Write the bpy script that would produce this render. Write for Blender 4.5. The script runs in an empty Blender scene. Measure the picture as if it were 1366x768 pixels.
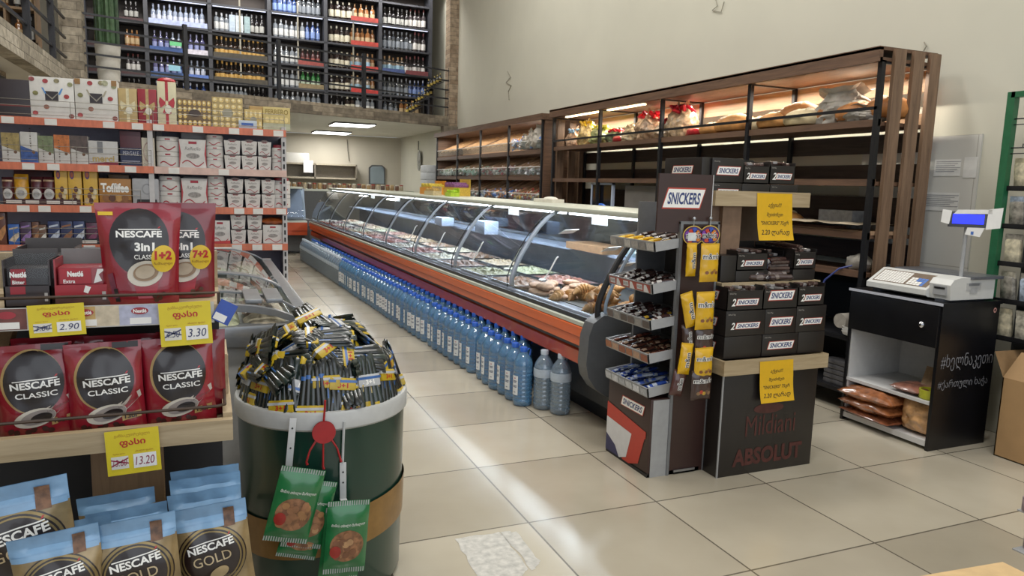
import bpy, bmesh, math, random
from mathutils import Matrix, Vector, noise
R_ = random.Random(7)
SC = bpy.context.scene
COL = SC.collection
PI = math.pi

# ---------------------------------------------------------------- materials
def lin(h):
    h = h.lstrip('#')
    c = [int(h[i:i + 2], 16) / 255 for i in (0, 2, 4)]
    return tuple((x / 12.92 if x <= .04045 else ((x + .055) / 1.055) ** 2.4) for x in c)
MATS = {}
def newmat(name):
    m = bpy.data.materials.new(name); m.use_nodes = True
    nt = m.node_tree; nt.nodes.clear()
    out = nt.nodes.new('ShaderNodeOutputMaterial')
    return m, nt, out
def nd(nt, t, **kw):
    n = nt.nodes.new('ShaderNode' + t)
    for k, v in kw.items():
        if k in n.inputs: n.inputs[k].default_value = v
        else: setattr(n, k, v)
    return n
def M(hexc, rough=.5, metal=0., var=.06, scale=30., bump=0., emit=0., spec=.5, coat=0., stretch=None):
    key = (hexc, rough, metal, var, scale, bump, emit, spec, coat, stretch)
    if key in MATS: return MATS[key]
    m, nt, out = newmat('mat_' + hexc.strip('#') + '_%d' % len(MATS)); L = nt.links
    b = nd(nt, 'BsdfPrincipled', Roughness=rough, Metallic=metal)
    b.inputs['Specular IOR Level'].default_value = spec
    b.inputs['Coat Weight'].default_value = coat
    c = lin(hexc)
    if var > 0 or bump > 0:
        tc = nd(nt, 'TexCoord'); n = nd(nt, 'TexNoise', Scale=scale, Detail=4.)
        if stretch:
            mp = nd(nt, 'Mapping'); mp.inputs['Scale'].default_value = stretch
            L.new(tc.outputs['Object'], mp.inputs[0]); L.new(mp.outputs[0], n.inputs['Vector'])
        else: L.new(tc.outputs['Object'], n.inputs['Vector'])
        r = nd(nt, 'ValToRGB')
        r.color_ramp.elements[0].position = .3; r.color_ramp.elements[1].position = .7
        r.color_ramp.elements[0].color = (*[max(0, x * (1 - var * 2)) for x in c], 1)
        r.color_ramp.elements[1].color = (*[min(1, x * (1 + var * 2)) for x in c], 1)
        L.new(n.outputs['Fac'], r.inputs[0]); L.new(r.outputs[0], b.inputs['Base Color'])
        if bump:
            bp = nd(nt, 'Bump', Strength=bump, Distance=.01)
            L.new(n.outputs['Fac'], bp.inputs['Height']); L.new(bp.outputs[0], b.inputs['Normal'])
    else: b.inputs['Base Color'].default_value = (*c, 1)
    if emit:
        b.inputs['Emission Color'].default_value = (*c, 1); b.inputs['Emission Strength'].default_value = emit
    L.new(b.outputs[0], out.inputs[0]); MATS[key] = m
    return m
def wood(hexc, hex2, ax='x', rough=.55, scale=9.):
    key = ('wood', hexc, hex2, ax, rough, scale)
    if key in MATS: return MATS[key]
    m, nt, out = newmat('wood_%d' % len(MATS)); L = nt.links
    b = nd(nt, 'BsdfPrincipled', Roughness=rough)
    tc = nd(nt, 'TexCoord'); mp = nd(nt, 'Mapping')
    mp.inputs['Scale'].default_value = {'x': (.7, 9, 9), 'y': (9, .7, 9), 'z': (9, 9, .7)}[ax]
    n = nd(nt, 'TexNoise', Scale=scale * .5, Detail=6., Roughness=.65, Distortion=.6)
    r = nd(nt, 'ValToRGB'); e = r.color_ramp.elements
    e[0].position = .32; e[1].position = .68; e[0].color = (*lin(hexc), 1); e[1].color = (*lin(hex2), 1)
    bp = nd(nt, 'Bump', Strength=.15, Distance=.005)
    L.new(tc.outputs['Object'], mp.inputs[0]); L.new(mp.outputs[0], n.inputs['Vector']); L.new(n.outputs['Fac'], r.inputs[0])
    L.new(r.outputs[0], b.inputs['Base Color']); L.new(n.outputs['Fac'], bp.inputs['Height']); L.new(bp.outputs[0], b.inputs['Normal'])
    L.new(b.outputs[0], out.inputs[0]); MATS[key] = m
    return m
def stone(c1, c2, axis, bw=.32, rh=.075, mortar='#6a6155'):
    key = ('stone', c1, c2, axis, bw, rh)
    if key in MATS: return MATS[key]
    m, nt, out = newmat('stone_%d' % len(MATS)); L = nt.links
    b = nd(nt, 'BsdfPrincipled', Roughness=.85)
    tc = nd(nt, 'TexCoord'); sp = nd(nt, 'SeparateXYZ'); cb = nd(nt, 'CombineXYZ')
    br = nd(nt, 'TexBrick', Scale=1.); br.offset = .43
    br.inputs['Brick Width'].default_value = bw; br.inputs['Row Height'].default_value = rh
    br.inputs['Mortar Size'].default_value = .004; br.inputs['Mortar Smooth'].default_value = .6
    br.inputs['Color1'].default_value = (*lin(c1), 1); br.inputs['Color2'].default_value = (*lin(c2), 1)
    br.inputs['Mortar'].default_value = (*lin(mortar), 1)
    n = nd(nt, 'TexNoise', Scale=14., Detail=6.); mx = nd(nt, 'Mix', data_type='RGBA', blend_type='OVERLAY')
    mx.inputs[0].default_value = .8
    bp = nd(nt, 'Bump', Strength=.6, Distance=.02)
    L.new(tc.outputs['Object'], sp.inputs[0])
    if axis == 'xy':
        ad = nd(nt, 'Math', operation='ADD'); L.new(sp.outputs[0], ad.inputs[0]); L.new(sp.outputs[1], ad.inputs[1]); L.new(ad.outputs[0], cb.inputs[0])
    else: L.new(sp.outputs[0 if axis == 'x' else 1], cb.inputs[0])
    L.new(sp.outputs[2], cb.inputs[1]); L.new(cb.outputs[0], br.inputs['Vector'])
    L.new(tc.outputs['Object'], n.inputs['Vector'])
    L.new(br.outputs['Color'], mx.inputs[6]); L.new(n.outputs['Fac'], mx.inputs[7]); L.new(mx.outputs[2], b.inputs['Base Color'])
    mt = nd(nt, 'Math', operation='SUBTRACT'); L.new(n.outputs['Fac'], mt.inputs[0]); L.new(br.outputs['Fac'], mt.inputs[1])
    L.new(mt.outputs[0], bp.inputs['Height']); L.new(bp.outputs[0], b.inputs['Normal']); L.new(b.outputs[0], out.inputs[0])
    MATS[key] = m
    return m
def tiles(c1, c2, mortar, size, org, rough, axis='xy', ms=.004, name='tile'):
    m, nt, out = newmat(name); L = nt.links
    b = nd(nt, 'BsdfPrincipled', Roughness=rough)
    tc = nd(nt, 'TexCoord'); mp = nd(nt, 'Mapping'); sp = nd(nt, 'SeparateXYZ'); cb = nd(nt, 'CombineXYZ')
    br = nd(nt, 'TexBrick', Scale=1.); br.offset = 0.; br.squash = 1.
    br.inputs['Brick Width'].default_value = size[0]; br.inputs['Row Height'].default_value = size[1]
    br.inputs['Mortar Size'].default_value = ms; br.inputs['Mortar Smooth'].default_value = .1; br.inputs['Bias'].default_value = -.1
    br.inputs['Color1'].default_value = (*lin(c1), 1); br.inputs['Color2'].default_value = (*lin(c2), 1)
    br.inputs['Mortar'].default_value = (*lin(mortar), 1)
    n = nd(nt, 'TexNoise', Scale=2.2, Detail=5.); mx = nd(nt, 'Mix', data_type='RGBA', blend_type='SOFT_LIGHT'); mx.inputs[0].default_value = .35
    L.new(tc.outputs['Object'], sp.inputs[0])
    L.new(sp.outputs['XYZ'.index(axis[0].upper())], cb.inputs[0]); L.new(sp.outputs['XYZ'.index(axis[1].upper())], cb.inputs[1])
    L.new(cb.outputs[0], mp.inputs[0]); mp.inputs['Location'].default_value = (-org[0] + size[0] * 40, -org[1] + size[1] * 40, 0)
    L.new(mp.outputs[0], br.inputs['Vector']); L.new(tc.outputs['Object'], n.inputs['Vector'])
    L.new(br.outputs['Color'], mx.inputs[6]); L.new(n.outputs['Fac'], mx.inputs[7]); L.new(mx.outputs[2], b.inputs['Base Color'])
    ns = nd(nt, 'TexNoise', Scale=5., Detail=6.); mr = nd(nt, 'MapRange')
    mr.inputs[3].default_value = rough * .7; mr.inputs[4].default_value = rough * 1.6
    L.new(tc.outputs['Object'], ns.inputs['Vector']); L.new(ns.outputs['Fac'], mr.inputs[0]); L.new(mr.outputs[0], b.inputs['Roughness'])
    L.new(b.outputs[0], out.inputs[0])
    return m
def glass(tint='#ffffff', refl=.09, rough=0., solid=0., name='glass', body='#ffffff', fres=.85):
    key = ('glass', tint, refl, rough, solid, body, fres)
    if key in MATS: return MATS[key]
    m, nt, out = newmat(name + '_%d' % len(MATS)); L = nt.links
    tr = nd(nt, 'BsdfTransparent'); tr.inputs[0].default_value = (*lin(tint), 1)
    gl = nd(nt, 'BsdfGlossy', Roughness=rough); gl.inputs[0].default_value = (1, 1, 1, 1)
    lw = nd(nt, 'Fresnel', IOR=1.45)
    ma = nd(nt, 'Math', operation='MULTIPLY_ADD'); ma.inputs[1].default_value = fres; ma.inputs[2].default_value = refl * .4
    mx = nd(nt, 'MixShader')
    L.new(lw.outputs[0], ma.inputs[0]); L.new(ma.outputs[0], mx.inputs[0])
    if solid > 0:
        df = nd(nt, 'BsdfPrincipled', Roughness=.2); df.inputs['Base Color'].default_value = (*lin(body), 1)
        m2 = nd(nt, 'MixShader'); m2.inputs[0].default_value = solid
        L.new(tr.outputs[0], m2.inputs[1]); L.new(df.outputs[0], m2.inputs[2]); L.new(m2.outputs[0], mx.inputs[1])
    else: L.new(tr.outputs[0], mx.inputs[1])
    L.new(gl.outputs[0], mx.inputs[2]); L.new(mx.outputs[0], out.inputs[0]); MATS[key] = m
    return m

# ---------------------------------------------------------------- mesh builder
FONT = {}
def text_mesh(s, bold=0., shear=0.):
    k = (s, bold, shear)
    if k not in FONT:
        cu = bpy.data.curves.new('txt', 'FONT'); cu.body = s; cu.size = 1.; cu.align_x = 'CENTER'; cu.align_y = 'CENTER'
        cu.offset = bold; cu.shear = shear; cu.resolution_u = 3
        o = bpy.data.objects.new('txt', cu); COL.objects.link(o)
        dg = bpy.context.evaluated_depsgraph_get(); dg.update()
        me = bpy.data.meshes.new_from_object(o.evaluated_get(dg))
        vs = [(v.co.x, v.co.y) for v in me.vertices]; fs = [tuple(p.vertices) for p in me.polygons]
        if vs:
            x0 = min(v[0] for v in vs); x1 = max(v[0] for v in vs); y0 = min(v[1] for v in vs); y1 = max(v[1] for v in vs)
            vs = [(x - (x0 + x1) / 2, y - (y0 + y1) / 2) for x, y in vs]; box = (x1 - x0, y1 - y0)
        else: box = (1, 1)
        bpy.data.objects.remove(o); bpy.data.curves.remove(cu); bpy.data.meshes.remove(me)
        FONT[k] = (vs, fs, box)
    return FONT[k]
KIDS = {}
class MB:
    def __init__(s): s.v = []; s.f = []; s.m = []; s.mats = []; s.T = None
    def mi(s, mat):
        if mat not in s.mats: s.mats.append(mat)
        return s.mats.index(mat)
    def add(s, vs, fs, mat):
        k = len(s.v)
        s.v += [tuple(s.T @ Vector(v)) if s.T else tuple(v) for v in vs]
        i = s.mi(mat)
        for f in fs: s.f.append(tuple(a + k for a in f)); s.m.append(i)
        return s
    def box(s, x0, y0, z0, x1, y1, z1, mat, bev=0.):
        x0, x1 = sorted((x0, x1)); y0, y1 = sorted((y0, y1)); z0, z1 = sorted((z0, z1))
        if bev:
            bm = bmesh.new(); bmesh.ops.create_cube(bm, size=1.)
            for v in bm.verts: v.co = Vector(((x0 + x1) / 2 + v.co.x * (x1 - x0), (y0 + y1) / 2 + v.co.y * (y1 - y0), (z0 + z1) / 2 + v.co.z * (z1 - z0)))
            b = min(bev, .45 * min(x1 - x0, y1 - y0, z1 - z0))
            bmesh.ops.bevel(bm, geom=list(bm.edges), offset=b, segments=2, affect='EDGES', profile=.6)
            bm.verts.index_update()
            s.add([v.co[:] for v in bm.verts], [[v.index for v in f.verts] for f in bm.faces], mat); bm.free(); return s
        v = [(x0, y0, z0), (x1, y0, z0), (x1, y1, z0), (x0, y1, z0), (x0, y0, z1), (x1, y0, z1), (x1, y1, z1), (x0, y1, z1)]
        return s.add(v, [(0, 3, 2, 1), (4, 5, 6, 7), (0, 1, 5, 4), (1, 2, 6, 5), (2, 3, 7, 6), (3, 0, 4, 7)], mat)
    def tube(s, pts, r, mat, n=8, closed=False, caps=True):
        P = [Vector(p) for p in pts]; k = len(P); rs = r if isinstance(r, (list, tuple)) else [r] * k
        vs = []; up = None
        for i in range(k):
            a = P[(i - 1) % k] if (closed or i > 0) else P[i]; b = P[(i + 1) % k] if (closed or i < k - 1) else P[i]
            t = (b - a).normalized()
            if up is None:
                up = Vector((0, 0, 1)) if abs(t.z) < .9 else Vector((1, 0, 0))
            u = t.cross(up).normalized(); w = u.cross(t).normalized(); up = w
            for j in range(n):
                an = 2 * PI * j / n; vs.append(P[i] + (u * math.cos(an) + w * math.sin(an)) * rs[i])
        fs = []
        for i in range(k if closed else k - 1):
            for j in range(n):
                a = i * n + j; b = i * n + (j + 1) % n; i2 = (i + 1) % k
                fs.append((a, b, i2 * n + (j + 1) % n, i2 * n + j))
        if caps and not closed: fs += [tuple(range(n))[::-1], tuple(range((k - 1) * n, k * n))]
        return s.add(vs, fs, mat)
    def lathe(s, prof, mat, n=20, c=(0, 0, 0), sx=1., sy=1.):
        vs = []; fs = []; k = len(prof)
        for r, z in prof:
            for j in range(n):
                a = 2 * PI * j / n; vs.append((c[0] + r * math.cos(a) * sx, c[1] + r * math.sin(a) * sy, c[2] + z))
        for i in range(k - 1):
            for j in range(n): fs.append((i * n + j, i * n + (j + 1) % n, (i + 1) * n + (j + 1) % n, (i + 1) * n + j))
        if prof[0][0] > 1e-5: fs.append(tuple(range(n))[::-1])
        if prof[-1][0] > 1e-5: fs.append(tuple(range((k - 1) * n, k * n)))
        return s.add(vs, fs, mat)
    def prism(s, poly, ax, a, b, mat):
        n = len(poly)
        def p(u, w, t): return {'x': (t, u, w), 'y': (u, t, w), 'z': (u, w, t)}[ax]
        vs = [p(u, w, a) for u, w in poly] + [p(u, w, b) for u, w in poly]
        fs = [tuple(range(n)), tuple(range(n, 2 * n))[::-1]] + [(i, i + n, (i + 1) % n + n, (i + 1) % n) for i in range(n)]
        return s.add(vs, fs, mat)
    def grid(s, fn, nu, nv, mat, matfn=None):
        vs = [fn(i / nu, j / nv) for j in range(nv + 1) for i in range(nu + 1)]
        base = len(s.v); s.v += [tuple(s.T @ Vector(v)) if s.T else tuple(v) for v in vs]
        for j in range(nv):
            for i in range(nu):
                a = base + j * (nu + 1) + i; s.f.append((a, a + 1, a + nu + 2, a + nu + 1))
                s.m.append(s.mi(matfn((i + .5) / nu, (j + .5) / nv) if matfn else mat))
        return s
    def disc(s, cx, cy, rx, ry, mat, fn, n=28, rings=4, inner=0., rot=0.):
        vs = []; fs = []; c, sn = math.cos(rot), math.sin(rot)
        for k in range(rings + 1):
            q = inner + (1 - inner) * k / rings
            for j in range(n):
                a = 2 * PI * j / n; x = rx * q * math.cos(a); y = ry * q * math.sin(a)
                vs.append(fn(cx + x * c - y * sn, cy + x * sn + y * c))
        for k in range(rings):
            for j in range(n): fs.append((k * n + j, k * n + (j + 1) % n, (k + 1) * n + (j + 1) % n, (k + 1) * n + j))
        return s.add(vs, fs, mat)
    def quad(s, x0, y0, x1, y1, mat, fn, nu=4, nv=4, sk=0.):
        return s.grid(lambda u, w: fn(x0 + (x1 - x0) * u + sk * (w - .5), y0 + (y1 - y0) * w), nu, nv, mat)
    def poly(s, pts, mat, fn): return s.add([fn(x, y) for x, y in pts], [tuple(range(len(pts)))], mat)
    def text(s, t, cx, cy, w, h, mat, fn, bold=0., shear=0., rot=0.):
        vs, fs, b = text_mesh(t, bold, shear)
        kx = w / max(b[0], 1e-6); ky = h / max(b[1], 1e-6) if h else kx
        c, sn = math.cos(rot), math.sin(rot)
        return s.add([fn(cx + x * kx * c - y * ky * sn, cy + x * kx * sn + y * ky * c) for x, y in vs], fs, mat)
    def ball(s, c, r, mat, n=12, k=8, fn=None):
        rx, ry, rz = r if isinstance(r, (tuple, list)) else (r, r, r); vs = []; fs = []
        for i in range(k + 1):
            t = -PI / 2 + PI * i / k
            for j in range(n):
                a = 2 * PI * j / n; p = Vector((rx * math.cos(t) * math.cos(a), ry * math.cos(t) * math.sin(a), rz * math.sin(t)))
                if fn: p = fn(p)
                vs.append((c[0] + p.x, c[1] + p.y, c[2] + p.z))
        for i in range(k):
            for j in range(n): fs.append((i * n + j, i * n + (j + 1) % n, (i + 1) * n + (j + 1) % n, (i + 1) * n + j))
        return s.add(vs, fs, mat)
    def build(s, name, parent=None, loc=(0, 0, 0), rotz=0., smooth=True, flip=False):
        me = bpy.data.meshes.new(name); me.from_pydata(s.v, [], s.f)
        for m in s.mats: me.materials.append(m)
        me.polygons.foreach_set('material_index', s.m)
        bm = bmesh.new(); bm.from_mesh(me); bmesh.ops.remove_doubles(bm, verts=bm.verts, dist=1e-6)
        bmesh.ops.recalc_face_normals(bm, faces=bm.faces); bm.to_mesh(me); bm.free()
        if smooth:
            me.polygons.foreach_set('use_smooth', [True] * len(me.polygons)); me.set_sharp_from_angle(angle=math.radians(35))
        me.update()
        o = bpy.data.objects.new(name, me); COL.objects.link(o)
        o.location = loc; o.rotation_euler = (0, 0, rotz)
        if parent: o.parent = parent; KIDS.setdefault(parent.name, []).append(o)
        return o
def thing(name, label, cat, loc=(0, 0, 0), rotz=0., group=None):
    o = bpy.data.objects.new(name, None); COL.objects.link(o); o.empty_display_size = .05
    o.location = loc; o.rotation_euler = (0, 0, rotz)
    return tag(o, label, cat, group)
def tag(o, label, cat, group=None, kind=None):
    o['label'] = label; o['category'] = cat
    if group: o['group'] = group
    if kind: o['kind'] = kind
    return o
def struct(mb, name, **kw):
    o = mb.build(name, **kw); o['kind'] = 'structure'; return o
def dup(root, loc=None, rotz=None, label=None, group=None, mat=None, scale=None):
    r = root.copy(); COL.objects.link(r)
    if mat is not None: r.matrix_basis = mat
    else:
        if loc is not None: r.location = loc
        if rotz is not None: r.rotation_euler = (0, 0, rotz)
    if scale: r.scale = scale
    if label: r['label'] = label
    if group: r['group'] = group
    for ch in KIDS.get(root.name, []):
        c = ch.copy(); COL.objects.link(c); c.parent = r
        for g in KIDS.get(ch.name, []):
            d = g.copy(); COL.objects.link(d); d.parent = c
    return r
ONES = 'first second third fourth fifth sixth seventh eighth ninth tenth eleventh twelfth thirteenth fourteenth fifteenth sixteenth seventeenth eighteenth nineteenth'.split()
TENS = {20: 'twent', 30: 'thirt', 40: 'fort', 50: 'fift', 60: 'sixt', 70: 'sevent', 80: 'eight', 90: 'ninet'}
def nth(n):
    if n < 20: return ONES[n - 1]
    t, u = n // 10 * 10, n % 10
    return TENS[t] + ('ieth' if u == 0 else 'y-' + ONES[u - 1])
def flat_y(y, x0=0., z0=0.): return lambda u, w: (x0 + u, y, z0 + w)          # print facing -Y
def flat_x(x, y0=0., z0=0.): return lambda u, w: (x, y0 - u, z0 + w)          # print facing -X
WHITE = M('#e9e7e2', .5, var=.02); BLACK = M('#141416', .5, var=.05); STEEL = M('#a9abb0', .3, metal=.9, var=.05); CHROME = M('#c9cbd0', .18, metal=1., var=0)
TXT_W = M('#f2f0ea', .45, var=0); TXT_K = M('#17161a', .5, var=0); TXT_R = M('#b01818', .5, var=0)

# ---------------------------------------------------------------- camera, lights, world
cam = bpy.data.cameras.new('camera'); cam.sensor_width = 36.; cam.lens = 970 / 1366 * 36; cam.clip_end = 100
co = bpy.data.objects.new('camera', cam); COL.objects.link(co); SC.camera = co
co.matrix_world = Matrix(((0.923609, 0.027991, -0.382312, 0.000000), (-0.382332, 0.139372, -0.913454, 0.000000), (0.027716, 0.989844, 0.139427, 1.330000), (0.000000, 0.000000, 0.000000, 1.000000)))
SC.view_settings.view_transform = 'Standard'; SC.view_settings.look = 'None'; SC.view_settings.exposure = -.03; SC.view_settings.gamma = 1.07
SC.cycles.transparent_max_bounces = 24; SC.cycles.max_bounces = 7; SC.cycles.caustics_reflective = False; SC.cycles.caustics_refractive = False
SC.cycles.sample_clamp_indirect = 4.
w = bpy.data.worlds.new('world'); SC.world = w; w.use_nodes = True
bg = w.node_tree.nodes['Background']; bg.inputs[0].default_value = (.84, .90, 1., 1); bg.inputs[1].default_value = .62
def area(name, loc, size, power, col=(1, 1, 1), rot=(0, 0, 0)):
    l = bpy.data.lights.new(name, 'AREA'); l.shape = 'RECTANGLE'; l.size, l.size_y = size; l.energy = power; l.color = col
    o = bpy.data.objects.new(name, l); COL.objects.link(o); o.location = loc; o.rotation_euler = rot; return o

# ---------------------------------------------------------------- the setting
FLOOR = tiles('#b3aa97', '#978e7c', '#5c554a', (.6, .6), (1.145, 3.097), .16, name='floor_tile')
struct(MB().box(-4.5, -2.5, -.05, 6., 19., 0, FLOOR), 'floor')
CREAM = M('#c4c1b1', .8, var=.015, scale=2.)
CREAM2 = M('#b9b2a2', .8, var=.02, scale=2.)
WHITEW = M('#d2cec4', .8, var=.015, scale=2.)
wl = MB().box(4.15, -2.5, 0, 4.35, 17.2, 6., CREAM)
wr = struct(wl, 'wall_right')
WT = tiles('#c9c8c2', '#c4c3be', '#a6a49c', (.30, .78), (2.94, .92), .12, axis='yz', ms=.003, name='wall_tile')
struct(MB().box(4.138, 2.92, 0, 4.15, 3.75, 1.70, WT), 'trim_wall_tiles')
struct(MB().box(-4.5, 16.8, 0, 4.15, 17., 2.34, CREAM2), 'wall_back')
struct(MB().box(-4.5, -2.5, 0, -4.3, 17., 6., CREAM), 'wall_left')
struct(MB().box(-4.5, -2.5, 6., 4.35, 17.2, 6.1, WHITEW), 'ceiling')
struct(MB().box(-4.5, 15.6, 2.51, 4.15, 15.8, 6., WHITEW), 'wall_upper_back')
# mezzanine slab with stone-clad edge (front edge runs from corner by the pillar to the right wall)
ST1 = stone('#8f8371', '#5f564a', 'x', .36, .085); ST2 = stone('#a89f8e', '#7f7767', 'y', .42, .10); ST3 = stone('#9a907f', '#756b5c', 'xy', .40, .10)
CL, CR = Vector((-1.38, 10.75)), Vector((4.15, 12.75)); ED = (CR - CL).normalized(); EN = Vector((-ED.y, ED.x)); EL = (CR - CL).length; EANG = math.atan2(ED.y, ED.x)
slab = MB().prism([(-4.3, 15.6), (-4.3, 10.6), (CL.x, CL.y + .03), (4.14, 12.78), (4.14, 15.6)], 'z', 2.345, 2.50, WHITEW)
slab.prism([(-4.3, 16.8), (-4.3, 15.6), (4.14, 15.6), (4.14, 16.8)], 'z', 2.345, 2.50, WHITEW)
struct(slab, 'ceiling_mezzanine')
struct(MB().box(0, -.02, 2.335, EL, .05, 2.515, ST1), 'trim_mezzanine_edge', loc=(CL.x, CL.y, 0), rotz=EANG)
# stone column on the right wall and at the left corner
struct(MB().box(3.99, 12.66, 2.33, 4.16, 12.92, 6., stone('#a4917a', '#85705b', 'x', .2, .075)), 'trim_stone_column')
struct(MB().box(3.88, 12.6, 2.2, 4.14, 12.78, 2.34, ST1), 'trim_column_corbel')
struct(MB().box(-1.62, 10.62, 2.33, -1.38, 10.92, 6., ST3), 'trim_corner_pillar')
# left gallery: stone band, wall of the gallery behind it, underside
struct(MB().box(-1.66, 2., 2.335, -1.5, 10.62, 2.56, ST2), 'trim_gallery_edge')
struct(MB().box(-4.3, 2., 2.345, -1.66, 10.6, 2.5, WHITEW), 'ceiling_gallery')
struct(MB().box(-3.2, 2., 2.5, -3.1, 10.6, 6., stone('#b6a98f', '#9b8c74', 'y', .5, .16)), 'wall_gallery')
struct(MB().box(-2.6, 2., 0, -2.5, 11., 2.345, M('#b7ab95', .8, var=.02)), 'wall_left_lower')
struct(MB().box(-2.48, 5.4, 2.12, -1.9, 9.2, 2.34, stone('#b4a48c', '#94846c', 'y', .3, .1)), 'trim_gallery_bracket')

# railing on the mezzanine edge
BLK = M('#2b2c31', .45, metal=.4, var=.05)
def railing(label, p0, ang, length, zs, posts, z0, z1, dark=BLK):
    t = thing('railing', label, 'railing', p0, ang)
    for z in zs: MB().box(0, -.012, z - .012, length, .012, z + .012, dark).build('rail_bar', t)
    for x in posts: MB().box(x - .025, -.03, z0, x + .025, .03, z1, dark).build('post', t)
    return t
railing('black metal railing along the stone edge of the upper floor in front of the bottles', (CL.x, CL.y, 0), EANG, 5.72,
        [2.67, 2.82, 2.97, 3.13, 3.30], [1.22, 2.55, 3.99, 5.74], 2.50, 3.36)
railing('black metal railing on the stone gallery edge at the left side', (-1.55, 10.55, 0), -PI / 2, 8.4,
        [2.72, 2.95, 3.18, 3.40], [.85, 2.1, 3.3, 4.6, 6.0], 2.54, 3.5)
tag(MB().box(-1.93, 3., 2.20, -1.86, 9.0, 2.27, M('#3a3d42', .5)).build('metal_beam'), 'dark metal beam running below the stone gallery edge', 'beam')

# ceiling lights under the mezzanine
def panel_light(x0, y0, x1, y1, label):
    t = thing('ceiling_light', label, 'light', ((x0 + x1) / 2, (y0 + y1) / 2, 2.345)); a, b = (x1 - x0) / 2, (y1 - y0) / 2
    MB().box(-a, -b, -.03, a, b, 0, M('#55524e', .5)).build('frame', t)
    MB().box(-a + .015, -b + .012, -.034, a - .015, b - .012, -.029, M('#ffffff', .5, var=0, emit=9.)).build('diffuser', t)
    area('light_' + str(y0), ((x0 + x1) / 2, (y0 + y1) / 2, 2.30), (x1 - x0, y1 - y0), 22, (1, .98, .93))
panel_light(2.05, 13.05, 2.78, 13.75, 'bright white panel light on the lower ceiling, the nearer of two')
panel_light(2.06, 15.55, 2.80, 16.25, 'bright white panel light on the lower ceiling, the farther of two')
# shop lighting: unseen area lamps set under the high ceiling
for i, (x, y) in enumerate([(0, 1.), (2.4, 1.), (-.2, 4.6), (2.2, 4.6), (0, 8.), (2.4, 8.4)]):
    area('hall_light', (x, y, 5.9), (1.6, .5), 88, (1., .98, .94))
for x, y, p in ((-.6, 12.0, 18), (1.2, 12.6, 18), (3., 13.0, 16)):
    area('shelf_light', (x, y, 4.9), (1.4, .2), p * 2.2, (1., .97, .93), (math.radians(40), 0, 0))  # added lamps without fixtures, brightening the upstairs bottles
area('shopfront_daylight', (1.2, -2.3, 2.2), (5., 3.2), 60, (.86, .93, 1.), (math.radians(90), 0, 0))

# ---------------------------------------------------------------- long glass display counter
ORANGE = M('#de5d1e', .28, var=.04, scale=6., coat=.4, stretch=(8, .3, 8)); ORANGE_D = M('#b4461e', .3, var=.06, scale=6., coat=.3)
GREYP = M('#4b4c4c', .45, var=.04); DARKP = M('#2c2d30', .45, var=.04); CREAMP = M('#bcc0b2', .35, var=.02); ALU = M('#b7c2d6', .4, metal=.0, var=.02)
DECK = M('#9aa5b6', .3, metal=.35, var=.05, scale=8.); INNER = M('#8794ac', .4, metal=.2, var=.08, scale=5.)
GL = glass('#e9f1f4', .08, fres=.7); GLD = glass('#9aa7b3', .12)
LEDM = M('#f4f8ff', .5, var=0, emit=7.)
CLEN = 10.0
ctr = thing('display_counter', 'long refrigerated display counter with curved glass front and orange bumper along the aisle', 'display counter', (1.86, 3.36, 0), .022)
MB().box(.20, .03, .09, .95, CLEN, .62, GREYP).build('base_cabinet', ctr)
MB().box(.23, .05, 0, .95, CLEN, .09, BLACK).build('plinth', ctr)
bp = MB()
for z0, z1, x0, mt in ((.35, .43, .03, ORANGE_D), (.43, .462, .045, GREYP), (.462, .515, .01, ORANGE), (.515, .575, 0., ORANGE), (.575, .603, .005, CREAMP)):
    bp.prism([(x0, z0 + .004), (x0 + .008, z0), (.2, z0), (.2, z1), (x0 + .008, z1), (x0, z1 - .004)], 'y', 0.04, CLEN, mt)
bp.box(.008, .04, .513, .2, CLEN, .517, ORANGE_D)
bp.build('orange_bumper', ctr)
MB().box(.02, .03, .603, .08, CLEN, .628, M('#3e434b', .3, metal=.7)).box(.05, .03, .628, .075, CLEN, .64, ALU).build('glass_rail', ctr)
MB().box(.08, .03, .600, .95, CLEN, .615, DECK).build('deck', ctr)
bw = MB().box(.90, .03, .615, .93, CLEN, .86, INNER).box(.72, .03, .855, .95, CLEN, .872, INNER)
bw.build('inner_back_wall', ctr)
MB().box(.935, .05, .872, .942, CLEN, 1.165, glass('#a9b4bf', .08, solid=.18, body='#2a3038', fres=.5)).build('rear_sliding_glass', ctr)
MB().box(.35, .0, 1.165, .96, CLEN, 1.197, CREAMP, bev=.008).build('counter_top', ctr)
led = MB()
for k in range(10): led.box(.40, .12 + k * .99, 1.148, .43, .12 + k * .99 + .90, 1.164, LEDM)
led.build('light_tube', ctr)
ARC = [(.055, .63), (.05, .70), (.075, .78), (.12, .87), (.175, .96), (.24, 1.05), (.31, 1.12), (.385, 1.165)]
def arcpt(t):
    k = min(int(t * 7), 6); f = t * 7 - k; return (ARC[k][0] + (ARC[k + 1][0] - ARC[k][0]) * f, ARC[k][1] + (ARC[k + 1][1] - ARC[k][1]) * f)
RIBY = [1.18 + 1.165 * k for k in range(8)]
edges = [.04] + RIBY + [CLEN - .02]
for k in range(len(edges) - 1):
    a, b = edges[k] + .02, edges[k + 1] - .02
    MB().grid(lambda u, w: (arcpt(w)[0], a + (b - a) * u, arcpt(w)[1]), 1, 14, GL).build('glass_pane', ctr)
for y in RIBY:
    MB().grid(lambda u, w: (arcpt(w)[0] + .012, y - .04 + .08 * u, arcpt(w)[1]), 1, 14, ALU).build('glass_rib', ctr)
    MB().tube([(arcpt(i / 12)[0] - .002, y + .048 + .0 * i, arcpt(i / 12)[1]) for i in range(13)], .0035, BLACK, n=5).build('seam', ctr)
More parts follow.
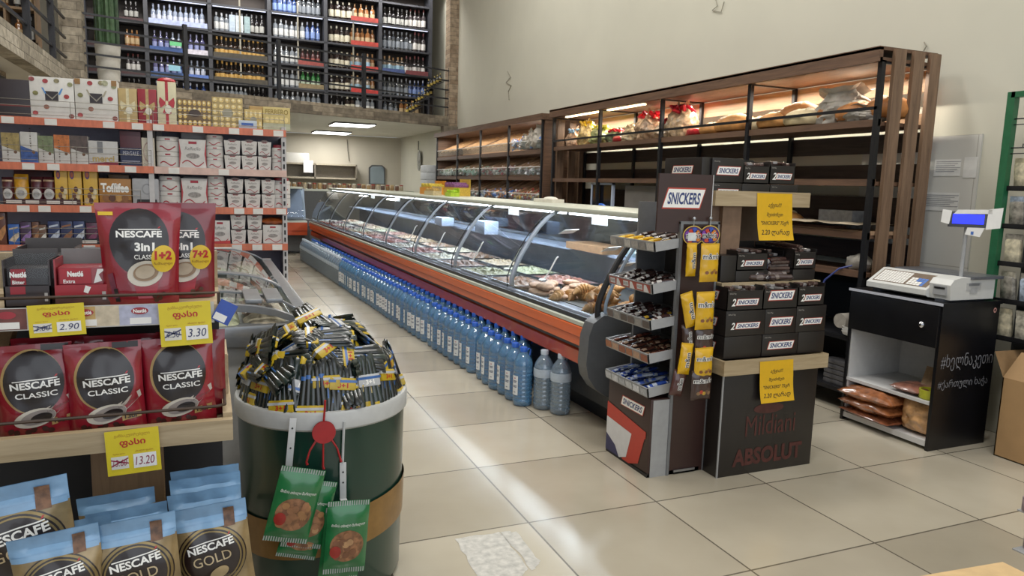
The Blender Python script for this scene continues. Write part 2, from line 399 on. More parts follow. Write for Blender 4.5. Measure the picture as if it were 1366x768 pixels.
# near end: bumper cheek, black arch, glass
ck = [(-.03, .47), (-.035, .40), (-.02, .33), (.03, .26), (.12, .20), (.30, .18), (.30, .66), (.06, .66), (.0, .62), (-.025, .55)]
MB().prism(ck, 'y', -.045, .05, M('#55575a', .4, var=.03)).build('end_bumper', ctr)
MB().tube([(arcpt(i / 12)[0] - .005, .0, arcpt(i / 12)[1]) for i in range(13)], .017, BLACK, n=8).build('end_arch', ctr)
MB().tube([(arcpt(i / 12)[0] + .05 + .01 * i / 12, .015, arcpt(i / 12)[1]) for i in range(11)], .009, ALU, n=6).build('end_arch_trim', ctr)
MB().add([(arcpt(i / 12)[0], .0, arcpt(i / 12)[1]) for i in range(13)] + [(.93, .0, 1.165), (.93, .0, .63)], [tuple(range(15))], GL).build('end_glass', ctr)
MB().box(.30, -.03, .10, .95, .03, .66, GREYP).box(.70, -.02, .66, .95, .03, 1.165, GREYP).build('end_panel', ctr)
area('counter_light', (2.36, 8.3, 1.13), (.08, 9.4), 85, (.86, .93, 1.))
# counter that turns the corner at the far end
c2 = thing('display_counter', 'short display counter turning the corner at the far end of the orange counter', 'display counter', (1.60, 13.42, 0), .022)
MB().box(-3.2, .2, .05, .1, .9, .62, GREYP).build('base_cabinet', c2)
MB().box(-3.2, 0, .43, .02, .2, .575, ORANGE_D).box(-3.2, .02, .35, .02, .2, .43, ORANGE_D).box(-3.2, 0, .575, .02, .2, .60, CREAMP).build('orange_bumper', c2)
MB().grid(lambda u, w: (-3.2 + 3.2 * u, arcpt(w)[0], arcpt(w)[1]), 1, 12, GL).build('glass_pane', c2)
for x in (-1.2, -.6, -.02): MB().grid(lambda u, w: (x - .02 + .04 * u, arcpt(w)[0] + .01, arcpt(w)[1]), 1, 12, ALU).build('glass_rib', c2)
MB().box(-3.2, .35, 1.165, .0, .96, 1.197, CREAMP).build('counter_top', c2)
MB().box(-3.2, .9, .62, .1, .94, 1.165, INNER).build('inner_back_wall', c2)

# ---------------------------------------------------------------- 5 litre water bottles in front of the counter
PET = glass('#9ccbee', .16, rough=.06, solid=.34, name='blue_plastic', body='#74b4e8')
PETC = glass('#d6e2ec', .16, rough=.06, solid=.32, name='clear_plastic', body='#a3bdd4')
CAPB = M('#2a5fc4', .35, var=.03); LBL = M('#dfe3e8', .5, var=.02); LBLK = M('#54607c', .5, var=0)
def bottle5(name, label, pet, cap, band):
    t = thing(name, label, 'water bottle')
    pr = [(.040, 0), (.056, .006), (.060, .018)]
    for k in range(8): z = .03 + k * .026; pr += [(.061, z), (.0615, z + .008), (.0585, z + .014), (.0585, z + .019)]
    pr += [(.061, .245), (.060, .262), (.052, .285), (.036, .310), (.024, .325), (.021, .335)]
    MB().lathe(pr, pet, n=18).build('bottle_body', t)
    MB().lathe([(.0235, .333), (.0235, .356), (.021, .36), (0, .361)], cap, n=14).build('cap', t)
    MB().tube([(.022, 0, .330), (.045, .005, .345), (.062, .008, .335), (.055, .006, .300)], .004, cap if band else pet, n=5).build('carry_handle', t)
    lb = MB(); fx = lambda u, w: (-.0625 * math.cos(u / .0625), -.0625 * math.sin(u / .0625), w)
    if band:
        lb.quad(-.024, .07, .024, .19, LBL, fx, 6, 1)
        f2 = lambda u, w: (-.0632 * math.cos(u / .0625), -.0632 * math.sin(u / .0625), w)
        for k, (zz, ww) in enumerate(((.172, .012), (.155, .030), (.147, .024), (.125, .034), (.117, .030), (.085, .014))):
            lb.quad(-ww / 2, zz, ww / 2, zz + .005, LBLK if k != 0 else TXT_R, f2, 4, 1)
    else:
        lb.lathe([(.0625, .20), (.0635, .205), (.0635, .245), (.0625, .25)], M('#aebccb', .3, var=.05), n=18)
    lb.build('paper_label' if band else 'plastic_band', t)
    return t
wb = bottle5('water_bottle', 'x', PET, CAPB, True); wc = bottle5('water_bottle', 'x', PETC, M('#b9c6d4', .35, var=.03), False)
wf = thing('water_bottle', 'x', 'water bottle')
ub = uc = False
def place_bottle(src, x, y, rz, label, group):
    global ub, uc
    o = src
    if src is wb and not ub: ub = True
    elif src is wc and not uc: uc = True
    else: o = dup(src)
    o.location = (x, y, 0); o.rotation_euler = (0, 0, rz); o['label'] = label; o['group'] = group
COL.objects.unlink(wf); bpy.data.objects.remove(wf)
place_bottle(wc, 1.895, 3.74, .4, 'clear water bottle without paper label nearest the snack stand, end of the row', 'clear water bottles at the near end of the row')
place_bottle(wc, 1.84, 3.86, .9, 'clear water bottle standing between the last clear bottle and the first blue bottle', 'clear water bottles at the near end of the row')
n = 0; y = 3.965; jr = random.Random(3)
while y < 9.3:
    n += 1; x = 1.755 - .036 * (y - 3.9)
    place_bottle(wb, x + jr.uniform(-.008, .008), y, .25 + jr.uniform(-.3, .3), 'blue water bottle, %s in the front row from the clear bottles' % nth(n), 'blue water bottles in the front row')
    y += (.19 if n in (6, 14) else .127)
n = 0; y = 4.28
while y < 9.3:
    n += 1; x = 1.90 - .036 * (y - 3.9)
    place_bottle(wb, x, y, jr.uniform(-.4, .4), 'blue water bottle, %s in the back row against the counter base' % nth(n), 'blue water bottles in the back row')
    y += .145
n = 0; y = 9.42
while y < 12.6:
    n += 1; x = 1.755 - .036 * (y - 3.9)
    place_bottle(wc, x, y, jr.uniform(-.5, .5), 'pale clear water bottle, %s past the blue bottles in the front row' % nth(n), 'clear water bottles at the far end of the front row')
    y += .14
n = 0; y = 9.45
while y < 12.6:
    n += 1
    place_bottle(wb, 1.90 - .036 * (y - 3.9), y, jr.uniform(-.5, .5), 'blue water bottle, %s behind the pale clear bottles at the far end' % nth(n), 'blue water bottles behind the clear ones')
    y += .2

# ---------------------------------------------------------------- pastries and trays inside the counter
CRO = M('#c08a50', .55, var=.18, scale=40., bump=.3); CRO2 = M('#a9733f', .55, var=.2, scale=40., bump=.3); PALE = M('#c9a184', .6, var=.15, scale=40., bump=.2)
def croissant(mt, L_=.085, r=.034):
    m = MB(); k = 17; pts = []; rs = []
    for i in range(k):
        t = i / (k - 1) * 2 - 1
        pts.append((t * L_, -.035 * t * t * 1.1 + .012, r * .75)); rs.append(max(.006, r * (1 - abs(t) ** 1.8) * (1 + .10 * (-1) ** i)))
    return m.tube(pts, rs, mt, n=10)
def bun(mt, rx=.055, ry=.045, rz=.03, sd=0):
    return MB().ball((0, 0, rz * .8), (rx, ry, rz), mt, 14, 9, lambda p: p * (1 + .12 * noise.noise(p * 30 + Vector((sd, 0, 0)))))
def ctrpt(x, y, z): a = .022; return (1.86 + x * math.cos(a) - y * math.sin(a), 3.36 + x * math.sin(a) + y * math.cos(a), z)
pr_ = random.Random(11); first = None; first2 = None
for k in range(22):
    x = .17 + pr_.random() * .40; y = .12 + pr_.random() * .62; z = .622 + (.045 if k > 11 else 0) + (.035 if k > 17 else 0)
    mt = CRO if k % 3 else CRO2
    if first is None: first = croissant(CRO).build('croissant'); o = first
    else: o = dup(first)
    o.location = ctrpt(x, y, z); o.rotation_euler = (pr_.uniform(-.3, .3), pr_.uniform(-.3, .3), pr_.uniform(0, 6.28))
    tag(o, 'golden croissant in the heap behind the glass nearest the snack stand', 'croissant', 'croissants heaped in the nearest bay of the glass counter')
for k in range(20):
    x = .14 + pr_.random() * .42; y = .72 + pr_.random() * .42; z = .617 + (.04 if k > 12 else 0)
    if first2 is None: first2 = bun(PALE, .06, .045, .022).build('pastry'); o = first2
    else: o = dup(first2)
    o.location = ctrpt(x, y, z); o.rotation_euler = (pr_.uniform(-.2, .2), 0, pr_.uniform(0, 6.28)); o.scale = (pr_.uniform(.85, 1.25), 1, pr_.uniform(.9, 1.2))
    tag(o, 'pale puffed pastry in the heap behind the croissants in the glass counter', 'pastry', 'pale pastries beside the croissants')
TRAYC = ['#7a563c', '#8a7352', '#87876a', '#a08468', '#66493c', '#86564a', '#aaa596', '#8a8f70', '#7e4e4a', '#9c8a70', '#b0aca2', '#705038', '#84504a', '#aca592', '#8a5650', '#a1826c']
def steel_tray(w_, d_, food, mound, sd, label):
    t = thing('food_tray', label, 'food tray')
    a, b = w_ / 2, d_ / 2; m = MB()
    m.box(-a, -b, 0, a, b, .004, CHROME)
    for q in ((-a, -b, -a + .006, b), (a - .006, -b, a, b), (-a, -b, a, -b + .006), (-a, b - .006, a, b)): m.box(q[0], q[1], 0, q[2], q[3], .038, CHROME)
    m.box(-a - .012, -b - .012, .036, a + .012, -b + .006, .040, CHROME).box(-a - .012, b - .006, .036, a + .012, b + .012, .040, CHROME).box(-a - .012, -b, .036, -a + .006, b, .040, CHROME).box(a - .006, -b, .036, a + .012, b, .040, CHROME)
    m.build('tray', t)
    f = MB().grid(lambda u, w: ((u - .5) * (w_ - .014), (w - .5) * (d_ - .014), .026 + mound * (1 - (2 * u - 1) ** 4) * (1 - (2 * w - 1) ** 4) * (.6 + .9 * noise.noise(Vector((u * 9 + sd, w * 9, sd))) + .35 * noise.noise(Vector((u * 25, w * 25, sd))))), 24, 24, M(food, .5, var=.25, scale=45., bump=.4))
    return t, f
ords = 0
for k in range(14):
    y = 1.38 + .60 * k; nm = TRAYC[k % len(TRAYC)]
    for row in range(2):
        ords += 1; x = .22 + .36 * row
        t, f = steel_tray(.30, .50, TRAYC[(k * 2 + row * 5) % len(TRAYC)], .035, k * 3.1 + row, 'steel food tray in the counter, %s row, %s from the pastry heap' % (('front', 'back')[row], nth(k + 1)))
        t.location = ctrpt(x, y, .617); t.rotation_euler = (0, 0, .022)
        tag(f.build('prepared_food', loc=ctrpt(x, y, .617), rotz=.022), 'prepared food filling the %s-row steel tray, %s from the pastry heap' % (('front', 'back')[row], nth(k + 1)), 'food', 'prepared food in the counter trays', 'stuff')
# serving tongs / spoons
for k, (x, y) in enumerate(((.42, 1.40), (.44, 2.1), (.36, 2.72), (.40, 3.9), (.45, 5.1))):
    q = ctrpt(x, y, .66)
    s = MB().tube([(0, 0, 0), (.03, -.02, .06), (.07, -.05, .16), (.08, -.055, .17)], .006, WHITE, n=6).ball((-.012, .005, -.004), (.03, .022, .008), WHITE, 10, 6)
    tag(s.build('serving_spoon', loc=q), 'white serving spoon standing in a food tray, %s from the pastry end' % nth(k + 1), 'spoon', 'white serving spoons in the trays')
# white paper cards hanging / lying inside the glass and blank cards under the top, brightness put in as emission
CARD = M('#f1f2f0', .5, var=.01)
for k, (a, lab) in enumerate((((.50, .62, .95), 'white paper card slanting on the inner shelf above the croissants'), ((.44, .35, .88), 'white paper card lying below the slanting card above the croissants'), ((.42, 1.05, 1.03), 'white paper card hung inside the glass over the pale pastries'))):
    q = ctrpt(*a)
    c = MB(); c.T = Matrix.Rotation(.5, 4, 'Z') @ Matrix.Rotation(-.5, 4, 'X'); c.box(-.085, -.03, 0, .085, .03, .003, CARD)
    tag(c.build('paper_card', loc=q), lab, 'paper card')
for k, y in enumerate((.55, 1.85, 5.3, 6.6)):
    q = ctrpt(.36, y, 1.105)
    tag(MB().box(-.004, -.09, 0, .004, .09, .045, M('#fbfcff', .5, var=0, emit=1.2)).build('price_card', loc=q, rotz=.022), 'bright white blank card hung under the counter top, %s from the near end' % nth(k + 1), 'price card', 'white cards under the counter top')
for k, (y, h_) in enumerate(((3.05, .12), (4.3, .09))):
    q = ctrpt(.62, y, .875)
    tag(MB().box(-.07, -.13, 0, .07, .13, h_, M('#a9b9d6', .4, var=.03), bev=.008).build('foam_box', loc=q), 'pale blue-white foam box on the inner shelf of the counter, %s along' % nth(k + 1), 'box')
# bags and packets heaped on the inner rear shelf of the counter
bagm = M('#b9cfd2', .25, var=.2, scale=25.)
for k, (y, s_) in enumerate(((.62, .09), (.85, .05))):
    q = ctrpt(.80, y, .872)
    tag(MB().ball((0, 0, s_ * .8), (s_, s_ * 1.2, s_), bagm, 16, 12, lambda p: p * (1 + .35 * noise.noise(p * 22))).build('plastic_bag', loc=q), 'crumpled pale green plastic bag on the inner counter shelf, %s' % ('larger one' if k == 0 else 'smaller one'), 'plastic bag')
tag(MB().box(-.12, -.28, 0, .1, .28, .05, M('#8a6848', .7, var=.1)).build('cardboard_sheet', loc=ctrpt(.80, 1.30, .872)), 'brown cardboard slab on the inner counter shelf beside the plastic bag', 'cardboard')

bk = thing('back_counter', 'grey work counter in the room under the mezzanine carrying a row of jars', 'counter', (1.5, 15.15, 0))
MB().box(-.2, 0, 0, 2.5, .6, 1.11, GREYP).build('cabinet', bk); MB().box(-.22, -.02, 1.11, 2.52, .62, 1.15, CREAMP).build('counter_top', bk)
# ---------------------------------------------------------------- things standing on the counter top
for k in range(24):
    px = -1.22 + k * .1
    j = MB().lathe([(.036, 0), (.042, .01), (.042, .085), (.034, .10)], M(['#8c6a44', '#a98a5e', '#6f4c3a', '#b3a48c', '#59463e'][k % 5], .35, var=.15, scale=40.), n=10).lathe([(.038, .10), (.038, .122), (0, .123)], M(['#c9b48a', '#d5d0c2', '#a33f34'][k % 3], .4, var=.03), n=10)
    tag(j.build('jar', loc=(px + 2.72, 15.3 + .03 * (k % 2), 1.15)), 'small lidded jar, %s in the row on the back counter' % nth(k + 1), 'jar', 'jars in a row on the back counter')
def sweetbox(label, loc, c1, c2, w_, d_, h_):
    t = thing('confectionery_box', label, 'display box', loc, .022)
    MB().box(-d_ / 2, -w_ / 2, 0, d_ / 2, w_ / 2, h_ * .55, M(c1, .4, var=.08, scale=60.)).box(d_ / 2 - .006, -w_ / 2, h_ * .55, d_ / 2, w_ / 2, h_ * 1.1, M(c1, .4, var=.08)).build('carton', t)
    for i in range(6):
        pk = MB().box(-d_ / 2 + .01, -w_ / 2 + .01 + i * (w_ - .02) / 6, h_ * .56, d_ / 2 - .02, -w_ / 2 + .006 + (i + 1) * (w_ - .02) / 6, h_ * (.78 + .1 * (i % 2)), M(c2, .35, var=.2, scale=80.), bev=.006)
        tag(pk.build('sweet_packet', loc=loc, rotz=.022), 'packet standing in the ' + label.split(' on ')[0].split(' beside')[0], 'packet', 'packets in the ' + label)
    return t
sweetbox('orange and purple confectionery display box on the counter top, nearest the candy rack side', (2.58, 7.85, 1.197), '#c9a43c', '#7d4a78', .34, .20, .17)
sweetbox('yellow-orange confectionery display box on the counter top, farther one', (2.52, 8.60, 1.197), '#d98d22', '#c8b03a', .42, .20, .15)
sweetbox('lime green bag display on the counter top beside the orange boxes', (2.40, 7.45, 1.197), '#a9c62a', '#9bbf20', .18, .10, .08)
sweetbox('low box of yellow packets on the counter top in front of the yellow-orange box', (2.36, 8.05, 1.197), '#c7b48a', '#b8954e', .34, .10, .09)
tag(MB().box(-.05, -.18, 0, .06, .18, .03, M('#d8d2c4', .8, var=.05)).ball((0, -.05, .03), (.05, .1, .02), M('#d8d2c4', .8, var=.05)).build('folded_cloth', loc=(2.66, 5.62, 1.197), rotz=.022), 'folded white cloth lying on the counter top in front of the bread rack', 'cloth')

# ---------------------------------------------------------------- bread rack on the right wall
WD = wood('#4b3527', '#6b4e3a', 'y'); WDX = wood('#4b3527', '#6b4e3a', 'x'); WDZ = wood('#5c4635', '#836750', 'z'); WDK = wood('#2b1f19', '#40302a', 'y'); WDL = wood('#8f7053', '#b29172', 'y')
IRON = M('#1d1d20', .45, metal=.4, var=.04)
WARM = M('#ffe2b0', .5, var=0, emit=7.)
br = thing('bread_rack', 'tall dark wooden bread rack with open slat ends against the right wall', 'rack', (3.6, 3.175, 0))
BL = 4.325
MB().box(-.04, -.01, 2.09, .42, BL + .03, 2.115, WD).box(-.05, -.01, 2.09, -.02, BL + .04, 2.17, WD).box(-.05, -.01, 2.155, .42, BL + .04, 2.175, WD).build('cornice', br)
SHZ = [1.735, 1.39, 1.075, .845, .45, .12]
for k, z in enumerate(SHZ): MB().box(.0, .0, z, .40, BL, z + .022, WD if k < 4 else IRON).box(-.01, -.01, z - .005, .015, BL, z + (.035 if k < 4 else .02), WD if k < 4 else IRON).build('shelf', br)
for x in (.05, .20, .335): MB().box(x, -.035, .05, x + .085, -.012, 2.165, WDZ).build('end_board', br)
for x in (.05, .20, .335): MB().box(x, BL + .012, .05, x + .085, BL + .035, 2.10, WDZ).build('end_board', br)
POSTY = [-.01, 1.09, 2.19, 3.26, BL - .02]
for y in POSTY:
    MB().box(-.02, y, 0, .01, y + .03, 2.10, IRON).build('front_post', br)
    MB().box(.385, y, 0, .41, y + .03, 2.10, IRON).build('rear_post', br)
    MB().box(.0, y, 2.08, .40, y + .025, 2.095, IRON).build('cross_bar', br)
for z in (1.825,): MB().box(-.02, 0, z, -.005, BL, z + .018, IRON).build('guard_bar', br)
for z0, z1, mt in ((1.96, 2.085, WDL), (1.76, 1.83, WDL), (1.60, 1.72, WDK), (1.40, 1.53, WDK), (1.14, 1.32, WDK), (.9, 1.03, WDK), (.48, .80, IRON), (.14, .42, IRON)):
    MB().box(.415, 0, z0, .43, BL, z1, mt).build('back_slat', br)
MB().box(.02, 2.55, 2.078, .05, 3.2, 2.09, WARM).box(.02, 3.35, 2.078, .05, 4.1, 2.09, WARM).build('light_strip', br)
area('rack_light', (3.86, 5.3, 2.05), (.04, 4.2), 44, (1., .91, .77))
# loaves
CR1 = M('#b5743a', .6, var=.2, scale=12., bump=.2); CR2 = M('#c98c4d', .6, var=.18, scale=12., bump=.2); CRW = M('#d8c49a', .7, var=.12, scale=16., bump=.3); FLOURED = M('#cbb78f', .8, var=.15, scale=20.)
def loaf(mt, rx, ry, rz, slashes=3, sd=0):
    m = MB().ball((0, 0, rz * .9), (rx, ry, rz), mt, 20, 12, lambda p: Vector((p.x, p.y, max(p.z, -rz * .55))) * (1 + .08 * noise.noise(p * 14 + Vector((sd, 0, 0)))))
    for k in range(slashes):
        y = (k - (slashes - 1) / 2) * ry * .5
        m.tube([(-rx * .5 + i * rx * .2, y + .02 * (i - 2.5) / 2.5, rz * 1.86 - .4 * rz * ((i - 2.5) / 2.5) ** 2 * .6) for i in range(6)], .009, CRW, n=6)
    return m
bz = 1.757
BRD = [(4.60, .12, .20, .07, CR2, 'golden loaf on the top rack shelf, first right of the red bags'), (4.33, .11, .17, .055, CRW, 'pale floured loaf on the top rack shelf beside the golden loaf'),
       (4.12, .12, .16, .06, CR2, 'small brown loaf on the top rack shelf beside a front post'), (3.98, .13, .17, .085, CR1, 'tall brown loaf on the top rack shelf just past the middle post'),
       (3.86, .12, .15, .06, CRW, 'long pale loaf on the top rack shelf in front of the tall brown loaf'), (3.66, .12, .14, .07, CR1, 'brown loaf half wrapped in paper on the top rack shelf'),
       (3.46, .12, .13, .065, CR1, 'brown loaf beside the white cloth bag on the top rack shelf'), (3.28, .12, .13, .075, CR1, 'brown loaf at the end of the top rack shelf behind the white bag'),
       (4.85, .11, .14, .05, CR2, 'small golden loaf on the top rack shelf next to the red ribbon')]
for k, (y, rx, ry, rz, mt, lab) in enumerate(BRD):
    o = tag(loaf(mt, rx * 1.05, ry * 1.05, rz * 1.2, 2, k * 7).build('bread_loaf', loc=(3.745 + .04 * (k % 2) - (.03 if 'front' in lab else 0), y, bz)), lab, 'bread', 'loaves on the top shelf of the bread rack')
PAPER = M('#b5aa9a', .8, var=.08, scale=14., bump=.5); TISSUE = M('#aaa398', .75, var=.1, scale=16., bump=.6)
def sack(rx, ry, h, mt, sd=0, neck=.28):
    def f(u, w):
        a = 2 * PI * u; q = (1 - (2 * w - .75) ** 2 * .5) if w < .62 else (neck + (1 - neck) * max(0, (1 - w) / .38) ** 1.4 * .93)
        n_ = 1 + .30 * noise.noise(Vector((math.cos(a) * 1.8 + sd, math.sin(a) * 1.8, w * 3))) + .16 * noise.noise(Vector((math.cos(a) * 5 + sd, math.sin(a) * 5, w * 9)))
        if w > .86: q = neck * (1 + (w - .86) * 5)
        return (rx * q * n_ * math.cos(a), ry * q * n_ * math.sin(a), max(0, h * w * (1 + .25 * noise.noise(Vector((math.cos(a) * 1.5 + sd * 2, math.sin(a) * 1.5, 3.))))))
    return MB().grid(f, 44, 26, mt)
tag(sack(.13, .20, .24, TISSUE, 2, .55).build('bread_bag', loc=(3.78, 3.62, bz)), 'crumpled white paper bag standing tall on the top rack shelf', 'bag')
tag(sack(.12, .15, .11, TISSUE, 9, .4).build('bread_bag', loc=(3.73, 3.40, bz)), 'low crumpled white bag at the near end of the top rack shelf', 'bag')
tag(sack(.10, .14, .15, PAPER, 5, .4).build('bread_bag', loc=(3.86, 3.90, bz)), 'low pinkish paper bag behind the tall white bag on the rack', 'bag')
# gift bags with bows
FOIL = glass('#e8e2d2', .25, rough=.12, solid=.55, body='#b39c78', name='cellophane')
def giftbag(label, loc, rx, h, body, bow, sd=0):
    t = thing('gift_bag', label, 'gift bag', loc)
    sack(rx, rx * 1.1, h, body, sd, .22).build('wrapping', t)
    b = MB(); bm_ = M(bow, .3, var=.12, scale=40., coat=.3)
    for k in range(7):
        a = k * .9 + sd; r = rx * .8
        b.tube([(0, 0, h * .80), (r * .6 * math.cos(a), r * .6 * math.sin(a), h * .95), (r * math.cos(a + .3), r * math.sin(a + .3), h * (.83 + .14 * (k % 2))), (r * .5 * math.cos(a + .6), r * .5 * math.sin(a + .6), h * .78), (0, 0, h * .79)], rx * .14, bm_, n=6)
    b.build('bow', t); return t
GB = [(7.30, .11, .24, '#c5a184', '#8fb9dd', 'gift bag with a pale blue bow at the far end of the top rack shelf'), (7.02, .12, .32, '#b9a06a', '#d8b21f', 'tall gift bag with a golden yellow bow on the rack'),
      (6.70, .14, .24, '#9aa06a', '#d6cf33', 'gift bag with a lime yellow bow on the rack'), (6.40, .12, .18, '#5f6a4a', '#c2202c', 'low gift bag with a red bow near the second front post'),
      (6.10, .13, .20, '#c8b492', '#c9ba9a', 'plain cream wrapped gift bag with cream bow on the rack'), (5.80, .16, .32, '#b79778', '#d0182a', 'gift bag with the largest bright red bow on the rack'),
      (5.50, .14, .22, '#c3a988', '#b01a28', 'gift bag with a dark red bow right of the largest red bow'), (5.32, .15, .34, '#bda07c', '#c8162c', 'tall gift bag with a red tufted bow beside the middle front post')]
for k, (y, rx, h, c, bw_, lab) in enumerate(GB): giftbag(lab, (3.76, y, bz), rx * .85, h * .86, M(c, .35, var=.25, scale=30., coat=.3), bw_, k * 1.7)
for k, (y, lab) in enumerate(((5.05, 'red wrapped packet lying on the rack between bows and loaves'), (6.25, 'red wrapped packet hanging over the shelf edge by the second post'))):
    tag(MB().ball((0, 0, .04), (.07, .12, .04), M('#b8202a', .3, var=.2, scale=30., coat=.4), 16, 10, lambda p: p * (1 + .3 * noise.noise(p * 18))).build('wrapped_packet', loc=(3.72, y, bz)), lab, 'packet')
# lower shelves
for k, y in enumerate((4.55, 4.75, 4.95, 5.15)):
    tag(loaf(CR2, .10, .10, .055, 2, k).build('bread_loaf', loc=(3.78, y + .35, 1.097)), 'golden loaf on the shelf just above the counter top, %s from the sign side' % nth(k + 1), 'bread', 'golden loaves on the lower rack shelf')
tag(loaf(CR2, .13, .12, .06, 3, 21).build('bread_loaf', loc=(3.75, 4.02, 1.097)), 'round golden loaf seen behind the carton tower', 'bread')
tag(loaf(FLOURED, .12, .27, .06, 5, 12).build('bread_loaf', loc=(3.74, 4.62, 1.412)), 'long pale braided loaf on the second rack shelf behind the sign', 'bread')
tag(MB().box(-.12, -.45, 0, .12, .40, .02, WDL).box(-.1, -.1, .02, .1, .3, .035, M('#6e4a38', .8)).build('bread_board', loc=(3.76, 3.62, 1.097)), 'wooden bread board lying on the shelf right of the yellow card', 'board')
tag(MB().grid(lambda u, w: (-.20 + .36 * u, -.35 + .75 * w, .04 + .015 * noise.noise(Vector((u * 4, w * 7, 1)))), 8, 14, M('#b9a98f', .8, var=.06)).build('wrapping_paper', loc=(3.75, 3.60, 1.115)), 'sheet of beige wrapping paper on the bread board', 'paper')
tag(MB().box(-.1, -.14, 0, .02, .14, .13, M('#8d8f92', .5, var=.12)).build('plastic_tray', loc=(3.9, 3.62, 1.10)), 'grey plastic tray leaning at the back of the shelf behind the wrapping paper', 'tray')
tag(MB().ball((0, 0, .05), (.06, .085, .055), TISSUE, 18, 12, lambda p: p * (1 + .35 * noise.noise(p * 25))).build('plastic_bag', loc=(3.70, 3.30, .867)), 'crumpled white plastic bag on the low rack shelf beside the scale', 'plastic bag')
cab = MB().tube([(3.62, 3.28, .905), (3.58, 3.34, .88), (3.555, 3.42, .80), (3.55, 3.46, .70), (3.56, 3.50, .55)], .006, M('#33407f', .4, var=0), n=6)
tag(cab.build('power_cable'), 'blue cable hanging down from the white plastic bag on the rack', 'cable')
tag(MB().tube([(0, 0, 0), (.30, .02, 0)], .045, M('#9b9489', .7), n=14).build('paper_roll', loc=(3.58, 3.30, .56)), 'roll of pale paper on the dark shelf beside the black cabinet', 'paper roll')
for k in range(3): tag(MB().lathe([(.06, 0), (.09, .01), (.10, .03), (.096, .03), (.085, .014), (0, .012)], WHITE, n=18).build('foam_bowl', loc=(3.66, 3.22, .473 + .016 * k)), 'white foam bowl stacked on the dark shelf beside the cabinet, %s from below' % nth(k + 1), 'bowl', 'white foam bowls stacked beside the cabinet')
for k in range(5): tag(MB().box(-.12, -.13, 0, .12, .13, .03, M('#4b4a4c', .3, var=.2, scale=20.), bev=.008).build('folded_sack', loc=(3.74, 3.30, .142 + .032 * k)), 'dark folded sack in the stack at the foot of the bread rack, %s from below' % nth(k + 1), 'sack', 'dark sacks stacked at the foot of the bread rack')
# framed dark board and grey cabinet panel seen behind the far end of the counter
fb = thing('framed_board', 'dark board in a thin silver frame standing on the counter-height rack shelf', 'board', (3.62, 6.40, 1.10))
MB().box(0, -.20, 0, .02, .20, .26, M('#14151c', .12, var=.1, scale=8.)).build('panel', fb)
MB().box(-.008, -.215, 0, .02, -.195, .28, ALU).box(-.008, .195, 0, .02, .215, .28, ALU).box(-.008, -.215, .262, .02, .215, .28, ALU).build('frame', fb)
MB().tube([(-.006, .12 * math.cos(PI * i / 10), .06 * math.sin(PI * i / 10) + .01) for i in range(11)], .009, M('#3f6fd0', .4, emit=.4), n=5).build('blue_arc', fb)
tag(MB().box(0, -.28, 0, .25, .28, .26, M('#77726c', .5, var=.1, scale=4.)).build('grey_case', loc=(3.66, 5.75, 1.10)), 'plain grey case standing right of the framed dark board', 'case')

# ---------------------------------------------------------------- sweets rack beyond the bread rack
cr = thing('candy_rack', 'dark wooden pick-and-mix rack with clear fronted bins beyond the bread rack', 'rack', (3.6, 7.80, 0))
CLN = 4.22
MB().box(-.05, -.06, 2.09, .48, CLN + .05, 2.16, WD).build('roof_board', cr)
MB().box(0, -.05, .5, .45, 0, 2.09, WDX).build('side_panel', cr); MB().box(0, CLN, .5, .45, CLN + .04, 2.09, WDX).build('side_panel', cr)
MB().box(.45, -.05, .5, .47, CLN + .04, 2.09, WDL).build('back_panel', cr)
ROWZ = [1.76, 1.45, 1.13, .80]
for z in ROWZ: MB().box(-.01, 0, z - .05, .45, CLN, z, WD).build('shelf', cr)
CP = [-.02, 1.01, 2.07, 3.11, CLN - .01]
for y in CP: MB().box(-.02, y, .5, .005, y + .03, 2.09, IRON).build('front_post', cr)
ACR = glass('#eef2f2', .03, solid=.07, body='#cfd4d4', fres=.12)
CANDY = [['#5d83c9', '#d0d4de', '#d78a4a'], ['#a9b9b0', '#d5d5cf', '#8aa07f'], ['#c9c9c4', '#a6746b', '#8ea6a8'], ['#b8a7b0', '#cfcfd4', '#7a8f86'], ['#a33d38', '#d6d2c8', '#6f8a6a'], ['#c7c5bf', '#993c48', '#9fb0ae'], ['#9c2f2c', '#c9a34d', '#d3d0c8'], ['#a8c8b8', '#c5cdd2', '#bfa9a0']]
ci = 0
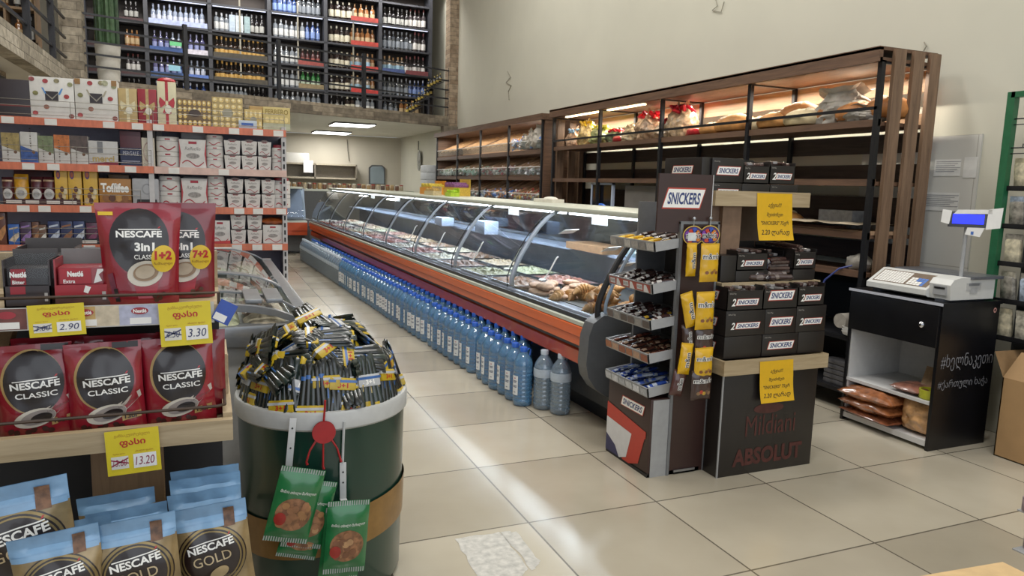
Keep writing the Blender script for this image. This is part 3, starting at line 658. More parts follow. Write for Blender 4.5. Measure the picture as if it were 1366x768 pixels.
for r, z in enumerate(ROWZ[:3]):
    for c_ in range(4):
        y0, y1 = CP[c_] + .03, CP[c_ + 1]
        MB().box(-.008, y0, z + (.015 if r == 0 else .012), -.003, y1, z + .11, ACR).box(-.010, y0, z + .105, .002, y1, z + .113, WHITE).build('bin_front', cr)
        for k in range(1, 5 if c_ else 5):
            yy = y0 + (y1 - y0) * k / 5
            MB().prism([(.0, z + .075), (.0, z + .105), (.42, z + .292), (.44, z + .272)], 'y', yy - .004, yy + .004, M('#b08c66' if r == 0 else '#80664f', .4)).build('divider', cr)
        if r > 0 or c_ == 0:
            pal = CANDY[(r * 3 + c_ * 2) % 8]; rr = random.Random(r * 9 + c_); cm = MB(); n_ = 150
            for q in range(n_):
                yy = rr.uniform(y0 + .02, y1 - .02); xx = rr.uniform(.005, .22); zz = z + .02 + rr.uniform(0, .07) * (1 if r else 1.6) + xx * .25
                s_ = rr.uniform(.014, .026); cm.T = Matrix.Translation((xx, yy, zz)) @ Matrix.Rotation(rr.uniform(0, 6), 4, (rr.random(), rr.random(), rr.random() + .1))
                cm.box(-s_, -s_ * .6, -s_ * .6, s_, s_ * .6, s_ * .6, M(rr.choice(pal), .3, var=.15, scale=50., coat=.3))
                cm.add([(s_, 0, 0), (s_ * 2, s_ * .7, .0), (s_ * 2, -s_ * .7, 0)], [(0, 1, 2)], M(pal[0], .3, var=.15, scale=50., coat=.3)); cm.T = None
            o = tag(cm.build('wrapped_candies', loc=(3.6, 7.80, 0)), 'wrapped sweets filling the %s bin from the near end, %s row of the sweets rack' % (nth(c_ + 1), ('top', 'middle', 'bottom')[r]), 'sweets', 'bins of wrapped sweets', 'stuff')
for k, (y, s_) in enumerate(((8.02, .11), (8.22, .10), (8.42, .08))):
    tag(sack(s_, s_ * 1.2, .26 - .04 * k, TISSUE, k * 3 + 1, .4).build('white_bag', loc=(3.68, y, 1.775)), 'crumpled white bag in the top bin of the sweets rack, %s from the near end' % nth(k + 1), 'bag', 'white bags in the top bin of the sweets rack')
for k in range(5): tag(MB().box(-.10, -.18, 0, .15, .20, .125, M('#aeb1b2', .5, var=.03), bev=.01).build('white_carton', loc=(3.55, 12.35, 1.0 + .128 * k)), 'grey-white carton stacked left of the sweets rack, %s from below' % nth(k + 1), 'carton', 'cartons stacked beside the sweets rack')
tag(MB().box(-.12, -.2, 0, .17, .22, 1.0, M('#55504a', .6)).build('pedestal', loc=(3.55, 12.35, 0)), 'plain grey pedestal under the stack of grey-white cartons', 'pedestal')

area('sweets_rack_light', (3.72, 9.9, 2.06), (.05, 4.0), 22, (1., .90, .74))
for z in (1.70, 1.39): area('bin_fill_light', (3.66, 9.9, z - .015), (.04, 4.0), 3.5, (1., .93, .82))  # added lamps that brighten the two lower bin rows
# ---------------------------------------------------------------- snack display stand
SNB = M('#35211d', .4, var=.03); SNR = M('#b8301f', .4, var=.02); SNW = M('#d4d4d6', .4, var=.02); SNN = M('#2b2b55', .4, var=.02); GREY = M('#77797c', .4, metal=.3, var=.03); GREYL = M('#9b9c9d', .4, var=.03); CLEARP = glass('#eceeee', .12, solid=.25, body='#b5b8ba')
BLUET = M('#28386f', .4, var=0)
def logo(mb, fn, cx, cy, w_, h_, two=False):
    e = .0006
    def off(k): return lambda u, v: fn(u, v, k)
    sk = h_ * .28
    for k, (a, mt) in enumerate(((1., M('#b03a2a', .4, var=0)), (.955, TXT_W))):
        ww, hh = w_ / 2 * a, h_ / 2 * (1 if k == 0 else .86)
        mb.poly([(cx - ww - sk / 2, cy - hh), (cx + ww - sk / 2, cy - hh), (cx + ww + sk / 2, cy + hh), (cx - ww + sk / 2, cy + hh)], mt, off(k + 1))
    mb.text('SNICKERS', cx, cy, w_ * .86, h_ * .56, BLUET, off(3), bold=.03, shear=.22)
    if two: mb.text('2', cx - w_ * .62, cy, h_ * .75, h_ * 1.05, TXT_W, off(3), bold=.02, shear=.25)
sn = thing('snack_display_stand', 'dark brown and grey snack stand with tilted trays, in front of the counter end', 'display stand', (1.85, 2.73, 0))
W_ = .38
bbx = MB().box(0, 0, .012, .11, W_, .375, SNB, bev=.004).box(-.002, .0, .0, .10, W_, .012, BLACK).build('base_box', sn)
MB().box(.012, -.003, .0, .112, -.0005, .37, GREYL).build('base_side', sn)
pf = MB(); fx_ = lambda u, v, k=0: (-.0022 - .0005 * k, .19 - u, v)
pf.poly([(-.19, .262), (-.19, .178), (.165, .178), (.165, .212)], SNR, lambda u, v: fx_(u, v, 1))
pf.poly([(-.19, .20), (-.19, .262), (.165, .205), (.11, .04), (.03, .012), (-.03, .012)], SNR, lambda u, v: fx_(u, v, 0))
pf.poly([(-.19, .185), (.045, .165), (.005, .035), (-.055, .012), (-.19, .012)], SNW, lambda u, v: fx_(u, v, 2))
pf.poly([(-.19, .10), (-.10, .06), (-.06, .012), (-.19, .012)], SNN, lambda u, v: fx_(u, v, 3))
logo(pf, lambda u, v, k: fx_(u, v, k), .04, .305, .20, .052)
pf.build('front_print', bbx, smooth=False)
MB().box(.105, .0, .0, .315, .012, 1.19, SNB).build('side_panel', sn)
MB().box(.100, -.008, 0, .114, .014, 1.19, GREY).box(.306, -.006, 0, .315, .014, 1.19, GREY).box(.10, -.006, 1.18, .315, .014, 1.192, GREY).build('panel_frame', sn)
MB().box(.14, -.010, .012, .26, -.004, .022, STEEL).build('foot_strip', sn)
MB().box(.118, W_ - .012, .0, .30, W_, 1.27, GREY).build('side_panel', sn)
MB().box(.285, .012, 0, .30, W_ - .012, 1.19, M('#3b3634', .5)).build('back_panel', sn)
MB().box(.0, .0, 0, .29, W_, .02, BLACK).box(.12, .01, .3, .285, W_ - .012, .375, GREY).build('lower_body', sn)
# header board with the logo
hd = MB(); hd.T = Matrix.Translation((.125, .01, 1.272)) @ Matrix.Rotation(-.08, 4, 'Z')
hd.box(-.137, -.006, -.13, .137, .006, .13, SNB); hd.box(.136, -.008, -.13, .139, .008, .13, SNW)
logo(hd, lambda u, v, k: (u, -.0065 - .0006 * k, v), -.008, .022, .195, .095)
hd.build('header_sign', sn, smooth=False)
TRZ = [.385, .545, .700, .865, 1.055]
for k, z in enumerate(TRZ):
    m = MB(); tilt = .05; x0 = -.022 if k else -.015; m2 = CLEARP if k in (0, 3, 4) else CLEARP
    m.prism([(x0, z), (.27, z + tilt), (.27, z + tilt + .008), (x0, z + .008)], 'y', .004, W_ - .006, GREY)
    m.prism([(x0 - .004, z), (x0 + .003, z), (x0 - .004, z + .045), (x0 - .011, z + .045)], 'y', .0, W_, GREYL)
    for y in (.0, W_ - .006): m.prism([(x0 - .004, z), (.112, z + .02), (.112, z + .062), (x0 - .011, z + .045)], 'y', y, y + .005, GREYL)
    tro = m.build('tray', sn)
    # printed price strip on the lip
    q = MB(); fr = lambda u, v, kk=0: (x0 - .0062 - .007 * (v / .045) - .0006 * (kk + 1), .19 - u, z + v)
    if k == 3:
        for i in range(3):
            c = -.12 + .12 * i
            q.poly([(c - .06, .004), (c + .06, .004), (c + .06, .040), (c - .06, .040)], M('#9c3f30', .4), lambda u, v: fr(u, v, 0))
            q.poly([(c + .005, .004), (c + .05, .004), (c + .03, .036), (c + .012, .036)], SNW, lambda u, v: fr(u, v, 1))
            q.poly([(c - .05, .010), (c - .004, .010), (c - .004, .034), (c - .05, .034)], SNW, lambda u, v: fr(u, v, 1))
            q.text('SNICKERS', c - .027, .022, .040, .012, TXT_K, lambda u, v: fr(u, v, 2), shear=.2)
    else:
        cols = {0: ['#b9bcc0', '#c9ccd2', '#a5a9af'], 1: ['#9c5b34', '#b08a70', '#8c4a2e'], 2: ['#5a4b46', '#8a8683', '#4b403c'], 4: ['#a19d98', '#86827f', '#b9b5b0']}[k]
        for i in range(6):
            c = -.16 + .064 * i
            q.poly([(c - .028, .006), (c + .028, .006), (c + .028, .038), (c - .028, .038)], M(cols[i % 3], .4, var=.1, scale=90.), lambda u, v: fr(u, v, 0))
    q.build('price_strip', tro, smooth=False)
# chocolate bars on the trays
def bar(main, tip, name):
    m = MB(); mm = M(main, .25, var=.15, scale=60., coat=.5); tt = M(tip, .35, var=.05)
    def f(u, w):
        a = 2 * PI * w; x = (u - .5) * .105; e = 1 - abs(2 * u - 1) ** 6; q = max(e, .05)
        return (x, .0115 * math.cos(a) * (.8 + .2 * q if e > .05 else 1.05), .0085 + .0085 * math.sin(a) * q)
    m.grid(f, 14, 10, mm, lambda u, w: tt if (abs(u - .32) < .09 and .03 < w < .47) or u < .06 or u > .94 else mm)
    return m.build(name)
BARS = {0: [('#233f8c', '#aeb6c4'), ('#8f97a5', '#2a4aa0')], 1: [('#4a2a20', '#a98a70'), ('#50281f', '#7d4a36')], 2: [('#3a2320', '#b5b0ac'), ('#3d4258', '#d6a92f')], 3: [('#35221f', '#c2bdb8'), ('#2e1d1b', '#7a6f6a')], 4: [('#d0a01e', '#e3c553'), ('#3b2621', '#a9a4a0')]}
TN = ['blue wrapped bar', 'brown wrapped bar', 'dark wrapped bar', 'dark brown wrapped bar', 'yellow wrapped bar']; TN2 = ['silver-blue wrapped bar', 'reddish brown wrapped bar', 'blue and gold wrapped bar', 'plain dark brown bar', 'brown wrapped bar']
SH = ['lowest', 'second', 'third', 'fourth', 'top']
rb = random.Random(5)
for k, z in enumerate(TRZ):
    protos = [bar(*BARS[k][0], 'chocolate_bar'), bar(*BARS[k][1], 'chocolate_bar')]; used = [False, False]
    for col in range(13):
        for row in range(2 if k != 4 else 2):
            y = .024 + col * .0272; x = .035 + row * .108; zz = z + .012 + .05 * (x + .02) / .29 + (.012 if (col + row) % 3 == 0 else 0)
            w_ = 1 if (col < 5 and k in (2, 0)) or (k == 4 and row == 1) or (k in (1, 3) and (col + row) % 4 == 0) else 0
            o = protos[w_] if not used[w_] else dup(protos[w_]); used[w_] = True
            o.location = (1.85 + x, 2.73 + y, zz); o.rotation_euler = (rb.uniform(-.2, .2), -.17, rb.uniform(-.16, .16) * (2 if k in (0, 4) else .6))
            tag(o, '%s in the rows on the %s tray of the snack stand' % ((TN, TN2)[w_][k], SH[k]), 'chocolate bar', '%ss on the %s tray' % ((TN, TN2)[w_][k], SH[k]))
    if k in (0, 2, 3):
        for col in range(9):
            w_ = (col % 2) if k == 0 else 0
            o = dup(protos[w_]); o.location = (1.85 + .05 + .02 * (col % 3), 2.73 + .03 + col * .04, z + .045 + .012 * (col % 2)); o.rotation_euler = (rb.uniform(-.3, .3), -.17, rb.uniform(-.4, .4))
            tag(o, '%s in the rows on the %s tray of the snack stand' % ((TN, TN2)[w_][k], SH[k]), 'chocolate bar', '%ss on the %s tray' % ((TN, TN2)[w_][k], SH[k]))
# logo ovals and hanging sweet bags on the side panel
def oval(label, x, z, sticker):
    t = thing('logo_tag', label, 'logo tag', (x, 2.712, z)); t.scale = (1.3, 1, 1.3)
    m = MB(); f = lambda u, v, k=0: (u, -.004 - .0006 * k, v)
    m.disc(0, 0, .043, .034, M('#d8b64a', .4, var=0), lambda u, v: f(u, v, 0), 32, 1); m.disc(0, 0, .040, .031, M('#4a2a5a', .4, var=.0), lambda u, v: f(u, v, 1), 32, 1)
    for i, c in enumerate(('#c23a2a', '#d07a2a', '#2f50b0', '#c23a2a', '#7a3aa0', '#2f50b0', '#c9442f', '#3a3f9a', '#d07a2a')):
        a = i * .7; r = .021 if i % 2 else .026; m.disc(r * math.cos(a), r * .75 * math.sin(a), .010, .0085, M(c, .4, var=0), lambda u, v: f(u, v, 2), 14, 1)
    m.text("m&m's", 0, 0, .062, .022, TXT_W, lambda u, v: f(u, v, 3), bold=.08); m.text("m&m's", 0, 0, .060, .020, TXT_K, lambda u, v: f(u, v, 4), bold=.02)
    if sticker: m.poly([(-.024, -.018), (.010, -.018), (.010, .010), (-.024, .010)], M('#d8dcdc', .5), lambda u, v: f(u, v, 6))
    m.build('printed_oval', t, smooth=False); MB().box(-.002, -.003, .03, .002, .0, .06, STEEL).ball((0, -.004, .058), .007, STEEL, 8, 6).build('hook', t); return t
oval('oval sweets logo tag with a white sticker, top of the stand side panel', 2.010, 1.130, True); oval('oval sweets logo tag without sticker beside the stickered one', 2.100, 1.132, False)
def sweetbag(label, x, y, z, w_, h_, c, dark=False, rot=0., ry=0., logo_=True, vert=False, group=None):
    t = thing('candy_bag', label, 'candy bag', (x, y, z), 0, group); t.rotation_euler = (0, ry, rot); w_ *= 1.15; h_ *= 1.15
    mt = M(c, .28, var=.05, scale=18., bump=.15, coat=.4)
    def S(u, v, s=-1, o=0.):
        a, b = min(1, abs(2 * u / w_)), min(1, abs(2 * v / h_)); th = .018 * max(0, (1 - a ** 2.4)) ** .7 * max(0, 1 - b ** 5) + .0012
        return (u, s * (th + o) + .0025 * noise.noise(Vector((u * 40, v * 40, x))), v)
    m = MB()
    for s in (-1, 1): m.grid(lambda u, w: S((u - .5) * w_, (w - .5) * h_, s), 14, 18, mt)
    fn = lambda u, v: S(u, v, -1, .0012); fn2 = lambda u, v: S(u, v, -1, .002)
    if vert: m.text('m&m', .0, 0, h_ * .5, w_ * .42, TXT_W, fn, bold=.06, rot=PI / 2); m.text('m&m', .0, 0, h_ * .48, w_ * .36, TXT_K, fn2, bold=.01, rot=PI / 2)
    else: m.text("m&m's", 0, h_ * .20, w_ * .9, h_ * .18, TXT_W, fn, bold=.08); m.text("m&m's", 0, h_ * .20, w_ * .86, h_ * .155, TXT_K, fn2, bold=.01)
    cols = ['#7a4a2a', '#c9a23a', '#8a5a34', '#b07a3a'] if not dark else ['#8a6a4a', '#b03a2a', '#c9a23a', '#6a4a3a']
    if not vert:
        for i in range(5): m.disc(w_ * (-.22 + .13 * i), h_ * (-.24 + .05 * (i % 2)), w_ * .09, w_ * .08, M(cols[i % 4], .4, var=.1), fn, 12, 2)
    m.build('pouch', t); MB().box(-w_ / 2, -.002, h_ / 2 - .012, w_ / 2, .002, h_ / 2 + .006, mt).build('top_seal', t); return t
YEL = '#d6a512'; BRN = '#3a2722'
y0 = 2.675
sweetbag('yellow sweets bag hung high at the left of the stand side panel, narrow', *(1.978, 2.670, 1.023), .045, .125, YEL, vert=True)
sweetbag('wide yellow sweets bag hung high at the right of the stand side panel', *(2.062, 2.650, 1.010), .085, .145, YEL)
sweetbag('narrow tilted yellow sweets bag in the middle of the side panel', *(1.976, 2.660, 0.798), .055, .135, YEL, ry=-.25, vert=True)
sweetbag('wide yellow sweets bag in the middle of the side panel', *(2.047, 2.640, 0.795), .085, .145, YEL)
sweetbag('narrow dark brown sweets bag below the tilted yellow bag', *(1.984, 2.670, 0.672), .050, .10, BRN, True, ry=-.1, vert=True)
sweetbag('wide dark brown sweets bag between the two wide yellow bags', *(2.061, 2.650, 0.654), .085, .11, BRN, True)
sweetbag('lower narrow yellow sweets bag with folded corner', *(1.964, 2.650, 0.577), .055, .12, YEL, ry=.12, vert=True)
sweetbag('lower wide yellow sweets bag above the lowest brown bag', *(2.050, 2.630, 0.555), .085, .12, YEL)
sweetbag('dark red-brown sweets bag hanging lowest at the left', *(1.939, 2.660, 0.465), .06, .10, '#4a2a26', True, ry=.2, vert=True)
sweetbag('dark brown sweets bag hanging lowest at the right of the side panel', *(2.045, 2.630, 0.454), .095, .115, BRN, True)
for k, z in enumerate((.48, .56, .64, .72, .80, .92)):
    tag(MB().box(-.001, -.06, -.002, .002, .0, .002, CHROME).box(.075, -.06, -.002, .078, .0, .002, CHROME).build('panel_hook', loc=(2.02, 2.722, z + .03)), 'thin double wire hook on the stand side panel, %s from below' % nth(k + 1), 'hook', 'wire hooks holding the sweets bags')

# ---------------------------------------------------------------- stand of snack cartons on the dark printed box
PINE = wood('#968261', '#b5a180', 'x'); PINEY = wood('#968261', '#b5a180', 'y'); PINED = wood('#7a624a', '#94795c', 'z')
BOXD = M('#1d1918', .35, var=.05); BRD_ = M('#4a1f1c', .45, var=.15, scale=25.)
ct = thing('carton_stand', 'dark printed box with two tall wooden trays above it, stacked with chocolate cartons', 'display stand', (2.16, 2.62, 0))
MB().box(0, 0, .0, .57, .40, .50, BOXD, bev=.003).box(-.003, -.003, 0, .004, .003, .5, GREYL).build('base_box', ct)
p = MB(); f = lambda u, v, k=0: (u, -.0018 - .0005 * k, v)
p.text('Mildiani', .30, .235, .30, .10, BRD_, f)
p.build('upper_lettering', ct, smooth=False)
MB().text('ABSOLUT', .295, .085, .42, .085, BRD_, f, bold=.04).build('lower_lettering', ct, smooth=False)
MB().disc(.28, .315, .09, .025, BRD_, f, 24, 1).build('printed_oval', ct, smooth=False)
def wtray(x0, x1, y0, y1, z0, h_, label=None):
    m = MB().box(x0, y0, z0, x1, y0 + .018, z0 + h_, PINE).box(x0, y1 - .018, z0, x1, y1, z0 + h_, PINE).box(x0, y0 + .018, z0, x0 + .016, y1 - .018, z0 + h_, PINEY).box(x1 - .016, y0 + .018, z0, x1, y1 - .018, z0 + h_, PINEY).box(x0 + .016, y0 + .018, z0 + .01, x1 - .016, y1 - .018, z0 + .022, PINE)
    return m
wtray(-.015, .61, -.02, .44, .495, .068).build('wooden_tray', ct)
wtray(.02, .617, .08, .46, .845, .065).build('wooden_tray', ct)
wtray(.015, .587, .16, .54, 1.263, .071).build('wooden_tray', ct)
MB().box(.14, .0785, .862, .55, .0797, .898, M('#b8b6b0', .4, var=.04)).build('label_holder', ct)
MB().box(.03, .40, .56, .56, .44, 1.30, M('#5b4636', .6, var=.05)).build('back_board', ct)
MB().box(.01, .22, .87, .155, .40, 1.263, M('#6b5240', .6, var=.05), bev=.004).box(.09, .195, 1.02, .20, .22, 1.263, M('#7a604b', .6)).build('support_box', ct)
def price_sheet(label, cx, cz, w_, h_, lines, y, curl):
    t = thing('price_sheet', label, 'price sheet', (cx, y, cz)); YE = M('#e0ad10', .5, var=.02)
    def S(u, v, k=0): return (u + curl * .02 * (.5 - v / h_), -.002 - .0006 * k - .018 * max(0, (-v / h_)) ** 2 * curl * 3, v)
    MB().grid(lambda u, w: S((u - .5) * w_, (w - .5) * h_), 6, 12, YE).build('sheet', t)
    m = MB()
    for s, zz, ww, hh, sh in lines: m.text(s, 0, zz * h_, ww * w_ * 1.1, hh * h_ * 1.3, TXT_K, lambda u, v: S(u, v, 1), shear=sh, bold=.012)
    m.build('handwriting', t, smooth=False); return t
LN = [('აქცია!!!', .24, .34, .09, .2), ('შეიძინეთ', .04, .42, .075, .2), ('"SNICKERS" 75გრ', -.14, .72, .085, .2), ('2.20 ლარად', -.34, .74, .115, .25)]
price_sheet('yellow handwritten price sheet on the top wooden tray of the carton stand', *[2.52, 1.215], .215, .225, LN, 2.778, 1.)
price_sheet('yellow handwritten price sheet hanging from the bottom wooden tray above the printed box', *[2.445, .452], .20, .20, LN, 2.598, .8)
def carton(name, label, w_, d_, h_, front, side, open_, mat=BOXD, group=None):
    t = thing(name, label, 'carton', group=group); m = MB()
    if open_:
        th = .003
        m.box(0, 0, 0, w_, d_, th, mat).box(0, 0, 0, w_, th, h_ * .72, mat).box(0, d_ - th, 0, w_, d_, h_, mat).box(0, 0, 0, th, d_, h_ * .85, mat).box(w_ - th, 0, 0, w_, d_, h_ * .85, mat)
    else: m.box(0, 0, 0, w_, d_, h_, mat, bev=.002)
    m.build('box', t)
    q = MB(); f = lambda u, v, k=0: (u, -.0004 - .0005 * k, v)
    zc = h_ * (.30 if open_ else .40)
    if front == '2': logo(q, f, w_ * .56, zc, w_ * .62, h_ * .26, True)
    elif front == '1': logo(q, f, w_ * .52, h_ * .48, w_ * .72, h_ * .38)
    if front: q.text('50x75g', w_ * .14, h_ * (.62 if open_ else .85), w_ * .18, h_ * .06, M('#a9a39c', .5, var=0), lambda u, v: f(u, v, 2)); q.build('front_label', t, smooth=False)
    if side:
        q = MB(); g = lambda u, v, k=0: (-.0004 - .0005 * k, d_ - u, v); logo(q, g, d_ * .5, h_ * .5, d_ * .55, h_ * .36); q.build('side_label', t, smooth=False)
    return t
CT = [  # x, y, z, w, d, h, front, side, open, label
    (2.165, 2.635, .565, .215, .28, .105, '', True, 0, 'plain fronted carton at the bottom left of the lowest carton stack'),
    (2.165, 2.635, .672, .225, .28, .118, '2', True, 0, 'carton with figure two and logo, middle of the left column of the lowest stack'),
    (2.165, 2.635, .792, .205, .28, .125, '2', True, 1, 'open carton with bars on top of the left column of the lowest stack'),
    (2.385, 2.635, .565, .215, .30, .105, '1', False, 0, 'carton with red-edged logo at the bottom centre of the lowest stack'),
    (2.392, 2.635, .672, .185, .30, .118, '1', False, 0, 'carton with red-edged logo in the middle of the centre column'),
    (2.372, 2.635, .792, .205, .30, .130, '1', False, 2, 'open carton with red-edged logo on top of the centre column'),
    (2.603, 2.635, .565, .165, .28, .105, '', False, 0, 'plain carton at the bottom right of the lowest stack'),
    (2.580, 2.635, .672, .185, .28, .125, '2', False, 0, 'carton with figure two in the middle of the right column'),
    (2.580, 2.635, .800, .165, .28, .125, '2', False, 3, 'open carton with bars on top of the right column'),
    (2.196, 2.735, 0.873, 0.088, 0.300, 0.161, '', True, 0, 'narrow carton at the left end of the middle wooden tray'),
    (2.287, 2.735, 0.873, 0.192, 0.280, 0.088, '', False, 0, 'plain carton lying under the open carton on the middle wooden tray'),
    (2.287, 2.735, 0.964, 0.182, 0.280, 0.109, '2', False, 4, 'open carton with figure two under the support box on the middle tray'),
    (2.486, 2.800, 0.873, 0.140, 0.220, 0.208, '1', False, 5, 'taller carton set back in the centre of the middle tray'),
    (2.632, 2.735, 0.873, 0.140, 0.280, 0.088, '', False, 0, 'plain carton at the right end of the middle wooden tray'),
    (2.632, 2.735, 0.964, 0.140, 0.280, 0.114, '2', False, 6, 'open carton with bars at the right end of the middle tray'),
    (2.180, 2.815, 1.287, 0.171, 0.300, 0.083, '1', True, 0, 'carton with red-edged logo low at the left of the top wooden tray'),
    (2.354, 2.815, 1.287, 0.166, 0.300, 0.083, '', False, 0, 'plain carton low in the centre of the top wooden tray'),
    (2.524, 2.815, 1.287, 0.171, 0.300, 0.083, '2', False, 0, 'carton with figure two low at the right of the top wooden tray, behind the sheet'),
    (2.121, 2.825, 1.373, 0.048, 0.300, 0.112, '', True, 0, 'narrow carton end at the far left on top of the top tray'),
    (2.172, 2.815, 1.373, 0.182, 0.300, 0.112, '1', False, 0, 'upper carton with red-edged logo at the left of the top tray'),
    (2.356, 2.815, 1.373, 0.155, 0.300, 0.112, '2', False, 7, 'open carton with figure two, top centre of the top tray'),
    (2.515, 2.815, 1.373, 0.155, 0.300, 0.123, '2', False, 8, 'open carton with figure two, rightmost on top of the top tray')]
BARM = [M(c, .25, var=.15, scale=60., coat=.5) for c in ('#3f2c28', '#55413c', '#8a8583')]
for a in CT:
    t = carton('chocolate_carton', a[9], a[3], a[4], a[5], a[6], a[7], a[8]); t.location = a[:3]
    if a[8]:
        rr = random.Random(int(a[3] * 1000) + a[8])
        for k in range(8):
            n4 = 4 if a[3] > .14 else 3; b = MB().box(-.013, -a[4] * .36, -.007, .013, a[4] * .36, .007, BARM[k % 3], bev=.005).build('chocolate_bar', loc=(a[0] + .016 + (a[3] - .032) * ((k % n4) + .5) / n4, a[1] + a[4] * .44, a[2] + a[5] * .66 + .017 * (k // n4)))
            b.rotation_euler = (rr.uniform(-.05, .05), 0, rr.uniform(-.12, .12)); tag(b, 'bar in the ' + a[9].replace(' with bars', '').split(' of the lowest')[0], 'chocolate bar', 'bars in the ' + a[9])
for k in range(10):
    tag(MB().tube([(-.06, 0, 0), (-.055, 0, .004), (.055, 0, .004), (.06, 0, 0)], [.004, .011, .011, .004], M(['#3f2c28', '#6a5f5c', '#3a2a27'][k % 3], .25, var=.15, scale=60., coat=.5), n=8).build('chocolate_bar', loc=(2.555 + .003 * (k % 3), 2.75 + .01 * (k % 2), .875 + .0145 * k), rotz=.12 * ((k % 5) - 2)), 'loose bar in the pile between cartons on the middle tray', 'chocolate bar', 'loose bars piled on the middle tray')
for k in range(8):
    o = tag(MB().tube([(-.07, 0, 0), (-.06, 0, .004), (.06, 0, .004), (.07, 0, 0)], [.004, .013, .013, .004], M(['#4a3b36', '#7a6f6b', '#2f2422'][k % 3], .25, var=.15, scale=60., coat=.5), n=8).build('chocolate_bar', loc=(2.43 + .035 * (k % 4), 2.72 + .03 * (k // 4), .925 + .012 * (k // 4)), rotz=.3 * (k % 3) - .3), 'loose bar lying across the open cartons of the lowest stack', 'chocolate bar', 'loose bars across the lowest stack')

# ---------------------------------------------------------------- black cabinet with the scale
KB = M('#0f0f12', .32, var=.1, scale=10.); KW = M('#c9c8c6', .45, var=.02)
sc = thing('scale_cabinet', 'black cabinet with white open shelves and chalk writing, carrying the scale', 'cabinet', (3.47, 2.55, 0))
MB().box(0, 0, 0, .44, .018, .775, KB).build('side_panel', sc); MB().box(0, .565, 0, .44, .583, .775, KB).build('side_panel', sc)
MB().box(.005, .018, .02, .43, .565, .05, KW).build('shelf', sc); MB().box(.005, .018, .245, .43, .565, .262, KW).build('shelf', sc)
MB().box(.42, .018, .05, .43, .565, .57, KW).box(.01, .555, .05, .42, .565, .57, KW).box(.01, .018, .05, .42, .022, .57, KW).build('white_lining', sc)
MB().box(-.008, -.006, .775, .45, .59, .792, KB).box(-.012, -.006, .778, -.007, .59, .792, M('#b9bcc6', .35, var=.02)).build('cabinet_top', sc)
dr = MB().box(-.012, .01, .555, .006, .575, .772, KB, bev=.003).box(.006, .03, .57, .41, .56, .76, KB).build('drawer', sc)
MB().lathe([(.017, 0), (.017, .006), (.008, .014), (0, .015)], CHROME, n=14).build('lock', dr); KIDS_lock = dr.children[0] if False else None
for o in KIDS[dr.name]: o.location = (-.014, .10, .665); o.rotation_euler = (0, -PI / 2, 0)
CH = M('#77777c', .8, var=.2, scale=60.)
q = MB(); f = lambda u, v: (u, -.0012, v)
q.text('#ხელნაკეთი', .228, .475, .40, .092, CH, f, bold=-.004); q.text('#ქართული ხაჭა', .215, .355, .385, .055, CH, f, bold=-.004)
q.build('chalk_writing', sc, smooth=False)
MB().disc(.40, .742, .012, .014, M('#c98f86', .5), lambda u, v: (u, -.002, v), 20, 1, inner=.55).build('ring_mark', sc, smooth=False)
def pillow(w_, d_, h_, mt, sd=0, wr=.12):
    def f(s): return lambda u, w: ((u - .5) * w_, (w - .5) * d_, h_ / 2 + s * (h_ / 2) * max(0, 1 - abs(2 * u - 1) ** 3.) ** .6 * max(0, 1 - abs(2 * w - 1) ** 3.) ** .6 * (1 + wr * 2.5 * noise.noise(Vector((u * 6 + sd, w * 6, s + sd)))) + .002 * noise.noise(Vector((u * 30, w * 30, sd))))
    return MB().grid(f(1), 26, 20, mt).grid(f(-1), 26, 20, mt)
BRO = M('#8a5230', .22, var=.25, scale=22., bump=.3, coat=.7); BRO2 = M('#7c4830', .22, var=.25, scale=26., bump=.3, coat=.7)
for k, (z, mt) in enumerate(((.052, BRO2), (.092, BRO), (.15, BRO))):
    o = tag(pillow(.26, .36, .085 if k else .05, mt, k * 3.).build('snack_bag', loc=(3.555 - .01 * k, 2.935 - .0 * k, z), rotz=.06 * (k - 1)), 'shiny orange-brown snack bag in the pile on the lowest white shelf, %s from below' % nth(k + 1), 'snack bag', 'snack bags piled on the lowest shelf of the black cabinet')
o = tag(pillow(.18, .19, .10, M('#b98d5f', .25, var=.3, scale=16., bump=.3, coat=.7), 9.).build('snack_bag', loc=(3.495, 2.675, .145)), 'tan snack bag standing upright right of the piled brown bags', 'snack bag'); o.rotation_euler = (0, PI / 2 - .05, 0)
o = tag(pillow(.20, .18, .05, M('#8a5a4a', .3, var=.25, scale=20., coat=.5), 4.).build('snack_bag', loc=(3.58, 2.74, .263)), 'flat reddish packet on the upper white shelf of the black cabinet', 'packet')
o = tag(MB().box(0, -.08, 0, .015, .08, .15, M('#9c8264', .35, var=.2, scale=18., coat=.4)).build('snack_bag', loc=(3.60, 2.66, .265)), 'light brown packet leaning at the back of the upper white shelf', 'packet'); o.rotation_euler = (0, .35, 0)
tag(MB().lathe([(.05, 0), (.055, .006), (.055, .05), (.048, .05), (.048, .012), (0, .01)], M('#a9a92e', .4, var=.08), n=20).build('yellow_tub', loc=(3.54, 2.62, .263)), 'yellow-green round tub on the upper white shelf at the front corner', 'tub')

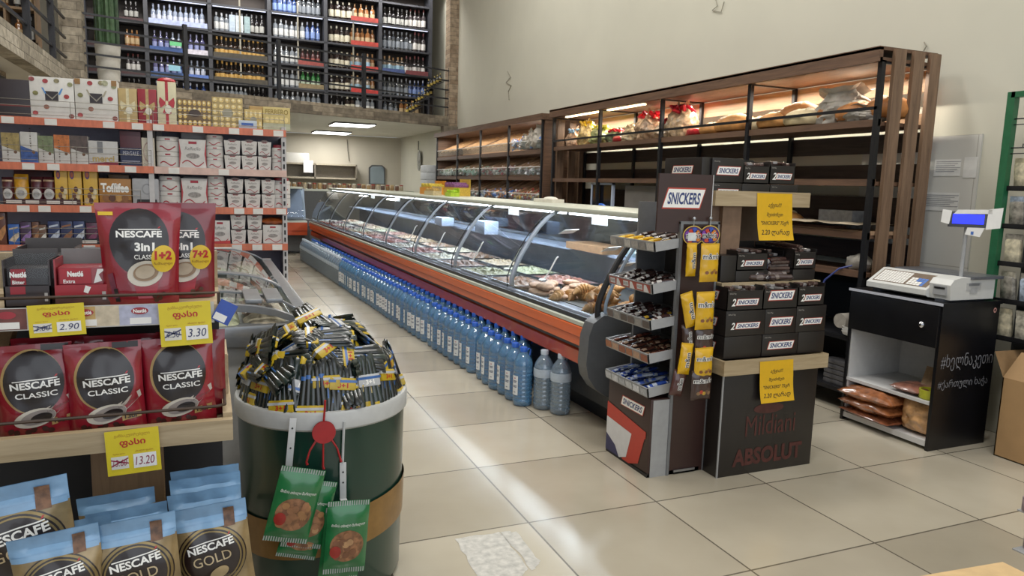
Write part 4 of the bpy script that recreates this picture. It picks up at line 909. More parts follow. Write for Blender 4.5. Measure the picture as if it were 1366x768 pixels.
s_ = thing('label_scale', 'white label printing scale with sloping keyboard on the black cabinet', 'scale', (3.50, 2.56, .792))
SW = M('#cfcfcb', .35, var=.015); SGR = M('#3a3d44', .4, var=.03)
prof = [(.0, .02), (.0, .045), (.06, .085), (.115, .118), (.14, .118), (.36, .118), (.36, .01), (.02, .01)]
MB().prism([(.0, .022), (.0, .05), (.125, .128), (.16, .128), (.16, .012), (.02, .012)], 'y', .12, .50, SW).build('keyboard_housing', s_)
MB().prism([(.03, .012), (.02, .09), (.045, .118), (.10, .128), (.36, .128), (.36, .012)], 'y', -.0, .12, SW).build('printer_housing', s_)
MB().box(.15, .006, .012, .372, .50, .115, SW, bev=.01).build('rear_body', s_)
MB().box(.165, -.02, .118, .40, .46, .134, M('#6d7077', .3, metal=.5, var=.03), bev=.004).build('weighing_plate', s_)
ang = math.atan2(.078, .125)
def kp(u, v, k=0): return (.012 + u * math.cos(ang) - .0006 * k * math.sin(ang), .49 - v, .0575 + u * math.sin(ang) + .0006 * (k + 2) * math.cos(ang))
kb = MB().quad(.005, .012, .118, .355, M('#6b5a4a', .5), kp, 1, 1)
for i in range(8):
    for j in range(11): kb.quad(.012 + i * .0125, .02 + j * .0175, .0225 + i * .0125, .035 + j * .0175, WHITE, lambda u, v: kp(u, v, 1), 1, 1)
for i in range(4):
    for j in range(5): kb.quad(.012 + i * .0165, .225 + j * .0205, .026 + i * .0165, .243 + j * .0205, M('#4a79c8', .5) if (i > 1 and j > 1) or j == 4 else WHITE, lambda u, v: kp(u, v, 1), 1, 1)
kb.build('keyboard', s_, smooth=False)
MB().box(.018, .02, .035, .028, .095, .085, GREYL).box(.016, .028, .066, .024, .088, .076, BLACK).build('label_slot', s_)
MB().box(.14, -.0025, .06, .25, .0, .10, M('#b4b4b2', .4)).box(.155, -.004, .085, .235, -.002, .098, M('#77797c', .4)).box(.17, -.0035, .045, .225, -.001, .072, M('#a9aaaa', .5)).build('side_vent', s_)
MB().box(.02, .03, 0, .34, .08, .014, SGR).box(.02, .42, 0, .34, .47, .014, SGR).build('foot', s_)
MB().tube([(.30, .06, .12), (.30, .06, .40)], .012, GREYL, n=10).build('display_pole', s_)
dh = MB(); dh.box(.255, -.09, .395, .33, .19, .455, M('#d5d6d6', .4)).build('display_head', s_)
MB().box(.2535, -.015, .404, .2555, .155, .452, SGR).build('display_bezel', s_)
MB().box(.2515, .0, .410, .254, .14, .446, M('#1020e8', .3, var=0, emit=1.6)).build('display_screen', s_)
MB().add([(.25, -.02, .40), (.25, -.10, .42), (.252, -.10, .47), (.252, -.015, .475)], [(0, 1, 2, 3)], PAPER).add([(.251, .07, .40), (.251, .0, .405), (.251, .01, .365), (.251, .075, .37)], [(0, 1, 2, 3)], PAPER).add([(.251, .155, .42), (.251, .19, .42), (.251, .20, .46), (.251, .16, .455)], [(0, 1, 2, 3)], PAPER).build('taped_paper', s_, smooth=False)
# facing the camera side as well: the display head is turned to the customer
dsp = thing('customer_display', 'blue lit customer display taped with paper scraps above the scale', 'display', (3.65, 2.60, 1.193), -.75); dsp.scale = (.86, .86, 1.1)
MB().box(-.10, -.004, -.012, .105, .03, .062, SGR, bev=.004).build('display_bezel', dsp)
MB().box(-.083, -.007, .004, .083, -.003, .05, M('#1422f0', .3, var=0, emit=1.8)).build('display_screen', dsp)
MB().add([(-.10, -.009, .0), (-.145, -.009, .01), (-.14, -.009, .07), (-.09, -.009, .065)], [(0, 1, 2, 3)], WHITE).add([(.095, -.009, -.02), (.17, -.009, -.01), (.175, -.009, .085), (.10, -.009, .075)], [(0, 1, 2, 3)], WHITE).add([(0., -.008, -.012), (.09, -.008, -.012), (.07, -.008, -.055), (-.01, -.008, -.045)], [(0, 1, 2, 3)], WHITE).add([(-.08, -.009, .05), (.12, -.009, .055), (.12, -.009, .075), (-.06, -.009, .07)], [(0, 1, 2, 3)], WHITE).add([(.02, -.0095, -.045), (.035, -.0095, -.045), (.035, -.0095, -.03), (.02, -.0095, -.03)], [(0, 1, 2, 3)], M('#3a66b0', .5)).build('taped_paper', dsp, smooth=False)
MB().tube([(0, .02, -.01), (0, .02, -.395)], .011, GREYL, n=10).build('pole', dsp)
for nm in ('display_pole', 'display_head', 'display_bezel', 'display_screen', 'taped_paper'):
    for o in list(KIDS[s_.name]):
        if o.name.split('.')[0] == nm: KIDS[s_.name].remove(o); bpy.data.objects.remove(o)
# notices on the tiles
def notice(label, y0, y1, z0, z1, n_, blank=False):
    t = thing('wall_notice', label, 'notice', (4.137, (y0 + y1) / 2, (z0 + z1) / 2)); a, b = (y1 - y0) / 2, (z1 - z0) / 2
    MB().box(-.002, -a, -b, 0, a, b, M('#d9d9d6', .6, var=.02)).build('sheet', t)
    m = MB()
    for k in range(n_): m.box(-.003, -a + a * .35 * (k % 3) * .6, b * .75 - k * b * 1.4 / n_, -.002, a * .85, b * .75 - k * b * 1.4 / n_ - .004, M('#8f9094', .6))
    if n_: m.build('printed_lines', t)
    return t
notice('upper white printed notice taped to the wall tiles', 3.03, 3.20, 1.46, 1.56, 6); notice('lower white printed notice taped to the wall tiles', 3.02, 3.26, 1.25, 1.36, 7)
notice('small plain white paper beside the upper notice on the tiles', 2.93, 3.01, 1.45, 1.57, 0)

# ---------------------------------------------------------------- green rack with hanging snacks
gr = thing('wire_rack', 'green framed rack with wire shelves of hanging snack packs at the right wall', 'rack', (3.935, 2.63, 0))
GRN = M('#1f5b3a', .4, var=.05)
MB().box(-.02, -.02, 0, .02, .02, 1.89, GRN).build('post', gr); MB().box(-.02, -1.30, 0, .02, -1.26, 1.89, GRN).build('post', gr)
MB().box(-.02, -1.28, 1.86, .02, 0, 1.89, GRN).build('top_bar', gr)
for k, z in enumerate((.58, .78, .98, 1.18, 1.38)):
    m = MB().box(.0, -1.26, z, .008, -.02, z + .022, IRON).box(.0, -1.26, z - .004, .18, -.02, z + .002, IRON)
    m.build('wire_shelf', gr)
for z in (1.60, 1.75):
    m = MB().tube([(0, -1.26, z), (0, -.02, z)], .004, IRON, n=6).tube([(0, -1.26, z - .03), (0, -.02, z - .03)], .003, IRON, n=6)
    for y in (-.08, -.16, -.24, -.32): m.tube([(0.16, y, z), (0, y, z), (0, y, z + .02)], .003, IRON, n=6)
    m.build('wire_hooks', gr)
MB().box(.185, -1.28, 0, .195, -.03, 1.45, M('#2e3133', .6, var=.05)).build('back_panel', gr)
PK = [M('#c9bfa4', .3, var=.25, scale=30., coat=.5), M('#b8b2a2', .25, var=.3, scale=30., coat=.6), M('#8f8a80', .2, var=.35, scale=26., coat=.7), M('#a9b6c9', .2, var=.3, scale=30., coat=.7)]
i_ = 0
for k, z in enumerate((.58, .78, .98, 1.18, 1.38)):
    for j in range(5):
        y = -.07 - j * .105; i_ += 1
        m = pillow(.055, .085, .15, PK[(k + j) % 4], i_ * 1.3, .1)
        o = tag(MB().box(-.02, -.04, .0, .02, .04, .14, PK[(k * 2 + j) % 4], bev=.018).box(-.004, -.042, .13, .004, .042, .165, PK[(k + j) % 4]).build('snack_pack', loc=(3.935 + .05, 2.63 + y, z + .004)), 'shiny snack pack on the %s wire shelf up, %s from the green post' % (nth(k + 1), nth(j + 1)), 'snack pack', 'snack packs on the green rack')
        o.rotation_euler = (0, -.12, .15 * ((i_ % 3) - 1))
tag(MB().box(-.02, -.05, 0, .02, .05, .24, PK[2], bev=.018).build('snack_pack', loc=(3.99, 2.42, 1.50)), 'tall shiny snack pack hanging from the top hooks of the green rack', 'snack pack')

# ---------------------------------------------------------------- cardboard boxes at the right edge
KRA = M('#a58258', .75, var=.05, scale=6.); KRAD = M('#8d6d48', .75, var=.05)
cb = thing('cardboard_box', 'open brown cardboard box with a yellow printed spot beside the black cabinet', 'box', (3.77, 1.98, 0))
MB().box(0, 0, 0, .006, .42, .42, KRA).box(0, .414, 0, .33, .42, .42, KRA).box(0, 0, 0, .33, .006, .42, KRA).box(.324, 0, 0, .33, .42, .42, KRA).box(0, 0, 0, .33, .42, .006, KRA).build('box_body', cb)
MB().add([(0, 0, .42), (0, .42, .42), (.09, .40, .55), (.09, .03, .56)], [(0, 1, 2, 3)], KRA).build('flap', cb); MB().add([(0, .42, .42), (.33, .42, .42), (.33, .50, .53), (.02, .49, .54)], [(0, 1, 2, 3)], KRAD).build('flap', cb)
q = MB(); f = lambda u, v, k=0: (-.001 - .0006 * k, .42 - u, v); q.disc(.22, .22, .085, .085, M('#b98a1e', .7, var=.08), f, 28, 1)
q.disc(.225, .19, .05, .016, TXT_K, lambda u, v: f(u, v, 1), 20, 1); q.build('printed_spot', cb, smooth=False)
b2 = thing('cardboard_box', 'corner of a tan cardboard box with open flaps low in front at the right', 'box', (1.12, .72, 0), -.17)
MB().box(.03, -.3, 0, .66, .22, .43, KRA).build('box_body', b2)
MB().add([(.03, .22, .43), (.66, .22, .43), (.63, .50, .425), (.05, .46, .42)], [(0, 1, 2, 3)], M('#c2a273', .75, var=.04)).build('flap', b2)
MB().add([(.03, -.3, .43), (.03, .22, .43), (-.26, .40, .45), (-.28, -.26, .44)], [(0, 1, 2, 3)], M('#bb9d74', .75, var=.04)).build('flap', b2)
for k, p in enumerate(((2.310, 1.350, 0.377), (2.342, 1.350, 0.248))):
    j = MB().lathe([(.012, 0), (.014, .004), (.014, .045), (.009, .05)], M('#8f7f86', .3, var=.2, scale=60.), n=12).lathe([(.011, .05), (.011, .062), (0, .063)], BLACK, n=12)
    tag(j.build('lip_balm_tube', loc=p), 'tiny tube with black cap at the very edge, %s one' % ('upper' if k == 0 else 'lower'), 'tube')
    if k == 0: ckx, ckz = p[0], p[2]
tag(MB().box(.16, -.05, 0, .21, .05, .85, GREYL).box(-.012, -.02, ckz - .004, .17, .02, ckz, GREYL).box(-.012, -.02, (2.342, 1.350, 0.248)[2] - .004, .17, .02, (2.342, 1.350, 0.248)[2], GREYL).build('checkout_stand', loc=(ckx, 1.35, 0)), 'narrow grey stand with small tubes at the very right edge in front', 'stand')

# ---------------------------------------------------------------- torn white sticker on the floor
stk = MB(); rr = random.Random(4)
def patch(pts, nm):
    out = []
    for i in range(len(pts)):
        a, b = Vector(pts[i][:2]), Vector(pts[(i + 1) % len(pts)][:2])
        for k in range(7):
            p_ = a.lerp(b, k / 7); out.append((p_.x + rr.uniform(-.006, .006), p_.y + rr.uniform(-.006, .006), .0012))
    return out
SWH = M('#b5b2aa', .6, var=.12, scale=40.)
A = patch([(0.828, 2.469, 0.000), (1.007, 2.457, 0.000), (1.000, 2.176, 0.000), (0.933, 2.112, 0.000), (0.814, 2.155, 0.000)], 'a'); stk.add(A, [tuple(range(len(A)))], SWH)
A = patch([(1.012, 2.462, 0.000), (1.070, 2.435, 0.000), (1.062, 2.209, 0.000), (1.010, 2.151, 0.000)], 'b'); stk.add(A, [tuple(range(len(A)))], SWH)
tag(stk.build('torn_sticker', smooth=False), 'torn white sticker residue stuck on the floor tiles in front', 'sticker')

# ---------------------------------------------------------------- white shelving with orange price rails (two bays)
GY = 5.25
SHW = M('#b9b6b6', .45, var=.03); SHL = M('#8f8ca0', .5, var=.03); RAIL = M('#c4694a', .4, var=.08, scale=14., stretch=(3, 1, 1)); RAILP = M('#c9a89c', .4, var=.08, scale=14.); TAGW = M('#d6d3cd', .5, var=.03)
WIRE = M('#7d786e', .4, metal=.4, var=.02)
RZ = [1.655, 1.385, 1.13, .885, .62]
def gondola(label, x0, x1, rails, tags, wires, endr):
    t = thing('shelving_unit', label, 'shelving', (x0, GY, 0)); L_ = x1 - x0
    MB().box(0, .45, .05, L_, .47, 1.70, SHL).build('back_panel', t)
    for k, z in enumerate(RZ):
        MB().box(0, .004, z - .012, L_, .45, z, SHW).build('shelf', t)
        r = MB().box(0, -.008, z - .042, L_, .004, z + .003, rails[k]).build('price_rail', t)
        if k < 4:
            for x in tags[k]: MB().box(x - x0 - .032, -.011, z - .040, x - x0 + .032, -.008, z - .002, TAGW).build('price_tag', r)
    for k, (a, b) in wires.items():
        z = RZ[k]; m = MB()
        for dz in (.02, .07, .105): m.tube([(a - x0, .0, z + dz), (b - x0, .0, z + dz)], .0016, WIRE, n=5)
        q = int((b - a) / .32)
        for i in range(q + 1): x = a - x0 + (b - a) * i / q; m.tube([(x, 0, z), (x, 0, z + .105)], .0016, WIRE, n=5)
        m.build('wire_guard', t)
    MB().box(0, .40, 0, .03, .47, 1.75, SHW).build('upright', t)
    u = MB().box(L_ - .03, -.0, 0, L_, .06, 1.68, SHW).box(L_ - .012, .06, .1, L_ - .006, .46, 1.62, M('#9b98a8', .5))
    if endr:
        for i in range(26): u.box(L_ - .022, -.0025, .30 + i * .05, L_ - .010, .0, .33 + i * .05, BLACK)
    u.build('upright', t)
    MB().box(0, .0, 0, L_, .46, .08, SHW).build('plinth', t)
    return t
gondola('white shelving unit with orange price rails, the bay with chocolate boxes', -1.50, -.318, [RAIL] * 5, [[-1.09, -.56, -.40, -.87], [-1.0, -.87, -.45, -.60], [-1.04, -.93, -.71], [-1.05, -.80, -.70, -.58, -.48]], {0: (-1.2, -.33), 1: (-1.16, -.33), 2: (-1.16, -.4), 3: (-1.1, -.35)}, False)
gondola('white shelving unit with orange price rails, the bay with white coconut sweet boxes', -.315, .50, [RAIL, RAILP, RAIL, RAIL, RAIL], [[-.28, -.05, .17, .32, .45], [-.2, 0.1], [.19, .31, .46], [.17, .30, .43]], {0: (-.31, .49)}, True)
# --- generic shelf goods, built box by box: front rectangle (x0,z0,x1,z1) on plane y
def goods(name, cat, label, rect, depth, base, decor=None, y=GY + .03, bev=.003, group=None, rough=.4):
    x0, z0, x1, z1 = rect; w_, h_ = x1 - x0, z1 - z0
    t = thing(name, label, cat, ((x0 + x1) / 2, y, z0), 0, group)
    MB().box(-w_ / 2, 0, 0, w_ / 2, depth, h_, M(base, rough, var=.04, scale=25.), bev=bev).build('carton', t)
    if decor:
        q = MB(); f = lambda u, v, k=0: (u * w_ / 2, -.0008 - .0006 * k, v * h_)
        decor(q, f, w_, h_); q.build('front_label', t, smooth=False)
    return t
def fz(r, k): # snap a rectangle's bottom on shelf k
    return (r[0], RZ[k] + .002, r[2], r[3])
def d_gift(rib, pic):
    def d(q, f, w_, h_):
        q.poly([(-.32, .42), (.28, .42), (.28, .66), (-.32, .66)], M('#2a2224', .4), lambda u, v: f(u, v, 0))
        for i, (a, b, c) in enumerate(((-.3, .9, '#a03a3e'), (-.8, .6, '#7d7a48'), (.7, .55, '#a03a3a'), (-.3, .28, '#8a5a4a'), (.25, .92, '#8b8260'), (.9, .85, '#8f9068'), (-.95, .93, '#8f4a4a'), (-.85, .12, '#9a4040'), (.9, .08, '#7a3b36'))):
            q.disc(a * .93, b, .13, .055, M(c, .5, var=.2, scale=60.), lambda u, v: f(u, v, 1), 14, 1)
        col = M(rib, .4)
        for s in (-1, 1): q.poly([(s * .30 - .02, .60), (s * .45 - .02, .74), (s * .45 + .06, .74), (s * .30 + .06, .58)], col, lambda u, v: f(u, v, 2))
        q.poly([(-.3, .60), (-.24, .60), (0, .50), (.24, .62), (.30, .62), (0, .46)], M('#8a8478', .5), lambda u, v: f(u, v, 2))
        if pic:
            for s in (-.85, .85): q.poly([(s - .13, .86), (s + .13, .86), (s + .13, .995), (s - .13, .995)], M('#8f6a3c', .5), lambda u, v: f(u, v, 2))
            q.disc(.42, .92, .16, .07, M('#a9a98a', .5, var=.2, scale=60.), lambda u, v: f(u, v, 2), 16, 1)
    return d
def d_bow(c, disc):
    def d(q, f, w_, h_):
        mt = M(c, .35, var=.1, scale=40.)
        q.poly([(-.16, 0), (.16, 0), (.16, 1), (-.16, 1)], mt, lambda u, v: f(u, v, 0))
        for s in (-1, 1):
            q.poly([(0, .50), (s * .75, .64), (s * .85, .52), (s * .7, .38)], mt, lambda u, v: f(u, v, 3)); q.poly([(0, .5), (s * .5, .26), (s * .2, .24)], mt, lambda u, v: f(u, v, 2))
        q.disc(0, .5, .15, .06, M('#d9cfa8', .4), lambda u, v: f(u, v, 4), 12, 1); q.disc(.12, .36, .36, .10, M('#d8d4c4', .5), lambda u, v: f(u, v, 5), 18, 1)
    return d
def balls(nx, nz, col):
    def d(q, f, w_, h_):
        for i in range(nx):
            for j in range(nz):
                u = -1 + 2 * (i + .5) / nx; v = (j + .5) / nz
                if abs(u) < .34 and .35 < v < .62: continue
                q.disc(u, v, .82 / nx, .40 / nz, M(col, .3, metal=.4, var=.15, scale=80.), lambda a, b: f(a, b, 1), 14, 2)
                q.disc(u - .1 / nx, v + .08 / nz, .4 / nx, .2 / nz, M('#e3d3a0', .3), lambda a, b: f(a, b, 2), 10, 1)
        q.disc(0, .49, .36, .14, M('#3c2a1e' if nx > 5 else '#8f8a76', .4), lambda u, v: f(u, v, 2), 20, 1)
    return d
goods('gift_box', 'box', 'dark box lying at the far left end of the top shelf', fz((-1.204, 1.661, -0.977, 1.876), 0), .25, '#2a2123', lambda q, f, w, h: (q.poly([(-1, .28), (1, .28), (1, .33), (-1, .33)], M('#6a2a2a', .5), f)))
goods('gift_box', 'box', 'white chocolate gift box with blue ribbon handle on the top shelf', fz((-0.977, 1.657, -0.745, 1.903), 0), .12, '#d3d0ca', d_gift('#4a86c8', False))
goods('gift_box', 'box', 'white chocolate gift box with grey ribbon handle on the top shelf', fz((-0.741, 1.662, -0.508, 1.909), 0), .12, '#d0cdc6', d_gift('#a39a84', True))
goods('gift_box', 'box', 'small gold gift box with cream bow on the top shelf', fz((-0.505, 1.668, -0.400, 1.867), 0), .08, '#b39a66', d_bow('#cfc39a', 1))
goods('gift_box', 'box', 'small red gift box with gold ribbon on the top shelf', fz((-0.396, 1.670, -0.288, 1.871), 0), .08, '#8e1f2a', d_bow('#b0935a', 1))
gt = goods('gift_box', 'box', 'tall cream gift box with red ribbon and bow on the top shelf', fz((-0.283, 1.672, -0.174, 1.926), 0), .08, '#cfc7a4', d_bow('#a81a26', 1))
MB().ball((0, .03, 0), (.055, .03, .02), M('#a81a26', .35, var=.1, scale=40.), 10, 6).build('red_bow', gt).location = (0, 0, (-0.283, 1.672, -0.174, 1.926)[3] - RZ[0] + .006)
goods('praline_box', 'box', 'wide clear box of gold wrapped pralines on the top shelf', fz((-0.167, 1.672, 0.035, 1.825), 0), .09, '#6a5436', balls(7, 4, '#b8954e'))
goods('praline_box', 'box', 'square clear box of gold wrapped pralines, the taller one', fz((0.039, 1.669, 0.229, 1.853), 0), .09, '#a08b58', balls(5, 5, '#c2a566'))
goods('praline_box', 'box', 'small flat gold praline box near the end of the top shelf', fz((0.238, 1.717, 0.352, 1.786), 0), .09, '#b59a5a', balls(4, 2, '#c2a566'))
goods('praline_box', 'box', 'gold box with raised lettering at the end of the top shelf', fz((0.357, 1.676, 0.532, 1.810), 0), .12, '#bda868', lambda q, f, w, h: (q.text('FERRERO', 0, .80, 1.7, .22, M('#8a7438', .4, metal=.4), f, bold=.02), [q.disc(-.7 + .35 * i, .45, .15, .13, M('#c9b070', .3, metal=.4), f, 12, 1) for i in range(5)], q.poly([(-1, 0), (1, 0), (1, .30), (-1, .30)], M('#a9a98c', .5, var=.1), f)))
goods('praline_box', 'box', 'flat tan box lying behind the lettered gold box', (.10 + .18, RZ[0] + .002, .28 + .17, RZ[0] + .17), .12, '#a5864e', None, y=GY + .2)
goods('price_card', 'card', 'small white and blue card on the top shelf before the small gold box', (*[.20, RZ[0] + .002, .315], RZ[0] + .055), .01, '#b9c4cf', lambda q, f, w, h: q.poly([(-.7, .3), (.6, .3), (.6, .7), (-.7, .7)], M('#3a5fae', .5), f), y=GY + .008)
# second shelf, left bay
def d_choc(c, logo_, vert=True):
    def d(q, f, w_, h_):
        q.poly([(-1, .55), (1, .35), (1, 1), (-1, 1)] if vert else [(-1, 0), (1, 0), (1, .35), (-1, .55)], M(c, .4, var=.2, scale=40.), f)
        q.text(logo_, -.35 if vert else .2, .45 if vert else .75, .5 * h_ / w_ * 1.2 if False else .75, .16, M('#57483c', .5), lambda u, v: f(u, v, 1), rot=PI / 2)
        q.disc(.5, .35, .2, .06, M('#6a4a34', .5, var=.2), lambda u, v: f(u, v, 1), 12, 1)
    return d
for r, c, v, lab in (((2, 177, 27, 209), '#9a8650', True, 'white bar box with olive-gold top at the left of the second shelf'), ((27, 176, 50, 210), '#33508f', False, 'white bar box with blue lower half on the second shelf'),
                     ((51, 181, 72, 209), '#6f7a56', True, 'white bar box with grey-green top on the second shelf'), ((73, 180, 93, 209), '#b8672c', True, 'white bar box with orange top on the second shelf'), ((94, 181, 117, 209), '#51423c', True, 'white bar box with dark brown top on the second shelf')):
    x0, z0, x1, z1 = {2: (-1.138, 1.418, -1.046, 1.561), 27: (-1.042, 1.417, -0.953, 1.570), 51: (-0.950, 1.425, -0.871, 1.552), 73: (-0.867, 1.429, -0.783, 1.561), 94: (-0.779, 1.433, -0.686, 1.561)}[r[0]]
    goods('chocolate_box', 'box', lab, fz((x0, z0, x1, z1), 1), .10, '#c9c7c2', d_choc(c, 'HEIDI', v))
goods('chocolate_box', 'box', 'wide white chocolate box with gold lettering on the second shelf', fz((-0.683, 1.433, -0.521, 1.535), 1), .10, '#c3c1be', lambda q, f, w, h: (q.poly([(-1, 0), (1, 0), (1, .16), (-1, .05)], M('#7a2030', .5), f), q.poly([(-.4, .5), (-.02, .5), (-.02, .98), (-.4, .98)], M('#77787a', .4), f), q.text('merci', 0, .26, 1.5, .26, M('#b0975a', .35, metal=.3), lambda u, v: f(u, v, 1), bold=.03)))
goods('chocolate_box', 'box', 'dark box with maroon top and navy front on the second shelf', fz((-0.507, 1.435, -0.388, 1.604), 1), .10, '#4a1d26', lambda q, f, w, h: (q.poly([(-1, 0), (1, 0), (1, .52), (-1, .52)], M('#232a48', .5), f), q.text('PERGALE', 0, .36, 1.5, .12, M('#b9b9c4', .4), lambda u, v: f(u, v, 1)), q.poly([(-.85, .12), (.85, .12), (.85, .15), (-.85, .15)], M('#8a8c9c', .4), lambda u, v: f(u, v, 1))))
goods('chocolate_box', 'box', 'cream heart printed box at the join of the two bays, second shelf', fz((-0.385, 1.434, -0.311, 1.567), 1), .09, '#c9c0ac', lambda q, f, w, h: q.disc(0, .5, .75, .35, M('#a98a80', .5), f, 20, 1, inner=.85))
goods('carton', 'box', 'plain brownish grey carton behind the heart box', fz((-0.398, 1.569, -0.313, 1.633), 1), .09, '#77706c', None, y=GY + .2)
# coconut sweets in white, second and third shelf of the right bay
REDM = M('#9c2030', .45); GRYP = M('#77706c', .5)
def d_coco(q, f, w_, h_):
    q.poly([(-.3, .84), (.3, .84), (.3, .93), (-.3, .93)], REDM, f)
    q.text('Raffaello', 0, .68, 1.15, .12, GRYP, f, shear=.2)
    q.disc(0, .42, .5, .10, M('#8f8a86', .5, var=.2, scale=60.), f, 18, 1)
    pts = [(-.8 + 1.6 * i / 8, .18 + .10 * math.sin(i * .85)) for i in range(9)]
    q.poly(pts + [(x, y - .045) for x, y in reversed(pts)], REDM, f)
COCO = '#cfcbc6'
def coco_stack(label, rect, n_, rows=1):
    x0, z0, x1, z1 = rect; h_ = (z1 - z0) / n_
    for k in range(n_):
        t = thing('sweet_box', label + ', %s from below' % nth(k + 1), 'box', ((x0 + x1) / 2, GY + .03 + (x1 - x0) * .35, z0 + k * h_))
        w_ = x1 - x0
        MB().lathe([(w_ / 2 - .004, 0), (w_ / 2, .004), (w_ / 2, h_ - .012), (w_ / 2 - .003, h_ - .001), (0, h_ - .001)], M(COCO, .4, var=.03), n=28, sy=.7).lathe([(w_ / 2 + .0015, h_ * .70), (w_ / 2 + .0015, h_ * .72)], GRYP, n=28, sy=.7).build('box_body', t)
        q = MB(); f = lambda u, v: (math.sin(u * .9) * (w_ / 2 + .001), -math.cos(u * .9) * (w_ / 2 * .7 + .001), v * h_)
        pts = [(-.8 + 1.6 * i / 8, .28 + .12 * math.sin(i * .85 + k)) for i in range(9)]
        q.add([f(*p) for p in pts] + [f(x, y - .08) for x, y in pts], [(i, i + 1, i + 10, i + 9) for i in range(8)], REDM)
        q.quad(-.25, .78, .25, .88, REDM, f, 4, 1); q.build('front_label', t)
def cube_box(label, rect, group=None):
    x0, z0, x1, z1 = rect; w_, h_ = x1 - x0, z1 - z0; t = thing('sweet_box', label, 'box', ((x0 + x1) / 2, GY + .03, z0), 0, group)
    m = MB(); a = w_ / 2; b = a * .86
    m.add([(-b, .0, 0), (b, .0, 0), (b, w_ * .9, 0), (-b, w_ * .9, 0), (-a, -.008, h_ - .006), (a, -.008, h_ - .006), (a, w_, h_ - .006), (-a, w_, h_ - .006)], [(0, 3, 2, 1), (4, 5, 6, 7), (0, 1, 5, 4), (1, 2, 6, 5), (2, 3, 7, 6), (3, 0, 4, 7)], M(COCO, .4, var=.03)); m.build('carton', t)
    q = MB(); f = lambda u, v, k=0: (u * (b + (a - b) * v) * .99, -.0012 - .008 * v, v * h_)
    d_coco(q, f, w_, h_); q.disc(0, .96, .55, .09, M('#6d5a58', .4), lambda u, v: f(u, v), 16, 1); q.build('front_label', t, smooth=False); return t
def pillowbox(label, rect):
    t = goods('sweet_box', 'box', label, rect, .06, COCO, lambda q, f, w, h: (d_coco(q, f, w, h), [q.poly([(s * 1.0, .0), (s * .86, .5), (s * 1.0, 1.)], M('#a93036', .4), f) for s in (-1, 1)])); return t
SHELFN = {1: 'second', 2: 'third', 3: 'fourth'}
for k, rr_ in ((1, [(-0.303, 1.409, -0.166, 1.582), (-0.167, 1.415, -0.004, 1.570), (-0.004, 1.410, 0.102, 1.606), (0.410, 1.405, 0.503, 1.541)]), (2, [(-0.295, 1.153, -0.166, 1.328), (-0.162, 1.151, -0.003, 1.318), (-0.003, 1.148, 0.104, 1.337), (0.411, 1.144, 0.529, 1.319)])):
    coco_stack('oval white sweet box, left end of the %s white-bay shelf' % SHELFN[k], fz(rr_[0], k), 2)
    pillowbox('large white pillow-shaped sweet box on the %s shelf' % SHELFN[k], fz(rr_[1], k))
    coco_stack('small oval white sweet box right of the pillow box, %s shelf' % SHELFN[k], fz(rr_[2], k), 3)
    x0, z0, x1, z1 = fz(rr_[3], k)
    coco_stack('round white sweet tub at the right end of the %s shelf' % SHELFN[k], (x0, z0, x1, z0 + (z1 - z0)), 2)
    tag(MB().lathe([((x1 - x0) * .42, 0), ((x1 - x0) * .40, .018), (0, .024)], M('#7d1426', .4), n=20, sy=.7).build('red_lid_bow', loc=((x0 + x1) / 2, GY + .03 + (x1 - x0) * .35, z1)), 'dark red ribbon lid on the round tub at the right end of the %s shelf' % SHELFN[k], 'ribbon')
    for j, (a, b) in enumerate((((0.106, 1.404, 0.209, 1.582), 0), ((0.214, 1.408, 0.314, 1.582), 0), ((0.318, 1.406, 0.405, 1.582), 0))):
        dx = 0 if k == 1 else .012 * (1 + .3 * j); zt = RZ[k] + .002; hh = (a3 := a[3] - RZ[1]) / 2 if False else .098
        for lv in range(2): cube_box('small tapered white sweet box, %s shelf, %s column from the right tub, %s' % (SHELFN[k], nth(3 - j), ('lower', 'upper')[lv]), (a[0] + dx, zt + lv * hh, a[2] + dx, zt + lv * hh + hh - .002))
    for dz in ((0,) if k == 2 else (0, .05)):
        goods('carton', 'box', 'plain grey-white carton lying behind the pillow box, %s shelf, %s' % (SHELFN[k], 'upper' if dz else 'lower'), (rr_[1][0] + .01, rr_[1][3] - .04 + dz, rr_[1][2] - .0, rr_[1][3] + .012 + dz), .1, '#a8a4a4', None, y=GY + .20)
goods('sweet_box', 'box', 'white sweet pack with red lower edge on the fourth shelf', fz((0.004, 0.897, 0.130, 1.043), 3), .10, COCO, lambda q, f, w, h: (d_coco(q, f, w, h), q.poly([(-1, 0), (1, 0), (1, .14), (-1, .10)], M('#b03030', .4), lambda u, v: f(u, v, 1))))
for j, (a, b) in enumerate((((0.135, 0.891, 0.231, 1.069), 0), ((0.240, 0.891, 0.337, 1.065), 0))):
    for lv in range(2): cube_box('small tapered white sweet box, fourth shelf, %s column, %s' % (('left', 'right')[j], ('lower', 'upper')[lv]), (a[0], RZ[3] + .002 + lv * .1, a[2], RZ[3] + .1 + lv * .1))
goods('sweet_box', 'box', 'white sweet box with orange wrapper on top at the end of the fourth shelf', fz((0.342, 0.890, 0.470, 1.014), 3), .12, COCO, d_coco)
tag(pillow(.16, .10, .045, M('#a5501f', .3, var=.25, scale=25., coat=.5), 3.).build('orange_wrapper', loc=(.41, GY + .09, (0.342, 0.890, 0.470, 1.014)[3] + .002)), 'orange wrapped sweet pack lying on the end box of the fourth shelf', 'packet')
